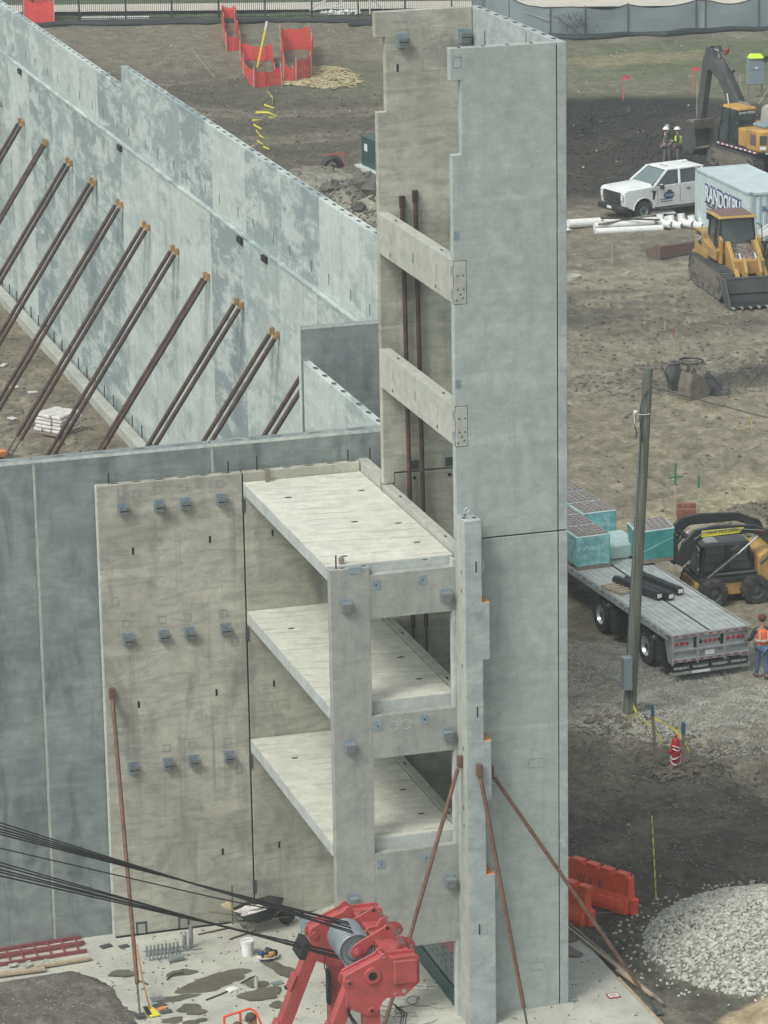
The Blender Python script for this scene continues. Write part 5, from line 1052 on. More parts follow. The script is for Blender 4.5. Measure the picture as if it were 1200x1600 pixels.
# block pallets
def blockpallet(loc, rz, label, mat='teal', w=1.06, h=.86, tilt=0, grp='pallets of concrete blocks in teal wrap', base=True):
    t = thing('block_pallet', label, 'pallet', loc, rz, grp); t.rotation_euler = (0, tilt, rz)
    if base:
        box('pallet_base', (-w/2,-w/2,0), (w/2,w/2,.03), M['oldwood'], t)
        for k in range(3): box('pallet_runner', (-w/2,-w/2+k*(w-.1)/2,.03), (w/2,-w/2+.1+k*(w-.1)/2,.11), M['oldwood'], t)
    z0 = .11
    b = MB(); r_ = .08; pts = []
    for cx, cy, a0 in ((w/2-r_,w/2-r_,0),(-w/2+r_,w/2-r_,1),(-w/2+r_,-w/2+r_,2),(w/2-r_,-w/2+r_,3)):
        for i in range(4): a = PI/2*(a0+i/3); pts.append((cx+r_*math.cos(a), cy+r_*math.sin(a)))
    b.prism(pts, 2, z0, z0+h-.012); b.build('stretch_wrap', M[mat], t, .01)
    n = len(pts); m = MB(); m.add([(x,y,z0+h) for x, y in pts]+[(x*.86,y*.86,z0+h+.02) for x, y in pts], [(i,(i+1)%n,n+(i+1)%n,n+i) for i in range(n)]); m.build('wrap_rim', M['palewrap'], t)
    for k in range(1, 4): MB().tube([(x*1.004,y*1.004,z0+h*k/4) for x, y in pts], .006, 4, True).build('course_line', M[mat], t)
    # top course of hollow blocks
    o_ = None
    for i in range(3):
        for j in range(5):
            bw, bd = (w*.9)/3, (w*.9)/5
            if o_ is None:
                m = MB(); x0, x1 = -bw/2+.006, bw/2-.006; y0, y1 = -bd/2+.006, bd/2-.006; s2 = .032; H = .06
                for a, b_ in (((x0,y0),(x1,y0+s2)),((x0,y1-s2),(x1,y1)),((x0,y0+s2),(x0+s2,y1-s2)),((x1-s2,y0+s2),(x1,y1-s2)),((-s2/2,y0+s2),(s2/2,y1-s2))): m.box((a[0],a[1],0),(b_[0],b_[1],H))
                o_ = m.build('block', M['block'], t); o_.location = (-w*.45+bw/2, -w*.45+bd/2, z0+h-.005)
                c_ = box('cavity', (x0+s2,y0+s2,.004), (x1-s2,y1-s2,.008), M['hole'], o_)
            else:
                q = inst(o_, t, (-w*.45+bw*(i+.5), -w*.45+bd*(j+.5), z0+h-.005)); inst(c_, q)
    return t
TX = lambda lx, ly: (10.85+lx*math.cos(R(3.6))-ly*math.sin(R(3.6)), 19.2+lx*math.sin(R(3.6))+ly*math.cos(R(3.6)))
for lx, ly, lb, w_ in ((-.62,7.0,'nearest teal block pallet on the trailer deck, left side',1.06),(-.62,8.12,'second teal block pallet in the left row on the trailer',1.06),(-.62,9.24,'third teal block pallet in the left row on the trailer',1.06),(.52,9.2,'front teal block pallet of the right row on the trailer',1.1),(.52,10.36,'second teal block pallet of the right row on the trailer',1.1),(.52,11.5,'farthest teal block pallet of the right row on the trailer',1.1)):
    x, y = TX(lx, ly); blockpallet((x,y,ZD-.05), R(3.6), lb, 'teal', w_)
x, y = TX(.62, 7.75); tag(MB().cbox((x,y,ZD+.17),(1.05,1.5,.42),R(3.6)).build('low_wrapped_stack', M['palewrap'], bev=.05), 'low pale wrapped stack before the right row of pallets', 'wrapped stack')
# black rolls and small pallet on the deck
for k, (lx, ly, a, lb) in enumerate(((-.38,3.9,14,'left black roll with white end label on the trailer deck'),(-.10,3.75,14,'middle black roll with white end label'),(.38,4.1,12,'right black roll with white end label'))):
    x, y = TX(lx, ly); t = thing('membrane_roll', lb, 'roll', (x,y,ZD+.075), R(3.6+a), 'black rolls lying on the trailer deck')
    MB().cyl((0,-.95,0),(0,1.05,0),.125,n=18).build('roll_body', M['blackplastic'], t, .01, smooth=True); box('end_label', (-.075,-.962,-.05), (.075,-.951,.06), M['matwhite'], t)
x, y = TX(-.78, 4.3); t = thing('small_pallet', 'small pale wooden pallet left of the black rolls', 'pallet', (x,y,ZD-.05), R(18))
for k in range(5): box('slat', (-.3,-.42+k*.2,.06), (.3,-.33+k*.2,.085), M['wood'], t)
for s_ in (-.26,.26): box('runner', (s_-.03,-.42,0), (s_+.03,.47,.06), M['wood'], t)
# ---------------------------------------------------------------- vehicles; local +X is forward, +Y is their left
def tread(parent, x0, x1, y, wd, h, n, zb=0, mat='dgrey', drop=0):
    """crawler track: a rounded belt with separate shoes; drop lowers the front end"""
    r_ = h/2; path = []
    L = x1-x0-2*r_; per = 2*L+2*PI*r_; tr = MB()
    def at_(s_):
        s_ %= per
        if s_ < L: return x0+r_+s_, zb, -PI/2
        s_ -= L
        if s_ < PI*r_: a = -PI/2+s_/r_; return x1-r_+r_*math.cos(a), zb+r_+r_*math.sin(a), a
        s_ -= PI*r_
        if s_ < L: return x1-r_-s_, zb+h, PI/2
        s_ -= L; a = PI/2+s_/r_; return x0+r_+r_*math.cos(a), zb+r_+r_*math.sin(a), a
    c = [at_(per*i/40) for i in range(40)]
    belt = MB().prism([(p[0]*1, p[1]) for p in c], 1, y-wd*.42, y+wd*.42).build('track_frame', M['mud'], parent)
    sh = None
    for i in range(n):
        px, pz, a = at_(per*(i+.5)/n)
        if sh is None: sh = MB().box((-.0,-wd/2,-per/n*.44), (.05,wd/2,per/n*.44)).box((.05,-wd/2,-.018), (.085,wd/2,.018)).build('track_shoe', M[mat], parent, .004)
        q = sh if i == 0 else inst(sh, parent)
        q.location = (px, 0*1+y, pz); q.rotation_euler = (0, -a, 0)
    for x, rr in ((x0+r_, r_*.72), (x1-r_, r_*.62)):
        MB().cyl((x,y-wd*.46,zb+r_),(x,y+wd*.46,zb+r_),rr,n=18).build('sprocket', M['dgrey'], parent, .01); MB().cyl((x,y-wd*.5,zb+r_),(x,y+wd*.5,zb+r_),rr*.45,n=14).build('sprocket_hub', M['mud'], parent, .01)
    for k in range(4): x = x0+r_*1.9+(x1-x0-r_*3.8)*k/3; MB().cyl((x,y-wd*.45,zb+.17),(x,y+wd*.45,zb+.17),.12,n=12).build('roller', M['dgrey'], parent)
    for s_ in (-1, 1): MB().prism([(x0+r_,zb+r_*.75),(x1-r_,zb+r_*.75),(x1-r_*1.2,zb+r_*1.35),(x0+r_*1.3,zb+r_*1.55)], 1, y+s_*wd*.43-.02, y+s_*wd*.43+.02).build('frame_plate', M['mud'], parent, .01)
# --- white pickup
PK = thing('pickup_truck', 'white crew cab pickup with blue oval door decal, parked before the dark soil', 'pickup truck', (33.05,79.95,-.05), R(180+13))
def arc(cx, cz, r_, a0, a1, n=9): return [(cx+r_*math.cos(a0+(a1-a0)*i/n), cz+r_*math.sin(a0+(a1-a0)*i/n)) for i in range(n+1)]
fx, rx = 2.05, -1.95
prof = [(-3.1,.62)]+[(-2.5,.55)]+arc(rx,.46,.53,PI*1.0,0)[0:]+[(1.45,.50)]+arc(fx,.46,.53,PI,0)+[(2.72,.55),(3.0,.62),(3.08,1.05),(3.05,1.28),(2.9,1.37),(1.45,1.43),(-3.1,1.45)]
MB().prism(prof, 1, -.98, .98).build('body', M['white'], PK, .09, smooth=True)
MB().hexa([(1.38,-.86,1.40),(2.95,-.78,1.34),(2.95,.78,1.34),(1.38,.86,1.40),(1.38,-.70,1.50),(2.75,-.62,1.44),(2.75,.62,1.44),(1.38,.70,1.50)]).build('hood', M['white'], PK, .05, smooth=True)
cz0, cz1 = 1.42, 2.06
MB().hexa([(-1.42,-.94,cz0),(1.52,-.94,cz0),(1.52,.94,cz0),(-1.42,.94,cz0),(-1.22,-.74,cz1),(.62,-.74,cz1),(.62,.74,cz1),(-1.22,.74,cz1)]).build('cabin', M['glass'], PK, .03)
MB().hexa([(-1.27,-.77,cz1-.03),(.68,-.77,cz1-.03),(.68,.77,cz1-.03),(-1.27,.77,cz1-.03),(-1.18,-.68,cz1+.05),(.52,-.68,cz1+.05),(.52,.68,cz1+.05),(-1.18,.68,cz1+.05)]).build('roof', M['white'], PK, .03, smooth=True)
MB().hexa([(1.50,-.80,cz0+.03),(1.535,-.80,cz0+.03),(1.535,.80,cz0+.03),(1.50,.80,cz0+.03),(.70,-.66,cz1-.05),(.735,-.66,cz1-.05),(.735,.66,cz1-.05),(.70,.66,cz1-.05)]).build('windscreen', M['wglass'], PK)
for s_ in (-1, 1):
    def q_(a): return (a[0], s_*a[1], a[2])
    for (x0, x1, X0, X1) in ((1.50,1.40,.70,.58),(-1.30,-1.44,-1.14,-1.26),(.14,.06,.06,-.02)):
        MB().tube([(x0,s_*.955,cz0),(( X0+x0)/2,s_*.86,(cz0+cz1)/2),(X0,s_*.765,cz1)], .06, 6).build('pillar', M['white'], PK, smooth=True)
    MB().tube([(.66,s_*.765,cz1),(-1.24,s_*.765,cz1)], .04, 6).build('roof_rail', M['white'], PK, smooth=True)
    for x in (.72, -.28): box('door_handle', (x-.12,s_*.995-.01,1.17), (x+.08,s_*.995+.01,1.21), M['black'], PK)
    for x in (1.32, .12, -1.0): box('door_gap', (x-.008,s_*.983-.004,.62), (x+.008,s_*.983+.004,1.32), M['dgrey'], PK)
    MB().cbox((1.18,s_*1.13,1.40),(.12,.22,.20)).build('mirror', M['black'], PK, .03); MB().cbox((1.20,s_*1.10,1.51),(.10,.16,.03)).build('mirror_cap', M['white'], PK, .01)
    MB().tube([(1.2,s_*1.04,.40),(-1.1,s_*1.04,.40)], .045, 8).build('running_board', M['dgrey'], PK, smooth=True)
    MB().hexa([(1.50,s_*.985,.85),(1.58,s_*.985,.85),(1.58,s_*.995,.85),(1.50,s_*.995,.85),(1.40,s_*.985,1.24),(1.60,s_*.985,1.24),(1.60,s_*.995,1.24),(1.40,s_*.995,1.24)]).build('fender_vent', M['black'], PK)
    MB().cbox((3.04,s_*.80,1.05),(.10,.30,.30)).build('headlight', M['chrome'], PK, .02); MB().cbox((3.08,s_*.80,1.05),(.06,.10,.24)).build('lamp_lens', M['wtext'], PK)
    for x in (fx, rx): MB().tube([(x+.53*math.cos(a), s_*.98, .46+.53*math.sin(a)) for a in [PI*i/12 for i in range(13)]], .028, 6).build('wheel_arch', M['white'], PK, smooth=True)
    for x in (fx, rx): wheel(PK, x, s_*.84, .40, .42, .28, 'galv', 1)
    MB().cyl((fx,s_*.99,.40),(fx,s_*.985,.40),.05,n=10).build('hub_cap', M['black'], PK)
for x in (fx, rx): box('arch_liner', (x-.5,-.66,.35), (x+.5,.66,.95), M['black'], PK)
MB().box((3.03,-.64,.74), (3.12,.64,1.26)).build('grille', M['black'], PK, .02)
for k in range(3): box('grille_bar', (3.12,-.6,.84+k*.15), (3.13,.6,.87+k*.15), M['dgrey'], PK)
MB().box((2.86,-1.0,.40), (3.22,1.0,.68)).build('front_bumper', M['black'], PK, .06, smooth=True); box('number_plate', (3.222,-.2,.5), (3.228,.15,.62), M['wtext'], PK)
for k in range(3): MB().cbox((.35,-.2+k*.2,cz1+.06),(.10,.07,.03)).build('clearance_lamp', M['roof_brown'], PK, .01)
MB().lathe([(.5,0),(.5,.012)], 28, Matrix.Translation((.72,.984,.98)) @ Matrix.Rotation(-PI/2,4,'X') @ Matrix.Diagonal((.56,.36,1,1))).build('door_decal', M['navy'], PK)
text('decal_lettering', 'RaTurn', .155, M['wtext'], PK, (.94,.999,.93), (-1,0,0), (0,0,1), .003); text('fender_lettering', 'CNF', .12, M['navy'], PK, (1.75,.99,1.22), (-1,0,.0), (0,0,1), .003)
None
box('bed_floor', (-3.0,-.78,1.452), (-1.5,.78,1.456), M['dgrey'], PK); MB().cbox((-1.9,.3,1.55),(.6,1.0,.35)).build('tool_chest', M['dgrey'], PK, .03)
MB().cbox((-.9,-.3,cz1+.09),(.35,.2,.07)).build('beacon', M['matwhite'], PK, .02)
# --- storage container with lettering
CT = thing('storage_container', 'pale blue grey steel storage container with blue lettering behind the track loader', 'container', (34.0,72.95,0))
X0, X1, Y0, Y1, H = -1.25, 1.20, -3.05, 3.20, 2.6
def corr(a, b, n, dep):
    o_ = []; st = (b-a)/n
    for k in range(n): u = a+k*st; o_ += [(u,0),(u+st*.3,0),(u+st*.42,dep),(u+st*.88,dep)]
    return o_+[(b,0)]
m = MB(); pts = [(X0+.03+d, u) for u, d in corr(Y0+.12, Y1-.12, 22, .04)]; m.prism(pts+[(X0+.10,Y1-.12),(X0+.10,Y0+.12)], 2, .15, H-.12); m.build('side_wall', M['cont'], CT)
m = MB(); pts = [(u, Y0+.03+d) for u, d in corr(X0+.12, X1-.12, 8, .04)]; m.prism(pts+[(X1-.12,Y0+.1),(X0+.12,Y0+.1)], 2, .15, H-.12); m.build('end_wall', M['cont'], CT)
box('far_wall', (X1-.05,Y0+.1,.15), (X1-.01,Y1,H-.1), M['cont'], CT); box('back_wall', (X0+.1,Y1-.06,.15), (X1-.06,Y1-.02,H-.1), M['cont'], CT)
MB().box((X0+.02,Y0+.02,H-.08), (X1-.02,Y1-.02,H-.03)).build('roof_sheet', M['cont'], CT)
for x in (X0, X1-.12):
    box('top_rail', (x,Y0,H-.12), (x+.12,Y1,H-.001), M['cont'], CT, .01); box('bottom_rail', (x,Y0,.0), (x+.12,Y1,.15), M['cont'], CT, .01)
    for y in (Y0, Y1-.12):
        box('corner_post', (x-.004,y-.004,.0), (x+.124,y+.124,H+.004), M['cont'], CT, .01); MB().cbox((x+.06,y+.06,H-.05),(.16,.16,.14)).build('corner_casting', M['elec'], CT, .02)
for y in (Y0, Y1-.12): box('end_rail', (X0+.12,y,H-.12), (X1-.12,y+.12,H-.002), M['cont'], CT, .01)
for off_, mt, ex, dx_ in ((.10,'navy',.008,0),(.018,'wtext',.012,-.012)): text('lettering', 'RANDOLPH', .95, M[mt], CT, (X0+.012+dx_, 2.05, 1.38), (0,-1,0), (0,0,1), ex, off_, .80)
None; None
None; text('end_lettering', 'RANDOLPH', .36, M['navy'], CT, (X0+.55, Y0+.01, 1.75), (1,0,0), (0,0,1), .006)
for z_, mt_ in ((1.16,'dgrey'),(1.0,'redlens')): box('print_line', (X0+.02,-.9,z_), (X0+.028,1.9,z_+.06), M[mt_], CT)
for z_ in (.70,.80): box('print_line', (.55,.99,z_), (1.2,.995,z_+.03), M['dgrey'], PK)
# --- track loader, front toward the camera
TL = thing('track_loader', 'yellow track loader with brown cab roof and wide dark front bucket', 'track loader', (29.75,64.1,-.05), R(-90-4))
for s_ in (-1, 1): tread(TL, -2.3, 2.1, s_*.98, .5, 1.12, 40)
MB().prism([(-2.2,.7),(1.2,.7),(1.9,1.0),(1.9,1.55),(.9,1.65),(-1.2,1.55),(-2.0,1.5),(-2.2,1.2)], 1, -.62, .62).build('chassis', M['cat'], TL, .03)
MB().prism([(-2.25,1.0),(-.6,1.0),(-.5,1.45),(-1.1,1.55),(-1.2,2.15),(-1.95,2.2),(-2.2,2.0)], 1, -1.02, 1.02).build('rear_housing', M['cat'], TL, .04)
MB().box((-2.75,-.95,.75), (-2.25,-.3,1.15)).build('rear_block', M['cat'], TL, .04); MB().box((-2.75,.3,.75), (-2.25,.95,1.15)).build('rear_block', M['cat'], TL, .04)
MB().prism([(-1.2,1.35),(.5,1.30),(.65,1.75),(-.4,1.75),(-1.2,1.9)], 1, -1.0, 1.0).build('side_skirt', M['cat'], TL, .03)
MB().hexa([(-1.25,-.74,1.7),(.35,-.74,1.55),(.35,.74,1.55),(-1.25,.74,1.7),(-1.15,-.66,2.95),(.12,-.66,2.95),(.12,.66,2.95),(-1.15,.66,2.95)]).build('cab_glass', M['glass'], TL, .02)
for s_ in (-1, 1):
    for p, q in (((.35,s_*.75,1.55),(.12,s_*.67,2.95)),((-1.25,s_*.75,1.7),(-1.15,s_*.67,2.95)),((-.35,s_*.76,1.6),(-.35,s_*.68,2.95))): MB().tube([p,q], .055, 6).build('cab_post', M['black'], TL)
    MB().tube([(.36,s_*.74,1.56),(-1.25,s_*.75,1.68)], .05, 6).build('cab_sill', M['black'], TL)
    box('door_panel', (-.3,s_*.75-.02,1.55), (.3,s_*.75+.02,1.95), M['black'], TL)
    MB().tube([(.2,s_*.8,2.7),(.35,s_*.98,2.6),(.4,s_*1.0,2.0),(.42,s_*.9,1.7)], .022, 6).build('grab_rail', M['black'], TL, smooth=True)
    MB().cbox((-1.25,s_*.72,2.8),(.25,.16,.3)).build('work_lamp', M['black'], TL, .03)
for x in (.30, -1.25): MB().tube([(x,-.66,2.1 if x < 0 else 1.7),(x,.66,2.1 if x < 0 else 1.7)], .03, 6).build('cab_bar', M['black'], TL)
MB().hexa([(-1.3,-.82,2.94),(.32,-.82,2.94),(.32,.82,2.94),(-1.3,.82,2.94),(-1.25,-.76,3.03),(.26,-.76,3.03),(.26,.76,3.03),(-1.25,.76,3.03)]).build('roof_frame', M['cat'], TL, .03)
MB().hexa([(-1.28,-.70,3.03),(.18,-.66,3.03),(.18,.66,3.03),(-1.28,.70,3.03),(-1.24,-.66,3.07),(.12,-.62,3.07),(.12,.62,3.07),(-1.24,.66,3.07)]).build('cab_roof', M['roof_brown'], TL, .01)
MB().cbox((-.45,.0,1.95),(.5,.5,.5)).build('seat', M['black'], TL, .05); MB().tube([(.1+.15*math.cos(a)*.4,.2*math.sin(a),1.95+.15*math.cos(a)) for a in [2*PI*i/14 for i in range(14)]], .02, 6, True).build('steering_wheel', M['black'], TL)
box('roof_front_visor', (.321,-.6,2.86), (.345,.6,2.96), M['black'], TL)
MB().prism([(.45,1.35),(1.75,1.25),(1.8,1.5),(.6,1.95),(.45,1.95)], 1, -.45, .45).build('engine_cover', M['mud'], TL, .05)
for k in range(9): MB().blob((.7+.12*k, -.3+.25*(k%3), 1.85-.05*k), (.16,.15,.13), k, .4, (7,5)).build('hydraulic_block', M[('dgrey','mud','roof_brown')[k%3]], TL)
for s_ in (-1, 1):
    MB().prism([(.45,2.05),(.85,2.15),(1.9,1.25),(2.45,.75),(2.35,.40),(2.05,.55),(1.65,1.0),(.6,1.65)], 1, s_*.58-.09, s_*.58+.09).build('lift_arm', M['cat'], TL, .03)
    MB().prism([(.35,1.2),(.7,1.2),(.75,2.2),(.45,2.3)], 1, s_*.80-.06, s_*.80+.06).build('arm_tower', M['cat'], TL, .02)
    MB().cyl((.9,s_*.78,1.15),(2.0,s_*.70,1.0),.07,n=10).build('lift_cylinder', M['dgrey'], TL); MB().cyl((1.5,s_*.32,1.75),(2.2,s_*.32,1.2),.045,n=8).build('tilt_rod', M['chrome'], TL)
    MB().prism([(1.7,1.5),(2.1,1.75),(2.45,1.2),(2.4,.7),(2.0,.9)], 1, s_*.30-.07, s_*.30+.07).build('tilt_lever', M['cat'], TL, .04)
bs = [(2.35,.95),(2.45,.35),(2.75,.03),(3.45,.0),(3.45,.04),(2.8,.09),(2.52,.40),(2.42,.95)]
MB().prism(bs, 1, -1.3, 1.3).build('bucket_shell', M['black'], TL, .01)
for s_ in (-1, 1): MB().prism([(2.35,1.0),(2.45,.35),(2.75,.03),(3.5,.0),(3.3,.30),(2.75,1.0)], 1, s_*1.3-.03, s_*1.3+.03).build('bucket_cheek', M['dgrey'], TL, .01)
MB().box((2.34,-1.3,.92),(2.50,1.3,1.02)).build('bucket_lip', M['dgrey'], TL, .02); MB().hexa([(2.50,-1.26,.92),(2.52,-1.26,.40),(2.52,1.26,.40),(2.50,1.26,.92),(2.56,-1.26,.92),(2.60,-1.26,.40),(2.60,1.26,.40),(2.56,1.26,.92)]).build('bucket_liner', M['dgrey'], TL)
for k in range(8): MB().cbox((3.56,-1.22+k*.35,.04),(.24,.09,.06),0,.1).build('bucket_tooth', M['chrome'], TL, .01)
q = MB().add([(-1.95,-1.035,2.10),(-1.32,-1.035,2.10),(-1.22,-1.035,1.62),(-1.62,-1.035,1.62)],[(0,1,2,3)]).build('decal_panel', M['black'], TL); text('decal_lettering', 'CAT', .30, M['wtext'], TL, (-1.78,-1.045,1.76), (1,0,0), (0,0,1), .004)
None
# --- white machine at the right edge
WM = thing('white_compact_loader', 'white armed compact machine cut by the right edge beside the track loader', 'compact loader', (33.6,68.2,0), R(150))
MB().prism([(-1.2,1.75),(.6,1.5),(1.15,1.1),(1.2,.75),(1.0,.8),(.9,1.05),(.4,1.3),(-1.2,1.5)], 1, -.9, -.75).build('lift_arm', M['white'], WM, .02); MB().prism([(-1.2,1.75),(.6,1.5),(1.15,1.1),(1.2,.75),(1.0,.8),(.9,1.05),(.4,1.3),(-1.2,1.5)], 1, .75, .9).build('lift_arm', M['white'], WM, .02)
MB().box((-1.2,-.6,.3),(.5,.6,1.3)).build('body', M['dgrey'], WM, .05); MB().box((-.8,-.5,1.3),(.4,.5,2.0)).build('cab_cage', M['black'], WM, .05); MB().box((.8,-.85,.1),(1.3,.85,.8)).build('bucket', M['alu'], WM, .05)
for x in (-.8,.3):
    for s_ in (-1,1): wheel(WM, x, s_*.75, .4, .4, .28, 'alu', 1)
box('cage_rail', (-1.6,.95,.9), (1.6,1.0,1.0), M['black'], WM); 
for k in range(7): box('cage_bar', (-1.6+k*.5,.95,.2), (-1.56+k*.5,1.0,.9), M['black'], WM)
# --- excavator
EX = thing('excavator', 'orange yellow excavator with dark boom and bucket down, working at the berm', 'excavator', (40.6,88.2,-.05), R(90+10))
for s_ in (-1, 1): tread(EX, -2.0, 2.1, s_*1.15, .6, .95, 36)
MB().box((-.9,-.8,.4),(.9,.8,.95)).build('undercarriage', M['dgrey'], EX, .05); MB().cyl((0,0,.9),(0,0,1.12),.75,n=24).build('slew_ring', M['dgrey'], EX)
MB().prism([(-2.1,-1.38),(-2.35,-1.1),(-2.35,1.1),(-2.1,1.38),(-.4,1.38),(1.3,1.38),(1.3,-1.38)], 2, 1.12, 1.3).build('deck_frame', M['black'], EX, .02)
MB().prism([(-2.25,-1.38),(-2.5,-1.0),(-2.5,1.0),(-2.25,1.38),(-1.2,1.38),(-1.2,-1.38)], 2, 1.18, 2.25).build('counterweight', M['deere'], EX, .10, smooth=True)
MB().box((-1.2,-1.36,1.3),(.9,-.35,2.1)).build('engine_house', M['deere'], EX, .06); MB().box((-1.19,.2,1.3),(-.5,1.36,2.15)).build('engine_house', M['deere'], EX, .06); MB().box((-2.1,-.9,2.25),(-1.0,.9,2.42)).build('hood_cover', M['elec'], EX, .08)
MB().hexa([(-.5,.40,1.3),(1.25,.40,1.3),(1.35,1.34,1.3),(-.5,1.34,1.3),(-.45,.44,2.95),(.9,.44,2.95),(.9,1.30,2.95),(-.45,1.30,2.95)]).build('cab_glass', M['glass'], EX, .03)
for p, q in (((-.5,.42,1.3),(-.45,.46,2.95)),((-.5,1.34,1.3),(-.45,1.30,2.95)),((1.3,1.34,1.3),(.9,1.30,2.95)),((1.25,.42,1.3),(.9,.46,2.95)),((.4,1.35,1.3),(.3,1.31,2.95))): MB().tube([p,q],.05,6).build('cab_post', M['black'], EX)
MB().hexa([(-.55,.36,2.93),(.95,.36,2.93),(.95,1.36,2.93),(-.55,1.36,2.93),(-.5,.42,3.06),(.88,.42,3.06),(.88,1.30,3.06),(-.5,1.30,3.06)]).build('cab_roof', M['deere'], EX, .03); box('roof_rack', (-.2,.5,3.08), (.7,.56,3.16), M['galv'], EX)
text('cab_lettering', 'JOHN DEERE', .155, M['wtext'], EX, (-.535,1.33,2.76), (0,-1,0), (0,0,1), .004)
text('panel_lettering', 'LINDAHL', .34, M['roof_brown'], EX, (-2.515,.25,1.72), (0,-1,0), (0,0,1), .004)
box('side_vent', (-2.10,1.382,1.5), (-1.6,1.39,2.0), M['roof_brown'], EX); MB().cbox((-2.395,1.18,1.42),(.02,.30,.14),R(-33)).build('white_decal', M['wtext'], EX); MB().cbox((-2.41,1.17,1.80),(.02,.34,.42),R(-33)).build('rear_vent', M['dgrey'], EX)
for k in range(9):
    box('warning_stripe', (-2.3+k*.4,1.385,1.14), (-2.1+k*.4,1.395,1.22), M['redmark'], EX); box('warning_stripe', (-2.1+k*.4,1.385,1.14), (-1.9+k*.4,1.395,1.22), M['wtext'], EX)
for k in range(5): box('warning_stripe', (-2.51,-.9+k*.4,1.14), (-2.502,-.7+k*.4,1.22), M['redmark'], EX); box('warning_stripe', (-2.51,-.7+k*.4,1.14), (-2.502,-.5+k*.4,1.22), M['wtext'], EX)
MB().prism([(-1.35,2.2),(-.35,2.2),(-.5,3.0),(-.8,3.15),(-1.3,3.1)], 1, -.95, .1).build('air_housing', M['side'], EX, .08); MB().tube([(-1.0,.0,2.3),(-.9,.0,2.7),(-1.05,.02,3.05)], .07, 8).build('exhaust', M['roof_brown'], EX, smooth=True)
for y in (-.5,-1.0): MB().tube([(-2.2,y,2.4),(-2.2,y,2.9),(-1.6,y,2.95)], .02, 6).build('hand_rail', M['black'], EX)
boom = [(.5,1.45),(1.0,1.3),(2.1,2.7),(3.0,3.75),(4.1,4.35),(4.25,4.75),(3.9,4.85),(2.6,4.35),(1.3,3.1)]
yb = .08
MB().prism(boom, 1, yb-.2, yb+.2).build('boom', M['dgrey'], EX, .03)
stick = [(3.55,4.35),(3.75,5.25),(4.25,5.25),(4.55,4.5),(5.1,1.5),(4.95,1.2),(4.75,1.3),(4.1,4.1)]
MB().prism(stick, 1, yb-.16, yb+.16).build('stick', M['dgrey'], EX, .02)
MB().cyl((2.0,yb,4.35),(3.2,yb,5.15),.10,n=12).build('stick_cylinder', M['dgrey'], EX); MB().cyl((3.2,yb,5.15),(3.85,yb,5.2),.05,n=10).build('cylinder_rod', M['chrome'], EX)
for s_ in (-.28,.28): MB().cyl((1.3,yb+s_,1.5),(1.8,yb+s_,2.5),.085,n=12).build('boom_cylinder', M['dgrey'], EX); MB().cyl((1.8,yb+s_,2.5),(2.1,yb+s_,3.3),.05,n=10).build('cylinder_rod', M['chrome'], EX)
MB().cyl((4.55,yb+.0,4.2),(4.85,yb,2.9),.085,n=12).build('bucket_cylinder', M['dgrey'], EX); MB().cyl((4.85,yb,2.9),(5.1,yb,1.75),.05,n=10).build('cylinder_rod', M['chrome'], EX)
for k in range(3): MB().tube([(1.2,yb+.1-.08*k,3.2),(2.5,yb+.1-.08*k,4.55),(3.3,yb+.1-.08*k,5.4),(3.9,yb+.1-.08*k,5.3),(4.4,yb+.1-.08*k,4.8)], .03, 6).build('hydraulic_hose', M['black'], EX, smooth=True)
MB().prism([(4.6,1.7),(5.3,1.6),(5.75,1.1),(5.85,.45),(5.5,-.02),(4.9,.0),(4.3,.35),(4.7,.35),(5.1,.3),(5.3,.7),(5.1,1.1),(4.7,1.2)], 1, yb-.55, yb+.55).build('bucket_shell', M['mud'], EX, .03)
for s_ in (-.56,.56): MB().prism([(4.6,1.5),(5.3,1.55),(5.8,1.0),(5.8,.4),(5.4,.0),(4.4,.30)], 1, yb+s_-.03, yb+s_+.03).build('bucket_cheek', M['dgrey'], EX)
# --- skid steer carrying a block pallet, facing left
SK = thing('skid_steer', 'black and yellow skid steer with raised arms carrying a block pallet', 'skid steer', (13.95,25.8,-.05), R(180-3))
for x in (.66,-.64):
    for s_ in (-1,1): wheel(SK, x, s_*.80, .42, .42, .30, 'dgrey', 1, nl=18, rimr=.58)
MB().prism([(-1.5,.35),(1.0,.28),(1.15,.5),(1.1,.80),(-1.5,.85)], 1, -.62, .62).build('chassis', M['cat'], SK, .03); MB().prism([(-1.2,.80),(1.0,.72),(1.05,.92),(-1.2,1.0)], 1, -.66, .66).build('chassis_top', M['black'], SK, .03)
MB().prism([(-1.75,.5),(-.75,.5),(-.75,1.65),(-1.0,1.85),(-1.6,1.75),(-1.8,1.4)], 1, -.72, .72).build('engine_cover', M['cat'], SK, .06, smooth=True)
MB().hexa([(-.65,-.44,.9),(.9,-.44,.9),(.9,.44,.9),(-.65,.44,.9),(-.5,-.40,2.05),(.75,-.40,2.05),(.75,.40,2.05),(-.5,.40,2.05)]).build('cab_glass', M['glass'], SK, .01)
for s_ in (-1,1):
    for p, q in (((.92,s_*.46,.9),(.78,s_*.43,2.06)),((-.68,s_*.46,.9),(-.52,s_*.43,2.06)),((.12,s_*.46,.9),(.12,s_*.43,2.06))): MB().tube([p,q],.045,6).build('cab_post', M['black'], SK)
    for k in range(3): MB().tube([(.9,s_*.46,1.15+k*.28),(-.6,s_*.46,1.15+k*.28)], .012, 4).build('guard_bar', M['black'], SK)
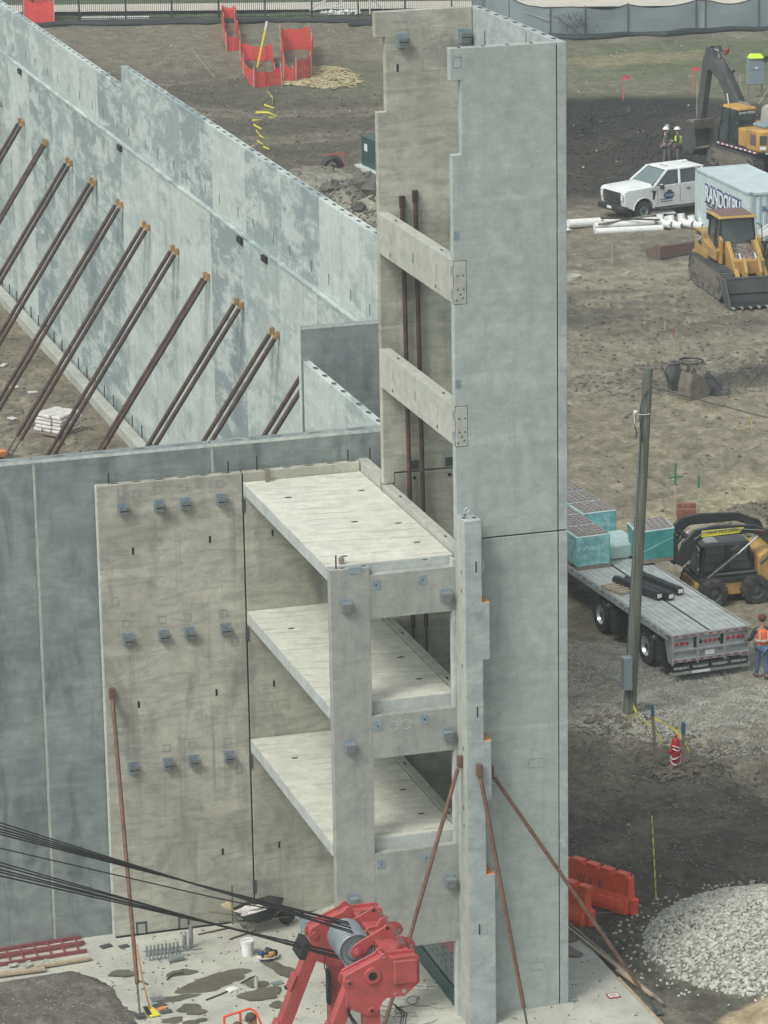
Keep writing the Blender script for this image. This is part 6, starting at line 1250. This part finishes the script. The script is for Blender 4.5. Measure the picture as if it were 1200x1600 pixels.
MB().hexa([(-.62,-.50,2.04),(.88,-.50,2.04),(.88,.50,2.04),(-.62,.50,2.04),(-.5,-.44,2.13),(.80,-.44,2.13),(.80,.44,2.13),(-.5,.44,2.13)]).build('cab_roof', M['dgrey'], SK, .03); box('roof_hatch', (.35,-.38,2.13), (.72,.38,2.15), M['alu'], SK)
MB().cbox((.95,.0,1.5),(.02,.75,1.0)).build('front_window', M['wglass'], SK)
for z_ in (1.25,1.75,1.95): MB().cbox((.98,.42,z_),(.05,.08,.10)).build('work_lamp', M['chrome'], SK, .01)
arm = [(-1.55,1.75),(-1.25,2.45),(-.6,2.78),(.6,2.86),(1.2,2.75),(1.55,2.35),(1.75,1.62),(1.55,1.50),(1.30,1.75),(1.15,2.25),(.9,2.48),(-.5,2.50),(-1.05,2.25),(-1.35,1.65)]
for s_ in (-1,1):
    MB().prism(arm, 1, s_*.66-.06, s_*.66+.06).build('lift_arm', M['black'], SK, .02, smooth=False)
    MB().cyl((.75,s_*.60,.95),(-.15,s_*.62,1.75),.05,n=10).build('lift_cylinder', M['dgrey'], SK, smooth=True); MB().cyl((-.15,s_*.62,1.75),(-.75,s_*.64,2.35),.03,n=8).build('cylinder_rod', M['chrome'], SK, smooth=True)
    MB().tube([(-.9,s_*.73,2.56),(.0,s_*.73,2.72),(.9,s_*.73,2.68),(1.2,s_*.73,2.45)], .018, 5).build('hydraulic_line', M['galv'], SK, smooth=True)
    MB().cyl((.7,s_*.60,1.06),(-1.2,s_*.62,1.10),.04,n=8).build('rear_link', M['dgrey'], SK)
    MB().cyl((-.8,s_*.7,1.4),(-1.35,s_*.7,1.9),.06,n=8).build('rear_link', M['dgrey'], SK); MB().cyl((1.15,s_*.40,2.2),(1.55,s_*.40,1.75),.06,n=8).build('tilt_cylinder', M['dgrey'], SK); MB().cyl((1.0,s_*.40,2.35),(1.2,s_*.40,2.15),.04,n=8).build('cylinder_rod', M['chrome'], SK)
MB().cyl((1.2,-.6,2.3),(1.2,.6,2.3),.08,n=10).build('cross_tube', M['black'], SK); MB().cyl((-1.3,-.6,1.9),(-1.3,.6,1.9),.08,n=10).build('cross_tube', M['black'], SK)
MB().hexa([(1.60,-.6,1.35),(1.78,-.6,1.30),(1.78,.6,1.30),(1.60,.6,1.35),(1.70,-.6,2.25),(1.78,-.6,2.25),(1.78,.6,2.25),(1.70,.6,2.25)]).build('fork_carriage', M['black'], SK, .01)
for s_ in (-.3,.3): box('fork', (1.75,s_-.06,1.36), (2.85,s_+.06,1.41), M['black'], SK)
MB().add([(1.0,.727,2.50),(-.15,.727,2.55),(-.3,.727,2.74),(.98,.727,2.74)],[(0,1,2,3)]).build('decal_panel', M['yellow'], SK)
text('arm_lettering', 'NEW HOLLAND', .135, M['btext'], SK, (.82,.732,2.585), (-1,0,.02), (0.02,0,1), .003); text('arm_lettering', 'L230', .15, M['redlens'], SK, (-.62,.732,2.56), (-1,0,-.35), (-.35,0,1), .003)
wtx = MB().cbox((-1.25,.74,1.65),(.45,.03,.05),0,.6).build('yellow_strip', M['matwhite'], SK)
MB().cbox((-.1,0,1.2),(.5,.5,.5)).build('seat', M['black'], SK, .05)
op = skin('operator', [(-.1,0,1.25,.14),(-.1,0,1.45,.17),(-.08,0,1.62,.10),(-.08,0,1.72,.06),(-.07,0,1.82,.10),(.15,.22,1.4,.05),(-.1,.2,1.58,.08),(.35,.18,1.4,.04),(.15,-.22,1.4,.05),(-.1,-.2,1.58,.08),(.35,-.18,1.4,.04)], [(0,1),(1,2),(2,3),(3,4),(2,6),(6,5),(5,7),(2,9),(9,8),(8,10)], M['jacket'], None)
for ch in list(SK.children):
    if not ch.name.startswith(('wheel', 'fork')): ch.scale.z = .84; ch.location.z *= .84
op.scale = (.9,.9,.82); op.location = (13.95,25.8,-.05); op.rotation_euler = (0,0,R(177)); op.name = 'person'; tag(op, 'driver in dark jacket sitting inside the skid steer cab', 'person')
blockpallet((11.75,25.95,1.36), R(-6), 'teal green block pallet held up on the skid steer forks', 'tealdark', 1.15, .84, R(-4), None, True)
tag(MB().cbox((11.72,25.37,1.9),(1.2,.006,.03),R(-6),R(-24)).build('wrap_strand', M['teal']), 'pale strand of wrap slanting across the carried pallet', 'wrap strand')
# ---------------------------------------------------------------- people
def person(loc, rz, label, top, vest=None, legs='jeans', hat=None, hatmat=None, pose=0, lean=0):
    t = thing('person', label, 'person', loc, rz)     # faces local +X
    L = 1.0
    def J(x, y, z): return (x+lean*max(0, z-.9), y, z)
    hip = (0,0,.95); a = .10 if pose == 1 else .03
    kn = [(.03+a*.3,.10,.50),(.03-a*.3,-.10,.50)]; an = [(a,.12,.08),(-a,-.12,.08)]; to = [(a+.17,.13,.04),(-a+.17,-.13,.04)]
    if pose == 1: el = [(.02,.30,1.16),(.02,-.32,1.12)]; hd = [(.22,.34,1.05),(.14,-.30,.92)]
    elif pose == 2: el = [(.06,.28,1.14),(.06,-.28,1.14)]; hd = [(.28,.06,1.18),(.28,-.06,1.18)]
    else: el = [(.0,.30,1.14),(.0,-.30,1.14)]; hd = [(.10,.31,.90),(.10,-.31,.90)]
    sh = [(-.01,.20,1.44),(-.01,-.20,1.44)]
    pts = [hip, (0,0,1.15), (0,0,1.36), (0,0,1.47), (.01,0,1.56), (.02,0,1.68)]; rad = [.12,(.11,.14),(.10,.14),.060,.055,.095]
    ed = [(0,1),(1,2),(2,3),(3,4),(4,5)]
    for s_ in (0,1):
        b = len(pts); sg = (1,-1)[s_]; pts += [(0,sg*.10,.90), kn[s_], an[s_], to[s_]]; rad += [.098,.068,.045,.04]; ed += [(0,b),(b,b+1),(b+1,b+2),(b+2,b+3)]
        b = len(pts); pts += [sh[s_], el[s_], hd[s_]]; rad += [.030,.034,.034]; ed += [(2,b),(b,b+1),(b+1,b+2)]
    P = [J(*p)+((r_,) if True else ()) for p, r_ in zip(pts, rad)]
    skin('body', P, ed, M['skin'], t)
    def J4(p, r_): return J(*p)+(r_,)
    tp = [J4((0,0,.92),(.135,.165)), J4((0,0,1.15),(.135,.168)), J4((0,0,1.38),(.145,.21)), J4((0,0,1.50),.085)]; te = [(0,1),(1,2),(2,3)]
    for s_ in (0,1):
        b = len(tp); tp += [J4(sh[s_],.098), J4(el[s_],.060), J4(tuple(el[s_][i]*.15+hd[s_][i]*.85 for i in range(3)),.046)]; te += [(2,b),(b,b+1),(b+1,b+2)]
    skin('jacket', tp, te, M[top], t)
    lp = [J4((0,0,.97),(.135,.16))]; le = []
    for s_ in (0,1):
        b = len(lp); sg = (1,-1)[s_]; lp += [J4((0,sg*.105,.88),.112), J4(kn[s_],.083), J4(tuple(kn[s_][i]*.12+an[s_][i]*.88 for i in range(3)),.068)]; le += [(0,b),(b,b+1),(b+1,b+2)]
    skin('trousers', lp, le, M[legs], t)
    for s_ in (0,1):
        p = J(*an[s_]); MB().blob((p[0]+.07,p[1],.055),(.145,.055,.06),s_,.05,(10,6)).build('boot', M['boot'], t, smooth=True)
        h_ = J(*hd[s_]); e_ = J(*el[s_]); d = (Vector(h_)-Vector(e_)).normalized(); u = d.orthogonal().normalized()
        hv = [h_+(.033,), tuple(Vector(h_)+d*.07)+(.036,)]; he = [(0,1)]
        for f_ in range(4): b = len(hv); q = Vector(h_)+d*.09+u*(f_-1.5)*.02; hv += [tuple(q)+(.010,), tuple(q+d*.05+u.cross(d)*.02)+(.008,)]; he += [(1,b),(b,b+1)]
        b = len(hv); hv += [tuple(Vector(h_)+d*.03+u*.045)+(.011,), tuple(Vector(h_)+d*.07+u*.06)+(.009,)]; he += [(0,b),(b,b+1)]
        skin('hand', hv, he, M['skin'], t, 0)
    if vest:
        vp = [J4((0,0,.95),(.152,.185)), J4((0,0,1.15),(.152,.185)), J4((0,0,1.34),(.160,.190)), J4((0,.0,1.44),(.13,.17))]
        v = skin('vest', vp, [(0,1),(1,2),(2,3)], M[vest], t)
        for y in (-.11,.11): MB().cbox(J(-.160,y,1.27),(.012,.045,.28),0,lean).build('reflective_strip', M['tapeband'], v)
        MB().lathe([(1,0),(1,.05)], 20, Matrix.Translation(J(0,0,1.10)) @ Matrix.Diagonal((.168,.20,1,1))).build('reflective_strip', M['tapeband'], v)
    hz = J(.02,0,1.72)
    MB().blob((hz[0]+.095,0,1.695),(.02,.015,.03),1,.05,(6,5)).build('nose', M['skin'], t, smooth=True)
    for s_ in (-1,1): MB().blob((hz[0]+.082,s_*.035,1.72),(.012,.014,.010),1,.02,(6,4)).build('eye', M['black'], t); MB().blob((hz[0]-.0,s_*.095,1.70),(.025,.012,.035),1,.05,(6,5)).build('ear', M['skin'], t, smooth=True)
    MB().blob((hz[0]+.086,0,1.645),(.010,.028,.007),1,.02,(6,4)).build('mouth', M['redlens'], t)
    MB().blob((hz[0]-.012,0,1.72),(.105,.102,.095),2,.04,(12,8)).build('hair', M['boot'], t, smooth=True)
    if hat == 'hard':
        MB().lathe([(.155,.0),(.152,.012),(.122,.018),(.112,.07),(.07,.115),(0,.13)], 20, Matrix.Translation((hz[0],0,1.735)) @ Matrix.Diagonal((1.1,1,1,1))).build('hard_hat', M[hatmat], t, smooth=True)
    elif hat == 'cap':
        MB().lathe([(.112,.0),(.112,.05),(.08,.10),(0,.125)], 18, Matrix.Translation((hz[0]-.005,0,1.72))).build('cap', M[hatmat], t, smooth=True)
    return t
person((12.12,18.62,G(12.12,18.62)), R(84), 'worker in orange vest and jeans, back turned, beside the trailer rear', 'hood', 'vest', 'jeans', 'cap', 'cap', 1)
person((36.75,90.3,G(36.75,90.3)), R(-20), 'worker in grey jacket and white hard hat behind the pickup', 'jacket', None, 'pants', 'hard', 'hat', 2, .05)
person((37.3,89.9,G(37.3,89.9)), R(165), 'worker in lime vest and white hard hat facing the grey jacket', 'hood', 'lime', 'pants', 'hard', 'hat', 2, .05)
person((37.5,91.9,G(37.5,91.9)-.1), R(-100), 'darkly dressed worker with grey hat behind the other two', 'hood', None, 'pants', 'hard', 'elec', 0)
t = thing('person', 'crouching worker in brown jacket seen from above behind the orange rail', 'person', (-7.75,-1.45,.25))
skin('jacket', [(0,0,.62,(.17,.2)),(.12,.05,.85,(.19,.23)),(.30,.1,.98,(.12,.15)),(.12,.28,.80,.08),(.3,.42,.6,.06),(.15,-.18,.80,.08),(.35,-.2,.6,.06)], [(0,1),(1,2),(1,3),(3,4),(1,5),(5,6)], M['brownjk'], t); skin('trousers', [(0,0,.55,.16),(.25,.12,.5,.1),(.1,.12,.1,.08),(.25,-.12,.5,.1),(.1,-.12,.1,.08)], [(0,1),(1,2),(0,3),(3,4)], M['pants'], t)
MB().blob((.45,.12,1.0),(.11,.10,.12),3,.05,(12,8)).build('head', M['skin'], t, smooth=True); MB().blob((.44,.12,1.03),(.12,.11,.11),3,.05,(12,8)).build('knit_cap', M['boot'], t, smooth=True)
# ---------------------------------------------------------------- far things
t = thing('electric_panel', 'grey electric panel on posts with a lime vest draped on top', 'electric box', (48.1,106.6,G(48.1,106.6)), R(-8))
MB().box((-.45,-.22,.75),(.45,.2,2.15)).build('cabinet', M['elec'], t, .02); box('door_seam', (-.44,-.226,1.5), (.44,-.221,1.52), M['dgrey'], t); MB().cbox((.0,-.23,1.62),(.12,.01,.1)).build('warning_label', M['wtext'], t)
for x in (-.4,.35): MB().cyl((x,0,0),(x,0,.78),.05,n=8).build('post', M['oldwood'], t)
q = MB().hexa([(47.65,106.35,2.02),(48.55,106.2,2.02),(48.6,106.85,2.02),(47.7,107.0,2.02),(47.75,106.45,2.22),(48.4,106.4,2.18),(48.45,106.75,2.25),(47.85,106.8,2.28)]).build('lime_vest', M['lime'], bev=.06, smooth=True); q.location.z = G(48.1,106.6)+.08; tag(q, 'lime vest draped over the top of the grey electric panel', 'vest')
tag(MB().blob((48.5,106.2,G(48.1,106.6)+2.1),(.14,.12,.2),4,.3).build('dark_glove', M['black'], smooth=True), 'dark glove hanging from the lime vest', 'glove')
t = thing('green_kiosk', 'dark green cabinet with white notice at the right edge', 'cabinet', (48.6,98.0,0), R(12)); MB().box((-2.2,-1.1,0),(1.9,1.1,1.7)).build('cabinet', M['green'], t, .03); MB().box((-2.25,-1.15,1.7),(1.95,1.15,1.82)).build('lid', M['roof_brown'], t, .02); box('notice', (-1.1,-1.115,.75), (-.1,-1.105,1.45), M['wtext'], t); None
t = thing('striped_board', 'red and white striped board on the ground behind the excavator boom', 'barricade', (50.6,118.2,G(50.6,118.2)+.3), R(40)); t.scale = (.6,.6,.6); t.rotation_euler = (0,-.25,R(40))
for k in range(7): MB().cbox((-1.5+k*.5,0,0),(.5,.08,.28)).build('stripe', M['redlens' if k % 2 == 0 else 'wtext'], t)
MB().cbox((1.9,0,.15),(.5,.3,.5)).build('end_lamp', M['redlens'], t, .05)
t = thing('transformer', 'dark green pad mounted transformer at the left of the tower', 'transformer', (24.3,94.9,G(23.5,94.9)), R(5))
MB().box((-.9,-1.0,.25),(1.0,1.0,1.62)).build('cabinet', M['green'], t, .02); MB().box((-.93,-1.03,1.62),(1.03,1.03,1.68)).build('lid', M['green'], t, .01); box('notice', (-.906,.2,1.0), (-.90,.6,1.35), M['matwhite'], t)
MB().box((-1.15,-1.4,-.3),(1.2,1.3,.25)).build('concrete_base', M['ledge'], t, .02); box('form_board', (-1.25,-1.95,-.1), (1.3,-1.88,.05), M['wood'], t)
t = thing('sawhorse_barricade', 'orange sawhorse barricade beside the green transformer', 'barricade', (22.3,96.6,G(22.3,96.6)), R(8)); t.scale = (.55,.8,.6)
MB().cyl((-.9,0,1.0),(.9,0,1.0),.05,n=6).build('top_bar', M['net'], t)
for x in (-.75,.55):
    for s_ in (-1,1): MB().cyl((x,0,1.0),(x+.15*s_,s_*.35,0),.035,n=6).build('leg', M['net'], t)
tag(MB().tube([(22.0+.45*math.cos(a),96.4,G(22,96.4)+.5*math.sin(a)) for a in [PI*i/12 for i in range(13)]], .16, 8).build('culvert_pipe', M['black'], smooth=True), 'dark arched pipe end beside the transformer base', 'pipe')
for k, (x, y, r_, lb) in enumerate(((21.0,87.0,.55,'upper large boulder of dark soil by the long wall'),(20.9,84.6,.85,'largest boulder of dark soil beside the tower edge'),(19.9,88.8,.5,'left dark boulder on the pale spoil'),(21.9,88.7,.35,'small boulder beneath the transformer board'),(19.6,83.6,.35,'lowest dark clod by the wall top'))): rock(x, y, r_, lb, k+3)
tag(MB().cbox((18.5,92.0,G(18.5,92)+.1),(1.6,.2,.08),.1).build('plank', M['oldwood']), 'grey plank lying left of the spoil heap', 'plank')
# orange nets round the pits
def netmat():
    s = NT('orange_mesh_net'); s.fin((.66,.07,.06), .7); g = s.n('NewGeometry')
    mp = s.pos(scale=(1,1,1)); ck = s.n('TexVoronoi'); ck.inputs['Scale'].default_value = 14; s.l(mp, ck.inputs[0]); tr = s.n('BsdfTransparent'); mx = s.n('MixShader')
    s.l(s.ramp(ck.outputs['Distance'], .30, .38, .62, 0), mx.inputs[0]); s.l(s.b.outputs[0], mx.inputs[1]); s.l(tr.outputs[0], mx.inputs[2]); s.l(mx.outputs[0], s.o.inputs[0]); return s.m
M['netm'] = netmat()
def net(pts, h, label, closed=True):
    t = thing('orange_net_fence', label, 'safety fence', (pts[0][0],pts[0][1],0)); o0 = pts[0]; n = len(pts); rs = random.Random(len(label)); sub = []
    for i in range(n if closed else n-1):
        a, b = pts[i], pts[(i+1) % n]
        for k in range(5): f = k/5; sub.append((a[0]+(b[0]-a[0])*f+rs.uniform(-.06,.06), a[1]+(b[1]-a[1])*f+rs.uniform(-.06,.06), h-.28*math.sin(PI*f)*rs.uniform(.3,1)))
    if not closed: sub.append((pts[-1][0],pts[-1][1],h))
    vs = []; m_ = len(sub)
    for x, y, hh in sub: g = G(x, y); vs += [(x-o0[0],y-o0[1],g),(x-o0[0],y-o0[1],g+hh)]
    MB().add(vs, [(2*i,2*((i+1)%m_),2*((i+1)%m_)+1,2*i+1) for i in range(m_ if closed else m_-1)]).build('mesh_net', M['netm'], t)
    for x, y in pts: MB().cyl((x-o0[0],y-o0[1],G(x,y)-.1),(x-o0[0]+rs.uniform(-.08,.08),y-o0[1],G(x,y)+h+.15),.03,n=5).build('net_stake', M['lath'], t)
net([(24.3,120.2),(26.0,120.6),(27.4,127.5),(27.9,130.0),(26.2,130.6),(25.2,126)], 1.0, 'orange net fence round the open pit with the yellow pole')
net([(26.9,121.0),(28.1,122),(30.2,129.5),(30.9,133),(29.3,133.2),(27.8,127)], 1.35, 'orange net fence round the pit on the straw')
net([(26.3,134.2),(27.2,134.4),(28.9,142.5),(29.7,145.2),(28.9,145.6),(27.9,141.5)], 1.0, 'narrow orange net fence reaching up to the iron fence')
net([(17.2,149.0),(18.9,148.2),(19.3,151.5),(17.8,152.5)], 1.6, 'orange net fence at the far left corner by the long wall')
t = stake('yellow_pole', (26.9,129.6,G(26.9,129.6)), 2.5, 'yellow', 'slanted yellow pole with white tip standing in the netted pit', 'pole', .06, lean=(.8,.5), top='matwhite', tl=.45)
tape([(x,y,G(x,y)+.10) for x, y in ((25.1,120.0),(24.6,118.5),(24.3,116.2),(23.9,114.6))], 'yellow tape scrap trailing from the netted pit, upper piece', .05)
tape([(x,y,G(x,y)+.10) for x, y in ((23.3,114.2),(23.5,112.9),(22.5,112.9),(22.9,111.8),(23.0,110.4),(22.5,110.2))], 'longest yellow tape scrap on the bare soil', .06)
tape([(x,y,G(x,y)+.10) for x, y in ((21.4,109.4),(21.9,109.3),(21.2,108.3),(21.3,107.0),(20.9,106.7),(20.7,105.2),(20.9,104.8))], 'crumpled yellow tape scrap below the longest one', .055)
tape([(x,y,G(x,y)+.10) for x, y in ((20.2,103.8),(20.3,103.0),(20.1,102.2),(20.2,101.4))], 'lowest yellow tape scrap above the long wall', .05)
# black iron fence with pickets, silt sock, screened fence
def fpt(d): return (12.0+d*.9467, 151.7-d*.3221)       # runs right and toward the camera
IF = thing('iron_fence', 'long black iron picket fence at the top left of the site', 'fence', (12.0,151.7,G(12,151.7)), -math.atan2(.3221,.9467)); FL = 34.9
for z in (.22, 1.62): box('fence_rail', (0,-.02,z), (FL,.02,z+.045), M['fence'], IF)
p0 = box('picket', (-.013,-.013,.08), (.013,.013,1.8), M['fence'], IF); p0.location = (.12,0,0)
for k in range(1, 285): inst(p0, IF, (.12+k*.122,0,0))
q0 = box('fence_post', (-.05,-.05,-.1), (.05,.05,1.9), M['fence'], IF); q0.location = (.5,0,0)
for k in range(1, 13): inst(q0, IF, (.5+k*2.87,0,0))
def sock(pts, label, r_=.17):
    P = []; 
    for (a, b) in zip(pts[:-1], pts[1:]):
        n_ = max(2, int(math.hypot(b[0]-a[0], b[1]-a[1])/1.2))
        for k in range(n_): f = k/n_; x, y = a[0]+(b[0]-a[0])*f, a[1]+(b[1]-a[1])*f+.35*math.sin(f*9+a[0]); P.append((x,y,G(x,y)+.12+.05*math.sin(x*1.7)))
    tag(MB().tube(P, [r_*(1+.25*math.sin(i*1.3)) for i in range(len(P))], 8).build('silt_sock', M['sock'], smooth=True), label, 'silt sock')
sock([(17.0,148.6),(24,146.4),(30,144.4),(37.5,141.4),(41,140.6)], 'black silt sock along the foot of the iron fence'); sock([(19.5,148.3),(24,147.1),(32,144.3)], 'thinner black tube lying against the iron fence foot', .11); sock([(35.5,140.6),(39,139.6),(42,139)], 'short second silt sock near the tower top left')
sock([(44.9,130.8),(48,130.2),(53,129.2),(56,129.6),(59,128.6),(66,128.0)], 'black silt sock along the foot of the grey screened fence', .2)
SF = [(44.2,143.0),(44.6,137.0),(45.3,131.5),(47.4,131.2),(50.0,131.0),(54.2,130.7),(54.7,130.5),(58.0,130.2),(61.5,129.8),(66,129.4)]
t = thing('screened_fence', 'grey wind screened chain fence sagging along the upper right', 'fence', (45.3,131.5,0)); vs = []; HS = []
for i in range(len(SF)-1):
    a, b = SF[i], SF[i+1]; n_ = 8
    vs = []
    for k in range(n_+1):
        f = k/n_; x, y = a[0]+(b[0]-a[0])*f, a[1]+(b[1]-a[1])*f; bow = .10*math.sin(PI*f)*(1 if i % 2 else -1); sag = .22*math.sin(PI*f)*(math.hypot(b[0]-a[0],b[1]-a[1]) > 2.3); g = G(x,y)
        vs += [(x-45.3+bow*.3,y-131.5+bow,g-.02),(x-45.3+bow*.2,y-131.5+bow*.8,g+.9),(x-45.3,y-131.5,g+1.75-sag)]
    MB().add(vs, [(3*k+r_,3*k+3+r_,3*k+4+r_,3*k+1+r_) for k in range(n_) for r_ in (0,1)]).build('screen_panel', M['screen'], t)
    MB().tube([(v[0],v[1],v[2]+.01) for v in vs[2::3]], .028, 6).build('top_rail', M['fence'], t)
for x, y in SF: MB().cyl((x-45.3,y-131.5-.05,G(x,y)-.2),(x-45.3,y-131.5-.05,G(x,y)+1.85),.035,n=8).build('fence_post', M['dgrey'], t)
for (a, b, z0, z1, mt) in (((44.2,142.8),(45.2,131.6),1.15,.95,'alu'),((59.0,130.0),(61.4,129.7),.2,1.3,'alu'),((45.5,131.3),(46.9,131.0),1.25,.15,'dgrey')): MB().cyl((a[0]-45.3,a[1]-131.5-.12,z0),(b[0]-45.3,b[1]-131.5-.12,z1),.03,n=6).build('brace_rail', M[mt], t)
rs = random.Random(12); vm = MB()
for k in range(60):
    x = 46.6+rs.gauss(0,.55); z = .15+rs.uniform(0,1.1); y = 131.05; pts = [(x,y,z)]
    for i in range(4): x += rs.uniform(-.12,.12); z += rs.uniform(-.05,.2); pts.append((x,y-rs.uniform(0,.1),z))
    vm.tube(pts, .015, 3)
tag(vm.build('dry_vine', M['leaf'], kind='stuff'), 'dry leafless vine climbing the grey screen near its corner', 'vine')
# behind the fences: white frame, mulch heap
t = thing('pipe_trestle', 'white angled pipe frame standing behind the iron fence', 'frame', (36.9,145.0,0))
for p, q in (((-2.4,0,.6),(.6,0,1.9)),((-1.6,.2,.0),(1.0,.2,2.0)),((1.2,-.3,0),(1.2,-.3,2.4)),((-2.6,0,.4),(-.4,0,.55)),((1.3,-.3,1.0),(2.0,-.3,.3))): MB().cyl(p,q,.05,n=6).build('pipe', M['matwhite'], t)
for k in range(5): MB().blob((-1.6+k*.5,-.1,.15),(.3,.25,.18),k,.4,(7,5)).build('foam_lump', M['matwhite'], t)
tag(MB().blob((53.0,146.5,.0),(2.2,1.4,.55),5,.12,(20,8)).build('mulch_heap', M['clod'], smooth=True), 'dark mulch heap on the road beyond the screened fence', 'mulch')
tag(MB().cbox((17.5+5.5,149.3,.02),(4.2,.5,.12),-.33).build('curb_piece', M['matwhite']), 'white curb strip seen through the iron fence at upper left', 'curb')

# even haze volume, added to veil the whole site and lift the darks
hz_ = NT('air'); hz_.t.nodes.remove(hz_.b); pv = hz_.n('VolumePrincipled'); pv.inputs['Color'].default_value = (.80,.90,.88,1); pv.inputs['Density'].default_value = .0009; pv.inputs['Anisotropy'].default_value = .3
hz_.l(pv.outputs[0], hz_.o.inputs['Volume']); box('haze', (-950,-250,-2.5), (1250,2550,33), hz_.m, kind='stuff')
